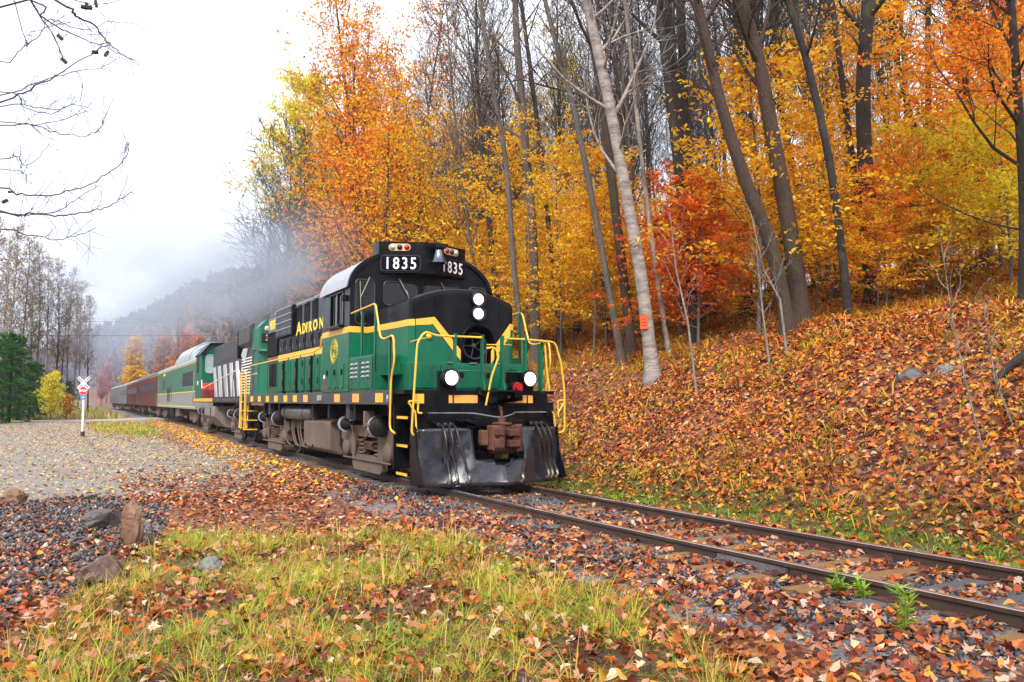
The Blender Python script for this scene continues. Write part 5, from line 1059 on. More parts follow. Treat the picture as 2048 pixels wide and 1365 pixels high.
# boulders: each its own rock
def rock(name, loc, size, m, label, seed, rz=0., flat=0.0, group=None, tiltx=0., tilty=0.):
    r = np.random.default_rng(seed); import bmesh
    bm = bmesh.new(); bmesh.ops.create_icosphere(bm, subdivisions=4, radius=1)
    dirs = r.normal(size=(11, 3)); dirs /= np.linalg.norm(dirs, axis=1)[:, None]; lim = r.uniform(.62, .92, 11)
    from mathutils import noise as mn
    for v in bm.verts:
        p = np.array(v.co)
        for dn, l_ in zip(dirs, lim):
            s_ = p @ dn
            if s_ > l_: p = p - dn * (s_ - l_) * .92
        p = p * (1 + .03 * math.sin(p[0] * 9 + seed) + .03 * math.sin(p[1] * 11 + p[2] * 7)); q_ = Vector(p) * 2.2 + Vector((seed, 0, 0)); p = p * (1 + .16 * mn.fractal(q_, .8, 2.2, 5)); v.co = Vector(p)
    me = bpy.data.meshes.new(name); M = Matrix.Rotation(rz, 4, 'Z') @ Matrix.Rotation(tiltx, 4, 'X') @ Matrix.Rotation(tilty, 4, 'Y') @ Matrix.Diagonal((*size, 1)); bm.transform(M); bm.to_mesh(me); bm.free()
    me.polygons.foreach_set('use_smooth', [True] * len(me.polygons)); me.set_sharp_from_angle(angle=R(24)); me.materials.append(m)
    o = bpy.data.objects.new(name, me); COL.objects.link(o); o.location = loc; return tag(o, label, 'rock', group)
RK1 = mat('rock_brown', (.22, .115, .06), .6, var=.35, scale=4, dirt=(.08, .05, .04), dfac=.7, bump=.7, bscale=9, stretch=(1, 1, 2.5))
RK2 = mat('rock_dark_grey', (.075, .062, .058), .55, var=.4, scale=4, dirt=(.20, .18, .17), dfac=.45, bump=.6, bscale=9)
RK3 = mat('rock_purple_brown', (.12, .065, .05), .55, var=.35, scale=5, dirt=(.26, .21, .20), dfac=.6, bump=.7, bscale=8)
RK4 = mat('rock_pale_grey', (.17, .185, .21), .6, var=.2, scale=8, bump=.3, bscale=20)
# ================================================================== 
def spot(u, v, z=None):
    """point of the ground seen at photograph position u, v"""
    d_ = fw + rt * ((u - 1024) / FPX) + up * ((682.5 - v) / FPX); t_ = 2.
    C0 = Vector((CAMX, CAMY, CAMH))
    for _ in range(4000):
        p = C0 + d_ * t_
        if p.z <= float(terrain(p.x, p.y)): break
        t_ *= 1.004
    return p
def at(u, D):
    p = Vector((CAMX, CAMY, 0)) + fw0 * D + rt * ((u - 1024) / FPX * D); return p
def pt(u, v, D):
    """3-D point at photograph position u, v and distance D"""
    d_ = fw + rt * ((u - 1024) / FPX) + up * ((682.5 - v) / FPX); return Vector((CAMX, CAMY, CAMH)) + d_ * D
p = spot(204, 1060); rock('rock', (p.x, p.y, p.z + .12), (.30, .19, .19), RK2, 'rounded dark grey rock leaning against the upright brown slab', 4, rz=-.9)
p = spot(262, 1092); rock('rock', (p.x, p.y, p.z + .22), (.17, .13, .36), RK1, 'upright brown slab of rock standing in the gravel', 9, rz=.5, tiltx=.12, tilty=.1)
p = spot(200, 1172); rock('rock', (p.x, p.y, p.z + .10), (.30, .20, .20), RK3, 'angular purple brown rock nearest the gravel heap front', 15, rz=-.6, tilty=.35)
p = spot(420, 1140); rock('rock', (p.x, p.y, p.z + .03), (.20, .15, .11), RK4, 'smooth pale grey stone half buried in the grass', 21, rz=.2)
p = spot(22, 1010); rock('rock', (p.x, p.y, p.z + .08), (.32, .22, .20), RK1, 'brown rock at the far left edge of the gravel heap', 27, rz=.9)
p = spot(1835, 750); rock('rock', (p.x, p.y, p.z - .08), (.34, .26, .22), RK2, 'larger grey boulder on the bank beside the green fern', 31, rz=.4)
p = spot(1893, 742); rock('rock', (p.x, p.y, p.z - .08), (.18, .16, .18), RK4, 'smaller pale boulder on the bank right of the larger one', 36, rz=.4)
# ================================================================== TREES
BARK = {}
def bark(name, col, dark, stripes=False):
    had = name in MATS; m = _bark(name, col, dark, stripes)
    if not had and not stripes:
        t = m.node_tree; b = t.nodes['Principled BSDF']; tc = N(t, 'ShaderNodeTexCoord'); mp_ = N(t, 'ShaderNodeMapping', i={'Scale': (1, 1, .16)}); L(t, tc.outputs['Object'], mp_.inputs[0])
        v_ = N(t, 'ShaderNodeTexVoronoi', feature='DISTANCE_TO_EDGE', i={'Scale': 22.}); nd_ = N(t, 'ShaderNodeTexNoise', i={'Scale': 7., 'Detail': 3.}); L(t, mp_.outputs[0], nd_.inputs['Vector']); va_ = N(t, 'ShaderNodeMixRGB', blend_type='ADD', i={'Fac': .12}); L(t, mp_.outputs[0], va_.inputs[1]); L(t, nd_.outputs['Color'], va_.inputs[2]); L(t, va_.outputs[0], v_.inputs['Vector']); r_ = N(t, 'ShaderNodeMapRange', i={'From Min': 0., 'From Max': .16, 'To Min': .6, 'To Max': 1.1}); L(t, v_.outputs['Distance'], r_.inputs[0])
        src = b.inputs['Base Color'].links[0].from_socket; mu = N(t, 'ShaderNodeMixRGB', blend_type='MULTIPLY', i={'Fac': 1.}); L(t, src, mu.inputs[1]); L(t, r_.outputs[0], mu.inputs[2])
        n_ = N(t, 'ShaderNodeTexNoise', i={'Scale': 2.6, 'Detail': 6.}); L(t, tc.outputs['Object'], n_.inputs[0]); rm = N(t, 'ShaderNodeMapRange', i={'From Min': .56, 'From Max': .66, 'To Max': .55}); L(t, n_.outputs['Fac'], rm.inputs[0])
        ms_ = N(t, 'ShaderNodeMixRGB', i={'Color2': (.05, .06, .022, 1)}); L(t, rm.outputs[0], ms_.inputs[0]); L(t, mu.outputs[0], ms_.inputs[1]); L(t, ms_.outputs[0], b.inputs['Base Color'])
        bp_ = N(t, 'ShaderNodeBump', i={'Strength': .9, 'Distance': .03}); L(t, v_.outputs['Distance'], bp_.inputs['Height']); L(t, bp_.outputs[0], b.inputs['Normal'])
    return m
def _bark(name, col, dark, stripes=False):
    m = mat(name, col, .8, var=.35, scale=5, stretch=(1, 1, .35) if not stripes else (1, 1, 3.5), dirt=dark, dfac=.75, dscale=3.5 if not stripes else 2.2, bump=.6, bscale=14); return m
B_DARK = bark('bark_dark', (.028, .020, .017), (.018, .016, .014)); B_BROWN = bark('bark_brown', (.065, .038, .025), (.04, .028, .022)); B_GREY = bark('bark_grey', (.13, .105, .088), (.09, .07, .06))
B_BIRCH = bark('bark_birch', (.36, .31, .28), (.035, .028, .026), True); B_PALE = bark('bark_pale', (.30, .26, .22), (.14, .11, .09)); B_BLACK = bark('bark_black', (.02, .017, .016), (.05, .045, .05)); B_TWIG = bark('bark_twig', (.05, .032, .03), (.05, .035, .035))
CM = matcol('foliage', .5, transl=.55, objcol=True, spec=.25)
RMIN = .0055
def vdir(az, el): return Vector((math.cos(az) * math.cos(el), math.sin(az) * math.cos(el), math.sin(el)))
def limb(mb, rng, p, d, ln, r, nseg, up_, wig, n, tips, kids=0, kl=.5, klev=1, kang=.7, leafstep=0):
    """a wandering tapered limb with sub-branches; tips collects points for leaves"""
    pts, rs = [p.copy()], [r]; cur = p.copy(); dd = d.normalized()
    for i in range(nseg):
        dd = (dd + Vector((rng.gauss(0, wig), rng.gauss(0, wig), rng.gauss(0, wig) + up_))).normalized(); cur = cur + dd * ln / nseg; pts.append(cur.copy()); rs.append(max(RMIN, r * (1 - .85 * (i + 1) / nseg)))
        if leafstep: tips.append((cur.copy(), dd.copy()))
    mb.tube(pts, rs, n, caps=False)
    for k in range(kids):
        i = rng.randint(max(1, nseg // 4), nseg); q = pts[i]; base = (pts[i] - pts[i - 1]).normalized(); az = rng.uniform(0, 6.28); ort = base.orthogonal().normalized(); ort = Matrix.Rotation(az, 3, base) @ ort
        nd = (base * math.cos(kang) + ort * math.sin(kang)).normalized()
        limb(mb, rng, q, nd, ln * kl * rng.uniform(.6, 1.15), rs[i] * .6, 3, up_ * .6, wig, 3, tips, kids=(3 if klev > 1 else 0), kl=.55, klev=klev - 1, kang=kang, leafstep=1)
def leaves(tips, rng_np, per, spread, size, cols, ws, droop=.5, flat=.0, drop=0.):
    T = np.array([t_[0] for t_ in tips]); 
    if drop: T = T[rng_np.random(len(T)) > drop]
    n = len(T) * per; P_ = np.repeat(T, per, 0) + rng_np.normal(0, 1, (n, 3)) * np.array([spread, spread, spread * (1 - flat)])
    cc = np.array(cols); k = rng_np.choice(len(cc), n, p=np.array(ws) / np.sum(ws)); clump = np.repeat(1 + rng_np.uniform(-.22, .22, len(T)), per)
    col = cc[k] * (clump * (1 + rng_np.uniform(-.2, .2, n)))[:, None]
    Rm = rotm(rng_np.normal(droop, .6, n), rng_np.normal(0, .6, n), rng_np.uniform(0, 6.28, n)); 
    R2 = rotm(np.zeros(n), np.zeros(n), rng_np.uniform(0, 6.28, n)); Rm = np.einsum('nij,njk->nik', R2, Rm)
    pv = np.array([(0, -.5, 0), (.23, -.2, .05), (.25, .12, .05), (0, .58, -.05), (-.25, .12, .05), (-.23, -.2, .05)]); pf = np.array([(0, 1, 2), (0, 2, 3), (0, 3, 4), (0, 4, 5)])
    return scatter([(pv, pf)], P_, Rm, size * rng_np.uniform(.65, 1.3, n), col)
class Tree:
    pass
def make_tree(kind, seed, h=14., cols=None, ws=None, barkm=B_BROWN, r=.14, lean=(0, 0), leafsize=.1, per=5, crown0=.45, nb=26, bl=.26, spread=.18, path=None, radii=None, leafdrop=0., flat=.5, kids=5, klev=2, up_=.12, el=(.25, .95), droop=.5):
    """returns (trunk mesh with its limbs, crown mesh) in local coordinates, base at 0"""
    rng = random.Random(seed); rn = np.random.default_rng(seed); mb = MB(); tips = []
    if path is None:
        path = []; x_ = y_ = 0.; n = 12; wx, wy = rng.uniform(-.1, .1), rng.uniform(-.1, .1)
        for i in range(n + 1):
            t_ = i / n; path.append(Vector((lean[0] * h * t_ + .1 * math.sin(t_ * 5 + seed) * h * .08 + wx * t_, lean[1] * h * t_ + .08 * math.sin(t_ * 6 + seed * 2) * h * .08, h * t_ - .3 * (i == 0))))
        radii = [r * (1.35 if i == 0 else 1) * (1 - .88 * (i / n) ** 1.1) + .006 for i in range(n + 1)]
    mb.tube(path, radii, 9 if r > .12 else 6, caps=False)
    tot = len(path) - 1
    def along(t_):
        f = t_ * tot; i = min(int(f), tot - 1); return path[i].lerp(path[i + 1], f - i), radii[i] * (1 - f + i) + radii[i + 1] * (f - i), (path[i + 1] - path[i]).normalized()
    H = (path[-1] - path[0]).length
    for k in range(nb):
        t_ = crown0 + (1 - crown0) * (k + rng.random()) / nb * .99; q, rr, dr = along(min(t_, .99)); az = k * 2.4 + rng.uniform(-.5, .5); e_ = rng.uniform(*el)
        ln = H * bl * (1.15 - .75 * (t_ - crown0) / (1 - crown0)) * rng.uniform(.6, 1.2)
        dv = (vdir(az, e_) + dr * .25).normalized()
        limb(mb, rng, q, dv, ln, max(rr * rng.uniform(.3, .5), .008), 5, up_, .12, 4, tips, kids=kids, kl=.42, klev=klev, kang=.65, leafstep=(1 if cols and kind != 'top' else 0))
    out = [mb]
    if cols:
        if kind == 'top': tips = [q for q in tips if q[0].z > h * .55]
        v, f, c = leaves(tips, rn, per, spread, leafsize, cols, ws, droop=droop, flat=flat, drop=leafdrop); out.append((v, f, c))
    return out
def mk_data(kind, *a, **k):
    """mesh datablocks for a tree: trunk with limbs, crown of leaves"""
    bm_ = k.get('barkm', B_BROWN); res = make_tree(kind, *a, **k); mb = res[0]
    me = bpy.data.meshes.new('trunk'); me.from_pydata(mb.v, [], mb.f); me.polygons.foreach_set('use_smooth', [True] * len(me.polygons)); me.materials.append(bm_); me.update()
    cme = None
    if len(res) > 1:
        o = np_mesh('crown', res[1][0], res[1][1], CM, res[1][2]); cme = o.data; bpy.data.objects.remove(o)
    return me, cme
def put_tree(data, name, x, y, label, cat='tree', group=None, rz=0., sc=1., tint=(1, 1, 1), z=None, tilt=(0, 0)):
    r_ = bpy.data.objects.new(name, None); COL.objects.link(r_); tag(r_, label, cat, group); r_.location = (x, y, float(terrain(x, y)) if z is None else z); r_.rotation_euler = (tilt[0], tilt[1], rz); r_.scale = (sc, sc, sc)
    o = bpy.data.objects.new('trunk', data[0]); COL.objects.link(o); o.parent = r_
    if data[1] is not None:
        c_ = bpy.data.objects.new('crown', data[1]); COL.objects.link(c_); c_.parent = r_; c_.color = (*tint, 1)
    return r_
YC = [(.97, .50, .015), (.97, .62, .025), (.93, .38, .012), (.95, .72, .04), (.66, .24, .02)]; YW = [5, 5, 3, 2, 1]
OC = [(.93, .42, .015), (.88, .28, .015), (.95, .56, .02), (.55, .13, .015)]; OW = [5, 4, 3, 1]
RC = [(.75, .13, .015), (.85, .22, .02), (.5, .07, .015), (.86, .34, .03)]; RW = [5, 4, 2, 2]
LC = [(.86, .74, .04), (.74, .68, .04), (.90, .66, .04), (.45, .50, .03)]; LW = [4, 3, 3, 1]
GC = [(.035, .10, .02), (.05, .13, .03), (.02, .06, .015), (.08, .16, .03)]; GW = [4, 3, 3, 1]
# understorey beeches with layered sprays, their leaves still on
und = [mk_data('u', 100 + i, h=hh, cols=c_, ws=w_, barkm=B_GREY, r=.05, crown0=.12, nb=nb_2, bl=.42, per=8, spread=.15, leafsize=.122, flat=.82, kids=6, klev=1, up_=.0, el=(-.05, .4), droop=.3)
       for i, (hh, c_, w_, nb_2) in enumerate([(6.5, YC, YW, 30), (8., OC, OW, 32), (5., RC, RW, 26), (7., YC, YW, 30), (5.5, LC, LW, 28), (9., YC, YW, 34), (8.5, OC, OW, 32)])]
RMIN = .0085
tall = [mk_data('b', 200 + i, h=hh, barkm=bk, r=r_, crown0=c0, nb=nb_2, bl=.24, kids=8, klev=2, up_=.16, el=(.65, 1.2), lean=ln) for i, (hh, bk, r_, c0, nb_2, ln) in enumerate(
    [(19., B_DARK, .14, .36, 34, (.03, .05)), (17., B_BROWN, .11, .3, 34, (.0, .08)), (21., B_DARK, .18, .4, 34, (.05, .02)), (15., B_GREY, .075, .25, 32, (-.02, .1)), (18., B_TWIG, .10, .28, 36, (.04, .1))])]
tallt = [mk_data('top', 230 + i, h=hh, cols=c_, ws=w_, barkm=bk, r=r_, crown0=.35, nb=30, bl=.22, kids=5, klev=2, up_=.12, el=(.4, 1.0), lean=ln, per=3, leafsize=.13, spread=.22, leafdrop=.45)
        for i, (hh, c_, w_, bk, r_, ln) in enumerate([(17., OC, OW, B_TWIG, .12, (.02, .1)), (18., YC, YW, B_BROWN, .13, (.03, .06)), (16., LC, LW, B_GREY, .12, (0, .04))])]
RMIN = .007
maple = [mk_data('m', 250 + i, h=hh, cols=c_, ws=w_, barkm=B_BROWN, r=.17, crown0=.12, nb=44, bl=.36, kids=7, klev=1, up_=.1, el=(.2, 1.0), per=5, leafsize=.18, spread=.3, leafdrop=.05, lean=(0, .05)) for i, (hh, c_, w_) in enumerate([(14., OC, OW), (15., YC, YW), (13., OC, OW), (13.5, RC, RW)])]
def conifer(seed, h):
    rng = random.Random(seed); mb = MB(); mb.tube([(0, 0, -.3), (0, 0, h * .5), (0, 0, h)], [.13, .08, .01], 6, caps=False); T = []; D_ = []
    nl = int(h * 5.5)
    for k in range(nl):
        t_ = .06 + .92 * k / nl; z = h * t_; ln = h * .30 * (1 - t_) ** .7 * rng.uniform(.5, 1.3) + .15; az = k * 2.4; d_ = vdir(az, .12 - .35 * (1 - t_)); pts = []
        for i in range(6):
            q = Vector((0, 0, z)) + d_ * ln * i / 5 + Vector((0, 0, -.12 * ln * (i / 5) ** 2)); pts.append(q)
            if i: 
                for _ in range(5): T.append(q + Vector((rng.gauss(0, .14), rng.gauss(0, .14), rng.gauss(0, .07)))); D_.append(d_)
        mb.tube(pts, [.02, .018, .014, .01, .007, .004], 3, caps=False)
    T = np.array(T); rn = np.random.default_rng(seed); n = len(T) * 4; P_ = np.repeat(T, 4, 0) + rn.normal(0, .07, (n, 3)); cc = np.array(GC)[rn.choice(4, n, p=np.array(GW) / sum(GW))] * rn.uniform(.7, 1.3, (n, 1))
    pv = np.array([(0, -.5, 0), (.16, 0, 0), (0, .5, 0), (-.16, 0, 0)]); v, f, c = scatter([(pv, np.array([(0, 1, 2), (0, 2, 3)]))], P_, rotm(rn.normal(0, .5, n), rn.normal(0, .5, n), rn.uniform(0, 6.28, n)), rn.uniform(.20, .38, n), cc)
    me = bpy.data.meshes.new('trunk'); me.from_pydata(mb.v, [], mb.f); me.materials.append(B_DARK); o = np_mesh('crown', v, f, CM, c); cm = o.data; bpy.data.objects.remove(o); return me, cm
con = [conifer(1, 9.), conifer(2, 6.5)]
# ---- the trunks one can pick out on the bank, each with its own line
def leader(name, pts, D, w0, w1, barkm, label, seed, topx=None, nb=14, crown0=.45, bl=.16, cols=None, ws=None, kids=5, Dtop=None, **k):
    """pts: photograph positions from base to top, widths in photograph pixels at base and top"""
    base = at(pts[0][0], D); bz = float(terrain(base.x, base.y)); n = len(pts); P_ = []
    Dt = Dtop or D - .4
    for i, (u, v) in enumerate(pts):
        q = pt(u, v, D + (Dt - D) * i / (n - 1))
        P_.append(q)
    P_[0] = Vector((base.x, base.y, bz - .25)); 
    # go on past the top of the picture
    dv = (P_[-1] - P_[-2]).normalized(); Hx = P_[-1] + dv * 4.5
    P_ += [P_[-1] + dv * 1.5, P_[-1] + dv * 3.2 + Vector((.1, .1, 0)), Hx + Vector((.2, .3, 0))]
    # resample smoothly
    Q = []
    for i in range(len(P_) - 1):
        p0, p1, p2, p3 = P_[max(0, i - 1)], P_[i], P_[i + 1], P_[min(len(P_) - 1, i + 2)]
        for kk in range(4):
            t_ = kk / 4; Q.append(.5 * ((2 * p1) + (p2 - p0) * t_ + (2 * p0 - 5 * p1 + 4 * p2 - p3) * t_ * t_ + (3 * p1 - p0 - 3 * p2 + p3) * t_ ** 3))
    Q.append(P_[-1]); r0, r1 = w0 / 2 / FPX * D, w1 / 2 / FPX * D; m = len(Q); nin = (len(pts) - 1) * 4
    rad = [(r0 + (r1 - r0) * i / nin) if i <= nin else r1 * (1 - .85 * (i - nin) / (m - 1 - nin)) for i in range(m)]; rad[0] *= 1.9; rad[1] *= 1.12
    B0 = Vector((base.x, base.y, bz)); loc = [q - B0 for q in Q]
    data = mk_data('l', seed, h=12, barkm=barkm, r=max(r0, .13), path=loc, radii=rad, nb=nb, crown0=crown0, bl=bl, cols=cols, ws=ws, kids=kids, klev=2, up_=.1, el=(.2, .95), **k)
    return put_tree(data, name, B0.x, B0.y, label, z=bz)
leader('birch_tree', [(1308, 748), (1283, 560), (1255, 400), (1213, 180), (1172, 0)], 19.5, 28, 19, B_BIRCH, 'tall pale birch leaning left, small orange board nailed to its trunk', 301, nb=22, crown0=.3, bl=.2)
leader('tree', [(1248, 735), (1198, 470), (1150, 230), (1105, 60)], 22, 15, 10, B_GREY, 'slim grey brown trunk leaning left, just left of the birch', 302, nb=16, crown0=.35)
leader('tree', [(1268, 705), (1232, 430), (1208, 230), (1182, 60), (1172, 0)], 23, 20, 14, B_BROWN, 'straight brown trunk close behind the birch', 303, nb=16, crown0=.3, bl=.22)
leader('tree', [(1342, 715), (1312, 540), (1285, 330), (1262, 120), (1250, 0)], 21, 10, 7, B_PALE, 'thin pale trunk just right of the birch', 304, nb=14, crown0=.3)
leader('tree', [(1400, 690), (1372, 430), (1350, 200), (1330, 0)], 26, 28, 24, B_DARK, 'thick dark trunk behind the red leaved beech', 305, nb=20, crown0=.3, bl=.22)
leader('tree', [(1425, 680), (1380, 400), (1368, 200), (1362, 0)], 28, 20, 15, B_DARK, 'narrower dark trunk pressed against the thick one behind the red beech', 306, nb=16, crown0=.3)
leader('tree', [(1583, 690), (1545, 500), (1490, 360), (1440, 200), (1408, 60), (1395, 0)], 18.2, 31, 16, B_BROWN, 'left trunk of the leaning brown pair on the bank crest', 307, nb=18, crown0=.35, bl=.2)
leader('tree', [(1612, 650), (1578, 450), (1545, 270), (1515, 110), (1482, 0)], 18.8, 36, 22, B_BROWN, 'right and thicker trunk of the leaning brown pair on the bank crest', 308, nb=18, crown0=.35, bl=.2)
leader('tree', [(1700, 645), (1690, 560), (1662, 340), (1618, 140), (1575, 0)], 18, 18, 13, B_BLACK, 'black slender trunk curving left, right of the brown pair', 309, nb=14, crown0=.4)
leader('tree', [(1750, 625), (1742, 480), (1729, 300), (1727, 150), (1738, 0)], 20.5, 31, 26, B_DARK, 'thick upright mossy dark trunk right of the black slender one', 310, nb=16, crown0=.35, cols=OC, ws=OW, per=2, leafsize=.12, leafdrop=.6)
leader('tree', [(1745, 640), (1722, 450), (1693, 230), (1664, 0)], 21.5, 15, 10, B_DARK, 'slim dark trunk crossing behind the thick mossy one', 311, nb=14)
leader('tree', [(1868, 610), (1850, 330), (1820, 230), (1790, 100), (1775, 0)], 24, 17, 8, B_DARK, 'dark trunk with a bend halfway up, toward the right edge', 312, nb=18, crown0=.3, bl=.22)
leader('tree', [(1862, 610), (1856, 300), (1856, 0)], 25, 13, 10, B_DARK, 'straight slim dark trunk beside the bent one', 313, nb=16, crown0=.35)
leader('tree', [(2052, 600), (2047, 400), (2036, 200), (2022, 0)], 15.5, 20, 14, B_DARK, 'large orange red maple filling the upper right corner', 314, nb=34, crown0=.12, bl=.3, cols=[(.80, .24, .02), (.72, .16, .02), (.85, .36, .03)], ws=[4, 3, 2], per=6, leafsize=.095, spread=.2, kids=6, flat=.6)
leader('tree', [(1055, 640), (1030, 560), (1012, 330), (985, 170), (960, 0)], 25, 13, 8, B_GREY, 'slim grey trunk rising behind the right side of the front cab', 315, nb=20, crown0=.3, bl=.2)
leader('tree', [(1072, 680), (1066, 480), (1052, 300), (1035, 100), (1030, 0)], 27, 20, 12, B_GREY, 'grey trunk rising behind the right handrail of the front engine', 316, nb=18, crown0=.3)
leader('tree', [(1125, 700), (1100, 480), (1075, 250), (1050, 60)], 29, 12, 8, B_TWIG, 'thin reddish trunk between the engine and the birch', 317, nb=18, crown0=.3)
leader('tree', [(1490, 670), (1478, 400), (1480, 200), (1470, 0)], 27, 16, 10, B_DARK, 'dark slim trunk between the red beech and the brown pair', 318, nb=18, crown0=.3)
leader('tree', [(1640, 640), (1600, 400), (1560, 200), (1545, 0)], 26, 14, 9, B_BROWN, 'thin brown trunk seen between the brown pair and the black one', 319, nb=18, crown0=.3)
# thin pale saplings standing on the open bank
RMIN = .0035
for (pts, D, lab) in (([(1393, 745), (1375, 640), (1352, 540), (1340, 430)], 17.3, 'thin whitish sapling on the bank right of the birch'),
                      ([(1575, 690), (1560, 600), (1528, 540), (1500, 420)], 16.5, 'thin pale sapling in front of the leaning brown pair'),
                      ([(1540, 730), (1525, 620), (1513, 500)], 16.6, 'thin sapling left of the leaning brown pair'),
                      ([(1962, 930), (1935, 780), (1905, 640), (1880, 470)], 10.6, 'bare spindly sapling low on the bank near the right edge'),
                      ([(2025, 930), (1990, 760), (1965, 600)], 10.8, 'bare forked twig stem at the right edge of the bank')):
    base = at(pts[0][0], D); bz = float(terrain(base.x, base.y)); P_ = [pt(u, v, D) for u, v in pts]; P_[0] = Vector((base.x, base.y, bz - .1)); B0 = Vector((base.x, base.y, bz)); n = len(P_); loc = [q - B0 for q in P_]
    data = mk_data('s', int(pts[0][0]), h=4, barkm=B_PALE, r=.04, path=loc, radii=[.022 * (1 - .8 * i / (n - 1)) * (1.3 if D > 15 else .6) + .002 for i in range(n)], nb=12, crown0=.3, bl=.26, kids=3, klev=1, el=(.3, 1.1))
    put_tree(data, 'sapling', B0.x, B0.y, lab, 'sapling', z=bz)
# ---- the rest of the woods, placed over the slope
rng = random.Random(77)
SEC = [(560, 700, 'left of the front cab'), (700, 800, 'above the left number board'), (800, 900, 'above the bell'), (900, 990, 'above the headlights'), (990, 1080, 'above the right ditch light'), (1080, 1180, 'left of the birch'), (1180, 1270, 'just left of the birch trunk'), (1270, 1350, 'just right of the birch trunk'), (1350, 1450, 'behind the red beech'), (1450, 1540, 'left of the brown pair'), (1540, 1640, 'behind the brown pair'), (1640, 1720, 'by the black trunk'), (1720, 1800, 'behind the mossy trunk'), (1800, 1880, 'by the bent trunk'), (1880, 1970, 'right of the bent trunk'), (1970, 2300, 'at the right edge')]
def sector(x, y):
    dx, dy = x - CAMX, y - CAMY; dep = dx * math.cos(TH) - dy * math.sin(TH); r_ = -dx * math.sin(TH) - dy * math.cos(TH); u = 1024 + FPX * r_ / max(dep, .1); return u, dep
placed = []
def free(x, y, dmin): return all((x - a) ** 2 + (y - b_) ** 2 > dmin * dmin for a, b_ in placed)
def where(u):
    for a, b_, s_ in SEC:
        if a <= u < b_: return s_
    return None
cnt = 0; tries = 0
# bare tall trees
while cnt < 150 and tries < 40000:
    tries += 1; y = -rng.uniform(7.5, 42); x = rng.uniform(-8, 75); u, dep = sector(x, y); e = -(y - float(yc(x)))
    if dep < 21 or u > 2200 or u < 640 or not free(x, y, 1.2 + e * .02): continue
    if u < 900 and e > 22: continue
    if u > 1180 and dep > 42 and rng.random() < .5: continue
    placed.append((x, y)); cnt += 1; s_ = where(u); far = 'deep in the woods' if dep > 45 else 'in the woods'
    if rng.random() < (.45 if u < 860 else (.12 if u < 1180 or u > 1600 else 0.)): put_tree(tallt[rng.choice((0, 0, 1) if u < 1000 else (1, 2, 0))], 'maple_tree', x, y, 'thin tree with a leafy top, %s %s' % (far, s_), group='thin trees with leafy tops %s %s' % (far, s_), rz=rng.uniform(-.5, .5), sc=rng.uniform(.8, 1.12), tint=(1, rng.uniform(.8, 1.05), 1))
    else: put_tree(rng.choice(tall), 'bare_tree', x, y, 'tall bare slender tree %s %s' % (far, s_), group='tall bare trees %s %s' % (far, s_), rz=rng.uniform(-.6, .6), sc=rng.uniform(.8, 1.1))
# understorey
cnt = 0; tries = 0; placed2 = []
while cnt < 132 and tries < 30000:
    tries += 1; y = -rng.uniform(8.2, 34); x = rng.uniform(-9, 70); u, dep = sector(x, y); e = -(y - float(yc(x)))
    if dep < 19 or u > 2250 or u < 620: continue
    if u > 1100 and dep > 30 and rng.random() < .8: continue
    dm = 1.9 + (dep - 18) * .03
    if not all((x - a) ** 2 + (y - b_) ** 2 > dm * dm for a, b_ in placed2): continue
    placed2.append((x, y)); cnt += 1; s_ = where(u)
    if u > 1750: k, nm = rng.choice((0, 1, 3, 4, 6, 5)), None
    elif 1350 < u < 1450 and dep < 26 and rng.random() < .4: k = 2
    else: k = rng.choice((0, 3, 5, 0, 3, 1, 5, 4, 0))
    scl = rng.uniform(.8, 1.25) * (.68 if dep > 26 and u > 1080 else (.85 if u > 1080 else 1.)); szw = 'small' if scl < .92 else ('large' if scl > 1.1 else 'middling'); cname = {0: 'golden yellow', 1: 'orange', 2: 'red orange', 3: 'golden yellow', 4: 'lemon yellow', 5: 'golden yellow', 6: 'orange'}[k]; far = 'farther back' if dep > 34 else 'near the crest'
    put_tree(und[k], 'beech_tree', x, y, '%s %s beech %s %s' % (szw, cname, far, s_), group='%s %s beeches %s %s' % (szw, cname, far, s_), rz=rng.uniform(0, 6.28), sc=scl, tint=(1, rng.uniform(.82, 1.08), 1))
# low leafy saplings along the crest, and the woods on the camera's own side of the line
cnt = 0; tries = 0; placed3 = []
while cnt < 130 and tries < 19000:
    tries += 1; y = -rng.uniform(8.6, 27); x = rng.uniform(-9, 30); u, dep = sector(x, y)
    if dep < 17.5 or u > 2150 or u < 1060 or not all((x - a) ** 2 + (y - b_) ** 2 > 1.5 for a, b_ in placed3): continue
    placed3.append((x, y)); cnt += 1; s_ = where(u); k = rng.choice((0, 1, 4, 6, 0, 3)); cname = {0: 'golden yellow', 1: 'orange', 3: 'golden yellow', 4: 'lemon yellow', 6: 'orange'}[k]
    put_tree(und[k], 'beech_sapling', x, y, 'knee to head high %s sapling on the crest %s' % (cname, s_), 'sapling', group='%s saplings on the crest %s' % (cname, s_), rz=rng.uniform(0, 6.28), sc=rng.uniform(.24, .42) if dep < 24 else rng.uniform(.4, .62))
for i in range(60):
    x, y = -14 - rng.uniform(5, 32), rng.uniform(-14, 55)
    if abs(y - float(yc(x))) < 5: y += 12
    put_tree(rng.choice(maple + con + tall), 'tree', x, y, 'tree in the woods behind the photographer', group='trees in the woods behind the photographer', rz=rng.uniform(0, 6), sc=rng.uniform(.9, 1.3))
for i in range(16):
    x, y = rng.uniform(-10, 40), rng.uniform(34, 60)
    put_tree(rng.choice(maple + con), 'tree', x, y, 'tree on the far side of the lot outside the view', group='trees on the far side of the lot', rz=rng.uniform(0, 6), sc=rng.uniform(.9, 1.3))
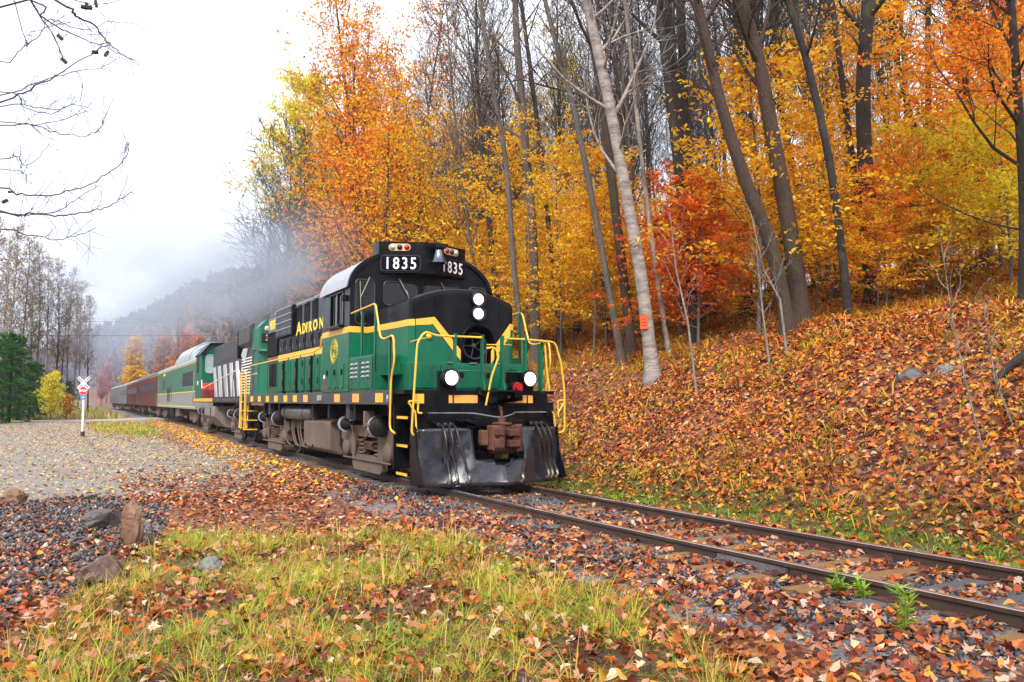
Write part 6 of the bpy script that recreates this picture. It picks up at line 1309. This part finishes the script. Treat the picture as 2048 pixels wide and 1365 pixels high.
# particular leafy trees
def T(data, name, u, D, label, sc=1., rz=0., tint=(1, 1, 1), cat='tree', tilt=(0, 0), group=None):
    p_ = at(u, D); return put_tree(data, name, p_.x, p_.y, label, cat, rz=rz, sc=sc, tint=tint, tilt=tilt, group=group)
T(und[2], 'beech_tree', 1400, 20.5, 'small red orange beech right of the birch on the crest', .8, 1.)
T(und[2], 'beech_tree', 1365, 22.5, 'red orange beech half hidden behind the thin pale trunk', .95, 2.)
T(und[4], 'beech_tree', 2030, 17.5, 'lemon yellow beech spreading low at the right edge', .72, .5, tint=(1, 1, 1))
T(und[4], 'beech_tree', 1950, 21, 'lemon yellow beech with drooping sprays left of the right edge', .8, 2.5)
T(und[1], 'beech_tree', 1780, 18.5, 'low orange red beech on the crest right of the mossy trunk', .42, .9, tint=(1, .62, 1))
T(und[4], 'beech_tree', 1900, 24, 'wide lemon beech closing the gap at the crest below the bent trunk', .6, 1.); T(und[0], 'beech_tree', 1945, 27, 'golden beech behind the gap at the right end of the crest', .75, 2.); T(und[1], 'beech_tree', 1870, 30, 'orange beech far behind the gap at the right end of the crest', .7, 4.)
T(und[5], 'beech_tree', 1120, 26, 'golden beech nearest the right side of the front engine', .8, .3)
T(und[0], 'beech_tree', 1190, 24, 'bright yellow beech left of the birch base', .75, 3.3)
T(maple[0], 'maple_tree', 722, 46, 'orange brown maple rising above the front engine hood', 1.3, .4, tint=(.95, .85, 1))
T(maple[2], 'maple_tree', 765, 38, 'orange maple directly behind the front cab', 1.0, 1.4, tint=(1, 1, 1))
T(maple[0], 'maple_tree', 712, 56, 'orange maple with a ragged top left of the cab', 1.35, 2.2, tint=(1, .9, 1))
T(maple[1], 'maple_tree', 840, 36, 'yellow orange maple just above the number boards', .7, .8)
T(maple[1], 'maple_tree', 900, 42, 'golden maple behind the number boards farther back', .85, 2.8)
T(tallt[0], 'maple_tree', 740, 48, 'tall rust tipped maple against the sky left of the bell', 1.5, .2, tint=(.9, .8, 1))
T(tallt[0], 'maple_tree', 715, 52, 'tall rust leaved maple at the left end of the orange woods', 1.3, 1.7, tint=(.9, .85, 1))
T(tallt[0], 'maple_tree', 800, 44, 'tall rust tipped maple rising over the cab', 1.25, 3.0, tint=(.9, .85, 1))
T(maple[3], 'maple_tree', 695, 44, 'rusty orange maple at the left end of the orange woods', .95, 2., tint=(1.2, 1.5, 1)); T(con[0], 'hemlock_tree', 655, 44, 'dark green hemlock behind the smoke left of the cab', .95, 0)
T(con[1], 'hemlock_tree', 720, 50, 'dark green hemlock among the orange maples', 1.1, 1.)
T(con[0], 'hemlock_tree', 610, 60, 'dark hemlock half lost in the exhaust smoke', .9, 2.)
T(con[1], 'hemlock_tree', 1850, 30, 'small dark hemlock in the woods below the bent trunk', .6, 2.)
T(con[1], 'hemlock_tree', 1690, 32, 'small dark hemlock behind the black slender trunk', .6, .5)
# trees left of the orange woods, bare, one with yellow top
RMIN = .016
yt = mk_data('top', 401, h=20., cols=LC, ws=LW, barkm=B_TWIG, r=.16, crown0=.25, nb=40, bl=.24, kids=6, klev=2, up_=.1, el=(.35, 1.), per=5, leafsize=.22, spread=.3, leafdrop=.1)
T(yt, 'poplar_tree', 607, 66, 'tall poplar with a yellow green top above the smoke', 1.22, 0)
bt = mk_data('b', 402, h=15., barkm=B_TWIG, r=.15, crown0=.2, nb=44, bl=.3, kids=8, klev=2, up_=.1, el=(.3, 1.0))
T(bt, 'bare_tree', 570, 64, 'wide bare tree left of the yellow topped poplar', 1.3, 0); T(bt, 'bare_tree', 535, 72, 'bare tree at the left end of the right hand woods', 1.2, 2.)
T(bt, 'bare_tree', 640, 70, 'bare tree behind the yellow topped poplar', 1.4, 4.)
for u, D, s_ in ((500, 84, .8), (470, 95, .75), (520, 90, .9), (590, 82, 1.)): T(bt, 'bare_tree', u, D, 'low bare tree fading into the smoke beyond the orange woods', s_, u * .1, group='bare trees in the smoke beyond the orange woods')
RMIN = .011
# left side: aspens beyond the road, evergreens, yellow bush
asp = [mk_data('a', 420 + i, h=17., cols=[(.30, .17, .05), (.42, .30, .06), (.2, .1, .05)], ws=[3, 2, 2], barkm=[B_GREY, B_PALE, B_DARK][i], r=.12, crown0=.3, nb=34, bl=.15, kids=8, klev=2, up_=.15, el=(.5, 1.1), per=1, leafsize=.16, spread=.25, leafdrop=.55) for i in range(3)]
for i, (u, D, s_) in enumerate(((-20, 74, 1.05), (20, 72, 1.0), (45, 80, 1.02), (72, 78, .95), (90, 84, .95), (112, 80, .88), (135, 86, .88), (158, 84, .80), (176, 92, .76), (60, 90, 1.02), (5, 88, 1.1), (125, 96, .9), (150, 100, .88))):
    rk = sorted(q for q in (20, 45, 72, 90, 112, 135, 158, 176, 60, 5, 125, 150)); od = ('first', 'second', 'third', 'fourth', 'fifth', 'sixth', 'seventh', 'eighth', 'ninth', 'tenth', 'eleventh', 'last')
    T(asp[i % 3], 'aspen_tree', u, D, 'nearly leafless aspen, %s from the left edge in the stand beyond the road' % od[rk.index(u)] if u in rk else 'aspen just outside the left edge beyond the road', s_, i * 1.3, group='aspens beyond the road at left', tint=(1, 1, 1))
T(con[0], 'spruce_tree', 8, 66, 'dark evergreen at the left edge beyond the road', .82, 0., tint=(1.1, 1.3, 1)); T(con[1], 'spruce_tree', 40, 68, 'bushy evergreen left of the yellow bush', 1.15, 2., tint=(1.1, 1.3, 1)); T(con[1], 'spruce_tree', -20, 60, 'evergreen cut by the left edge of the view', 1.0, 4., tint=(1.1, 1.3, 1))
T(con[1], 'spruce_tree', 78, 74, 'low dark evergreen behind the yellow bush', .8, 1.); T(con[1], 'spruce_tree', 22, 62, 'broad green evergreen between the edge one and the bushy one', 1.1, 3., tint=(1.3, 1.6, 1)); T(con[1], 'spruce_tree', 62, 70, 'green evergreen just left of the yellow bush', .8, 5., tint=(1.3, 1.6, 1)); T(con[1], 'spruce_tree', 140, 84, 'low dark evergreen behind the crossing sign', .55, 1.)
bush = mk_data('u', 440, h=3.4, cols=LC, ws=LW, barkm=B_BROWN, r=.04, crown0=.05, nb=40, bl=.5, per=5, spread=.16, leafsize=.16, kids=4, klev=1, up_=.05, el=(.2, 1.1))
T(bush, 'yellow_bush', 105, 68, 'bright yellow leafy bush left of the crossing sign', 1.0, 0, cat='bush')
T(bush, 'orange_bush', 137, 72, 'small rust orange bush just left of the crossing sign post', .55, 2, tint=(.9, .4, .6), cat='bush')
RMIN = .0055
# near tree outside the left edge: its bare branches hang into the sky
def overhang():
    root = empty('bare_tree', (0, 0, 0), 'leafless tree at the left edge, its branches reaching over the lot', 'tree'); D0 = 9.5; bx = at(-420, 10.); bz = float(terrain(bx.x, bx.y)); root.location = (bx.x, bx.y, bz); OFFS[root.name] = Vector((bx.x, bx.y, bz))
    mb = MB(); T0 = [Vector((bx.x, bx.y, bz - .2)), Vector((bx.x, bx.y, bz + 2.)), Vector((bx.x + .1, bx.y, bz + 5)), Vector((bx.x, bx.y - .1, bz + 8.5))]; mb.tube(T0, [.22, .17, .12, .05], 10); mb.build('trunk', B_GREY, root, smooth=True)
    rg = random.Random(8)
    BR = [([(-300, -100), (60, 0), (80, 35), (110, 75), (130, 125)], 10, 4), ([(-200, -150), (110, 0), (150, 30), (190, 53), (215, 85), (245, 110), (272, 123)], 9.5, 5), ([(60, 0), (90, 40), (145, 68), (190, 88), (222, 86)], 9.8, 3.5),
          ([(-300, 330), (0, 205), (50, 185), (110, 152), (180, 110), (222, 86)], 9.2, 3.5), ([(-300, 250), (0, 192), (60, 170), (140, 145), (200, 135), (240, 115)], 9.4, 2.2), ([(-300, 280), (0, 215), (60, 212), (110, 220), (160, 200), (165, 165)], 9.6, 2),
          ([(-300, 220), (0, 185), (50, 215), (100, 228), (140, 210), (185, 220)], 9., 2), ([(-300, 260), (0, 250), (60, 250), (110, 265), (165, 272), (195, 262), (210, 245)], 9.3, 2.4), ([(-300, 230), (0, 245), (80, 248), (140, 235), (180, 222)], 9.8, 2),
          ([(-300, 300), (0, 338), (40, 350), (90, 358), (140, 388), (250, 340), (258, 290)], 9.1, 0) if False else ([(-300, 330), (0, 375), (20, 385), (60, 390), (108, 392), (150, 380), (195, 362), (235, 333), (255, 300), (253, 285)], 9.1, 3.2),
          ([(-300, 380), (0, 425), (40, 432), (65, 426), (110, 432), (150, 428), (200, 420), (240, 400), (262, 383)], 9., 4.2), ([(-300, 400), (0, 427), (60, 430), (110, 425), (150, 400), (195, 372)], 9.3, 2.6), ([(-300, 440), (0, 458), (40, 468), (80, 473), (110, 480), (150, 473), (192, 455)], 9.2, 2.4),
          ([(-200, 300), (0, 317), (30, 312), (50, 330), (75, 318), (100, 285)], 9.5, 1.8), ([(-200, 330), (0, 340), (40, 342), (55, 353)], 9.7, 1.6), ([(-200, -60), (0, -20), (40, 50), (55, 95), (55, 70), (100, 50), (130, 30)], 10.2, 1.8), ([(-100, -80), (150, 0), (200, 10), (255, -5)], 9.7, 2),
          ([(-200, 100), (0, 125), (40, 100), (80, 70), (100, 40), (170, 60), (215, 45), (260, 48), (310, 70)], 9.9, 1.8)]
    for pts, D, w_ in BR:
        b = MB(); P_ = []
        for i, (u, v) in enumerate(pts): P_.append(pt(u, v, D + .25 * math.sin(i * 1.3 + D * 7)))
        Q = []
        for i in range(len(P_) - 1):
            p0, p1, p2, p3 = P_[max(0, i - 1)], P_[i], P_[i + 1], P_[min(len(P_) - 1, i + 2)]
            for kk in range(5):
                t_ = kk / 5; Q.append(.5 * ((2 * p1) + (p2 - p0) * t_ + (2 * p0 - 5 * p1 + 4 * p2 - p3) * t_ * t_ + (3 * p1 - p0 - 3 * p2 + p3) * t_ ** 3) + Vector((rg.gauss(0, .008), rg.gauss(0, .008), rg.gauss(0, .008))))
        Q.append(P_[-1]); r0 = w_ / 2 / FPX * D * .95; m = len(Q); b.tube(Q, [r0 * (1 - .8 * i / m) + .0018 for i in range(m)], 5, caps=False)
        # join to the trunk
        b.tube([T0[2].lerp(T0[3], rg.random() * .6), Q[0]], [r0 * 2, r0 * 1.1], 5, caps=False)
        # twigs
        for i in range(int(m * .5)):
            j = rg.randint(6, m - 2); q = Q[j]; base = (Q[j + 1] - Q[j - 1]).normalized(); s_ = rg.choice((-1, 1)); sd_ = (up * s_ * rg.uniform(.3, 1) + fw * rg.uniform(-.5, .5)).normalized(); nd = (base * rg.uniform(.5, 1.) + sd_ * .7).normalized()
            ln = rg.uniform(.12, .5); c_ = q.copy(); pp = [c_.copy()]
            for k in range(4): nd = (nd + Vector((rg.gauss(0, .15), rg.gauss(0, .15), rg.gauss(0, .15) + .04))).normalized(); c_ = c_ + nd * ln / 4; pp.append(c_.copy())
            b.tube(pp, [.0035, .003, .0025, .002, .0015], 3, caps=False)
            if rg.random() < .5:
                q2 = pp[2]; nd2 = (nd + Vector((rg.gauss(0, .5), rg.gauss(0, .5), rg.gauss(0, .5)))).normalized(); b.tube([q2, q2 + nd2 * ln * .3, q2 + nd2 * ln * .5 + Vector((0, 0, .02))], [.0025, .002, .001], 3, caps=False)
        b.build('branch', B_TWIG, root)
    # a few curled dead leaves still hanging
    for (u, v) in ((213, 108), (190, 105), (120, 75), (168, 15), (172, 12), (178, 16), (192, 8), (128, 122), (10, 403)):
        q = pt(u, v, 9.4); b = MB(); b.cbox(q, (.05, .03, .07), Matrix.Rotation(rg.uniform(0, 3), 3, 'X')); b.build('dead_leaf', B_BROWN, root)
overhang()
q0, q1 = spot(1985, 772), spot(2060, 715); b = MB(); b.tube([(q0.x, q0.y, q0.z + .04), ((q0.x + q1.x) / 2, (q0.y + q1.y) / 2, (q0.z + q1.z) / 2 + .1), (q1.x, q1.y, q1.z + .08)], [.03, .06, .075], 8); tag(b.build('fallen_log', B_DARK, smooth=True), 'dark fallen log on the bank at the right edge', 'log')
# ================================================================== DISTANT WOODED RIDGE
HC = [(.17, .12, .10), (.13, .10, .09), (.20, .12, .08), (.26, .13, .06), (.34, .16, .05), (.10, .085, .08), (.07, .09, .05)]; HW = [6, 6, 4, 3, 1.5, 4, 1.5]
def far_wood():
    n = 4700; x = RNG.uniform(205, 560, n); y = RNG.uniform(-330, 120, n); k = np.abs(y - yc(x)) > 9; x, y = x[k], y[k]
    x2 = RNG.uniform(88, 215, 1500); y2 = RNG.uniform(-80, -9, 1500); k2 = (y2 - yc(x2)) < -8; x = np.concatenate([x, x2[k2]]); y = np.concatenate([y, y2[k2]])
    x3 = RNG.uniform(135, 300, 3000); y3 = RNG.uniform(9, 90, 3000); k3 = (y3 - yc(x3)) > 9; x = np.concatenate([x, x3[k3]]); y = np.concatenate([y, y3[k3]])
    x4 = RNG.uniform(100, 150, 400); y4 = RNG.uniform(16, 60, 400); x = np.concatenate([x, x4]); y = np.concatenate([y, y4])
    x5 = RNG.uniform(196, 232, 1100); y5 = RNG.uniform(4, 60, 1100); k5 = (y5 - yc(x5)) > 6; x = np.concatenate([x, x5[k5]]); y = np.concatenate([y, y5[k5]])
    n = len(x); z = terrain(x, y); cr_ = pal(n, HC, HW, .2); per = 24
    idx_ = np.repeat(np.arange(n), per); m = len(idx_); a = RNG.uniform(0, 6.28, m); h_ = RNG.random(m) ** .8; rr = (1.9 - 1.1 * h_) * np.sqrt(RNG.random(m)) * 1.3; hh = RNG.uniform(8, 12, n)[idx_]
    P_ = np.stack([x[idx_] + rr * np.cos(a), y[idx_] + rr * np.sin(a), z[idx_] + hh * (.12 + .88 * h_)], 1)
    pv = np.array([(0, -.5, 0), (.32, 0, 0), (0, .7, 0), (-.32, 0, 0)]); 
    dd = np.hypot(P_[:, 0] - CAMX, P_[:, 1] - CAMY)
    return scatter([(pv, np.array([(0, 1, 2), (0, 2, 3)]))], P_, rotm(RNG.normal(1.3, .5, m), RNG.normal(0, .4, m), RNG.uniform(0, 6.28, m)), RNG.uniform(.5, 1.0, m) * (.5 + dd / 260), cr_[idx_] * RNG.uniform(.7, 1.3, (m, 1)))
v, f, c = far_wood(); o = np_mesh('distant_woods', v, f, matcol('far_foliage', .8, transl=.2), c); tag(o, 'grey brown autumn woods covering the ridge behind the train', 'woods', kind='stuff')
fb = mk_data('b', 460, h=11., barkm=B_TWIG, r=.12, crown0=.2, nb=24, bl=.25, kids=5, klev=1, up_=.12, el=(.4, 1.1))
rg = random.Random(31)
for i in range(46):
    u = rg.uniform(190, 520); D = rg.uniform(300, 420) if i < 30 else rg.uniform(105, 160)
    if i >= 30: u = rg.uniform(330, 520)
    p_ = at(u, D); put_tree(fb, 'bare_tree', p_.x, p_.y, 'bare tree on the hazy ridge behind the train' if i < 30 else 'bare tree in the haze right of the passenger cars', group='bare trees on the hazy ridge' if i < 30 else 'bare trees right of the passenger cars', rz=i, sc=rg.uniform(.9, 1.4))
fy = mk_data('m', 470, h=15., cols=[(.80, .50, .03), (.75, .42, .03), (.9, .66, .08)], ws=[3, 2, 1], barkm=B_BROWN, r=.2, crown0=.2, nb=38, bl=.22, kids=5, klev=1, up_=.2, el=(.5, 1.2), per=7, leafsize=.6, spread=.5)
T(fy, 'maple_tree', 268, 128, 'lone golden yellow tree at the foot of the hazy ridge', .74, 0)
for i, (u, D, s_, ti) in enumerate(((325, 150, .82, (.7, .45, 1.5)), (365, 120, .72, (.8, .38, 1.4)), (345, 135, .55, (.8, .55, 1.)), (395, 110, .62, (.75, .4, 1.)), (250, 190, .45, (1, .45, 1.)), (205, 200, .5, (.8, .4, 1.)), (215, 230, .7, (.75, .4, 1.2)))):
    T(fy, 'maple_tree', u, D, ['pale orange tree right of the lone yellow one', 'orange tree rising behind the dome coach', 'small tan orange tree between the yellow tree and the dome coach', 'rust orange tree behind the second engine cab', 'small orange tree above the tail of the train', 'low rust tree beside the crossing sign at the field edge', 'dull red tree at the end of the field'][i], s_, i, tint=ti)
# ================================================================== WEEDS BY THE RAIL
def weed(u, v, h, label, seed, n=3):
    p_ = spot(u, v); root = empty('weed', (p_.x, p_.y, p_.z), label, 'weed'); rg = random.Random(seed); rn = np.random.default_rng(seed); b = MB(); pos = []; dirs = []
    for k in range(n):
        d_ = Vector((rg.uniform(-.35, .35), rg.uniform(-.35, .35), 1)).normalized(); c_ = Vector((0, 0, -.02)); pts = [c_.copy()]; hh = h * rg.uniform(.6, 1.05)
        for i in range(8):
            c_ = c_ + d_ * hh / 8; pts.append(c_.copy()); d_ = (d_ + Vector((rg.gauss(0, .06), rg.gauss(0, .06), .03))).normalized()
            for _ in range(4): pos.append(c_.copy()); dirs.append(rg.uniform(0, 6.28))
        b.tube(pts, [.005] * 5 + [.003] * 4, 4)
    b.build('stem', mat('weed_stem', (.25, .35, .06), .6), root)
    pos = np.array(pos); m = len(pos); pv = np.array([(0, 0, 0), (.10, .35, .03), (0, 1, -.12), (-.10, .35, .03)]); cols_ = np.array([(.30, .50, .04), (.42, .55, .06), (.2, .42, .04)])[rn.integers(0, 3, m)] * rn.uniform(.8, 1.2, (m, 1))
    vv, ff, cc_ = scatter([(pv, np.array([(0, 1, 2), (0, 2, 3)]))], pos, rotm(rn.uniform(.1, .8, m), np.zeros(m), np.zeros(m)), rn.uniform(.06, .12, m), cols_)
    Rz = rotm(np.zeros(m), np.zeros(m), np.array(dirs)); vv = np.einsum('nij,nvj->nvi', Rz, (vv.reshape(m, 4, 3) - pos[:, None])) + pos[:, None]
    np_mesh('leaves', vv.reshape(-1, 3), ff, GM, cc_, parent=root)
weed(1812, 1265, .36, 'bright green leafy weed in front of the near rail at right', 1, 4); weed(1682, 1190, .22, 'small green weed against the near rail, left of the larger weed', 2, 3); weed(1728, 1198, .16, 'low brownish green sprig between the two green weeds', 3, 2); weed(548, 905, .3, 'green weed beside the rail under the front engine', 4, 4); weed(300, 848, .8, 'pale tall weed beside the track near the crossing', 6, 5)
p_ = spot(1855, 760)
# dead twigs poking out of the grass
rg = random.Random(5)
for i, (u, v) in enumerate(((738, 1230), (255, 1255), (318, 1290), (1165, 1330), (1000, 1345))):
    p_ = spot(u, v); b = MB(); c_ = Vector((p_.x, p_.y, p_.z - .02)); pts = [c_.copy()]
    d_ = Vector((rg.uniform(-.3, .3), rg.uniform(-.3, .3), 1)).normalized()
    for k in range(6): c_ = c_ + d_ * .06; pts.append(c_.copy()); d_ = (d_ + Vector((rg.gauss(0, .2), rg.gauss(0, .2), 0))).normalized()
    b.tube(pts, [.004, .004, .003, .003, .003, .002, .002], 4); b.tube([pts[3], pts[3] + Vector((.05, .05, .04)), pts[3] + Vector((.08, .1, .05))], .002, 3)
    tag(b.build('dead_twig', B_DARK), ['thin dark twig standing in the grass below the train', 'dark twig standing in grass at the lower left', 'dark bent twig right of the lower left one', 'dark twig at the bottom edge right of centre', 'short twig at the bottom edge near the centre'][i], 'twig')
p_ = spot(30, 1190); a = pt(10, 1200, p_.x * 0 + (Vector((p_.x, p_.y, 0)) - Vector((CAMX, CAMY, 0))).dot(fw0)); b = MB(); q = spot(110, 1150); b.tube([(p_.x, p_.y, p_.z + .03), ((p_.x + q.x) / 2, (p_.y + q.y) / 2, (p_.z + q.z) / 2 + .06), (q.x, q.y, q.z + .05)], [.009, .008, .004], 5); tag(b.build('fallen_stick', B_DARK), 'dark fallen stick lying on the gravel heap at the left', 'stick')
p_ = spot(180, 1068); q = spot(250, 1052); b = MB(); b.tube([(p_.x, p_.y, p_.z + .06), (q.x, q.y, q.z + .12)], [.009, .006], 5); tag(b.build('fallen_stick', B_PALE), 'pale stick lying against the dark grey rock', 'stick')
# ================================================================== orange board on the birch, crossing sign, wires
def hue(u, v, D): return pt(u, v, D)
c_ = pt(1288, 645, 19.25); b = MB(); Mx = Matrix((rt, up, -fw)).transposed(); b.cbox(c_, (.19, .32, .015), Mx); bd = b.build('trail_sign', mat('orange_board', (.75, .10, .02), .45, var=.1)); tag(bd, 'small orange rectangular board nailed to the birch trunk', 'sign')
b = MB()
for k in (-.07, .0, .07): b.cbox(c_ + Mx @ Vector((0, k, .01)), (.12, .012, .004), Mx)
b.build('print_lines', mat('dark_print', (.12, .02, .01), .5), bd)
sx, sy = 33.3, 5.95; sz = float(terrain(sx, sy)); sg = empty('crossing_sign', (sx, sy, sz), 'white crossbuck with red stop sign on a white post beside the lot', 'sign'); OFFS[sg.name] = Vector((sx, sy, sz))
Ms = Matrix((rt, Vector((0, 0, 1)), -fw0)).transposed(); O = Vector((sx, sy, sz)); WS = mat('sign_white', (.80, .82, .82), .4, var=.05)
MB().cbox(O + Vector((0, 0, 1.2)), (.10, 2.9, .10), Ms).build('post', WS, sg, bevel=.008); MB().cbox(O + Vector((0, 0, .1)), (.14, .3, .14), Ms).build('post_base', B_BROWN, sg)
for k, (a_, tx) in enumerate(((45, 'RAILROAD'), (-45, 'CROSSING'))):
    Mr = Ms @ Matrix.Rotation(R(a_), 3, 'Z'); c_ = O + Vector((0, 0, 2.70)) + Ms @ Vector((0, 0, .075 + .02 * k)); bl_ = MB().cbox(c_, (.80, .15, .012), Mr).build('crossbuck_blade', WS, sg)
    for j, ch in enumerate((tx[:4], tx[4:])): text(ch, .11, mat('sign_black', (.02, .02, .02), .5), bl_, c_ + Mr @ Vector((-.24 + j * .48, -.04, .012)), Mr, 'sign_word', bold=.003)
c_ = O + Vector((0, 0, 2.30)) + Ms @ Vector((0, 0, .09)); oc = [(.21 * math.cos(R(22.5 + 45 * i)), .21 * math.sin(R(22.5 + 45 * i))) for i in range(8)]
def plate(poly, c_, M_, th, nm, m, par): 
    A = [c_ + M_ @ Vector((x_, y_, 0)) for x_, y_ in poly]; B_ = [c_ + M_ @ Vector((x_, y_, th)) for x_, y_ in poly]; return MB().loft([tuple(q) for q in A], [tuple(q) for q in B_]).build(nm, m, par)
so_ = plate([(x_ * 1.06, y_ * 1.06) for x_, y_ in oc], c_, Ms, .01, 'stop_sign_border', WS, sg); sp_ = plate(oc, c_ + Ms @ Vector((0, 0, .011)), Ms, .004, 'stop_sign_face', mat('sign_red', (.62, .015, .02), .4, var=.04), so_)
text('STOP', .15, WS, so_, c_ + Ms @ Vector((0, -.05, .02)), Ms, 'stop_word', bold=.006)
c_ = O + Vector((0, 0, 1.96)) + Ms @ Vector((0, 0, .08)); plate([(-.13, -.09), (.13, -.09), (.13, .09), (-.13, .09)], c_, Ms, .01, 'blue_notice', mat('notice_blue', (.08, .20, .62), .4, var=.05), sg)
plate([(-.09, .0), (.09, .0), (.09, .03), (-.09, .03)], c_ + Ms @ Vector((0, 0, .012)), Ms, .003, 'notice_print', WS, sg)
# overhead wires crossing beyond the road
WM = mat('wire_dark', (.03, .03, .035), .6)
for (v0, v1, r_, lab) in ((668, 664, .03, 'thick dark overhead wire crossing the sky above the road'), (632, 633, .014, 'upper thin overhead wire above the thick one'), (636, 640, .014, 'lower thin overhead wire just above the thick one')):
    a = pt(-260, v0, 72); c_ = pt(760, v1, 88); b = MB(); pts = []
    for i in range(25):
        t_ = i / 24; q = a.lerp(c_, t_); q.z -= 1.2 * 4 * t_ * (1 - t_) * .25; pts.append(q)
    b.tube(pts, r_, 4); tag(b.build('overhead_wire', WM), lab, 'wire')
# ================================================================== AIR: haze box and exhaust smoke
def volmat(name, col, dens, noise=None, box=None):
    m = bpy.data.materials.new(name); m.use_nodes = True; t = m.node_tree; t.nodes.clear(); out = N(t, 'ShaderNodeOutputMaterial'); pv_ = N(t, 'ShaderNodeVolumePrincipled'); pv_.inputs['Color'].default_value = (*col, 1); pv_.inputs['Density'].default_value = dens; pv_.inputs['Anisotropy'].default_value = .1
    L(t, pv_.outputs[0], out.inputs['Volume'])
    if noise:
        tc = N(t, 'ShaderNodeTexCoord'); mp_ = N(t, 'ShaderNodeMapping', i={'Scale': noise[1]}); L(t, tc.outputs['Object'], mp_.inputs[0])
        nz = N(t, 'ShaderNodeTexNoise', i={'Scale': noise[0], 'Detail': 5., 'Roughness': .6}); L(t, mp_.outputs[0], nz.inputs['Vector'])
        mr = N(t, 'ShaderNodeMapRange', i={'From Min': noise[2], 'From Max': noise[3], 'To Min': 0., 'To Max': 1.}); L(t, nz.outputs['Fac'], mr.inputs[0])
        # fade towards the rim of the puff (object is a unit ball, scaled)
        ln = N(t, 'ShaderNodeVectorMath', operation='LENGTH'); L(t, tc.outputs['Object'], ln.inputs[0])
        fr_ = N(t, 'ShaderNodeMapRange', i={'From Min': .35, 'From Max': 1.0, 'To Min': 1., 'To Max': 0.}); L(t, ln.outputs['Value'], fr_.inputs[0])
        mu = N(t, 'ShaderNodeMath', operation='MULTIPLY'); L(t, mr.outputs[0], mu.inputs[0]); L(t, fr_.outputs[0], mu.inputs[1]); m2 = N(t, 'ShaderNodeMath', operation='MULTIPLY', i={1: dens}); L(t, mu.outputs[0], m2.inputs[0]); L(t, m2.outputs[0], pv_.inputs['Density'])
    return m
hz = MB().box(-70, 620, -420, 200, -2, 170).build('haze', volmat('haze_air', (.80, .84, .98),   .00035)); tag(hz, kind='stuff')
def puff(c_, s_, rz, dens, col, label, sc=1.6):
    import bmesh
    bm = bmesh.new(); bmesh.ops.create_icosphere(bm, subdivisions=3, radius=1); me = bpy.data.meshes.new('smoke'); bm.to_mesh(me); bm.free(); o = bpy.data.objects.new('smoke', me); COL.objects.link(o); o.location = c_; o.scale = s_; o.rotation_euler = (0, 0, rz)
    me.materials.append(volmat('smoke_%d' % int(dens * 1e4 + s_[0]), col, dens, (sc, (1, 1, 1), .36, .64))); tag(o, label, 'smoke', kind='stuff'); return o
puff((30, -2.5, 8.2), (13, 4.6, 3.2), .02, .17, (.78, .84, 1.), 'bluish exhaust smoke drifting back over the second engine')
puff((70, -1, 13), (40, 13, 8.5), .08, .048, (.80, .87, 1.), 'pale blue smoke cloud spreading over the coaches')
puff((170, 10, 14), (85, 34, 20), .1, .0085, (.60, .72, 1.), 'thin blue smoke hanging in front of the ridge')
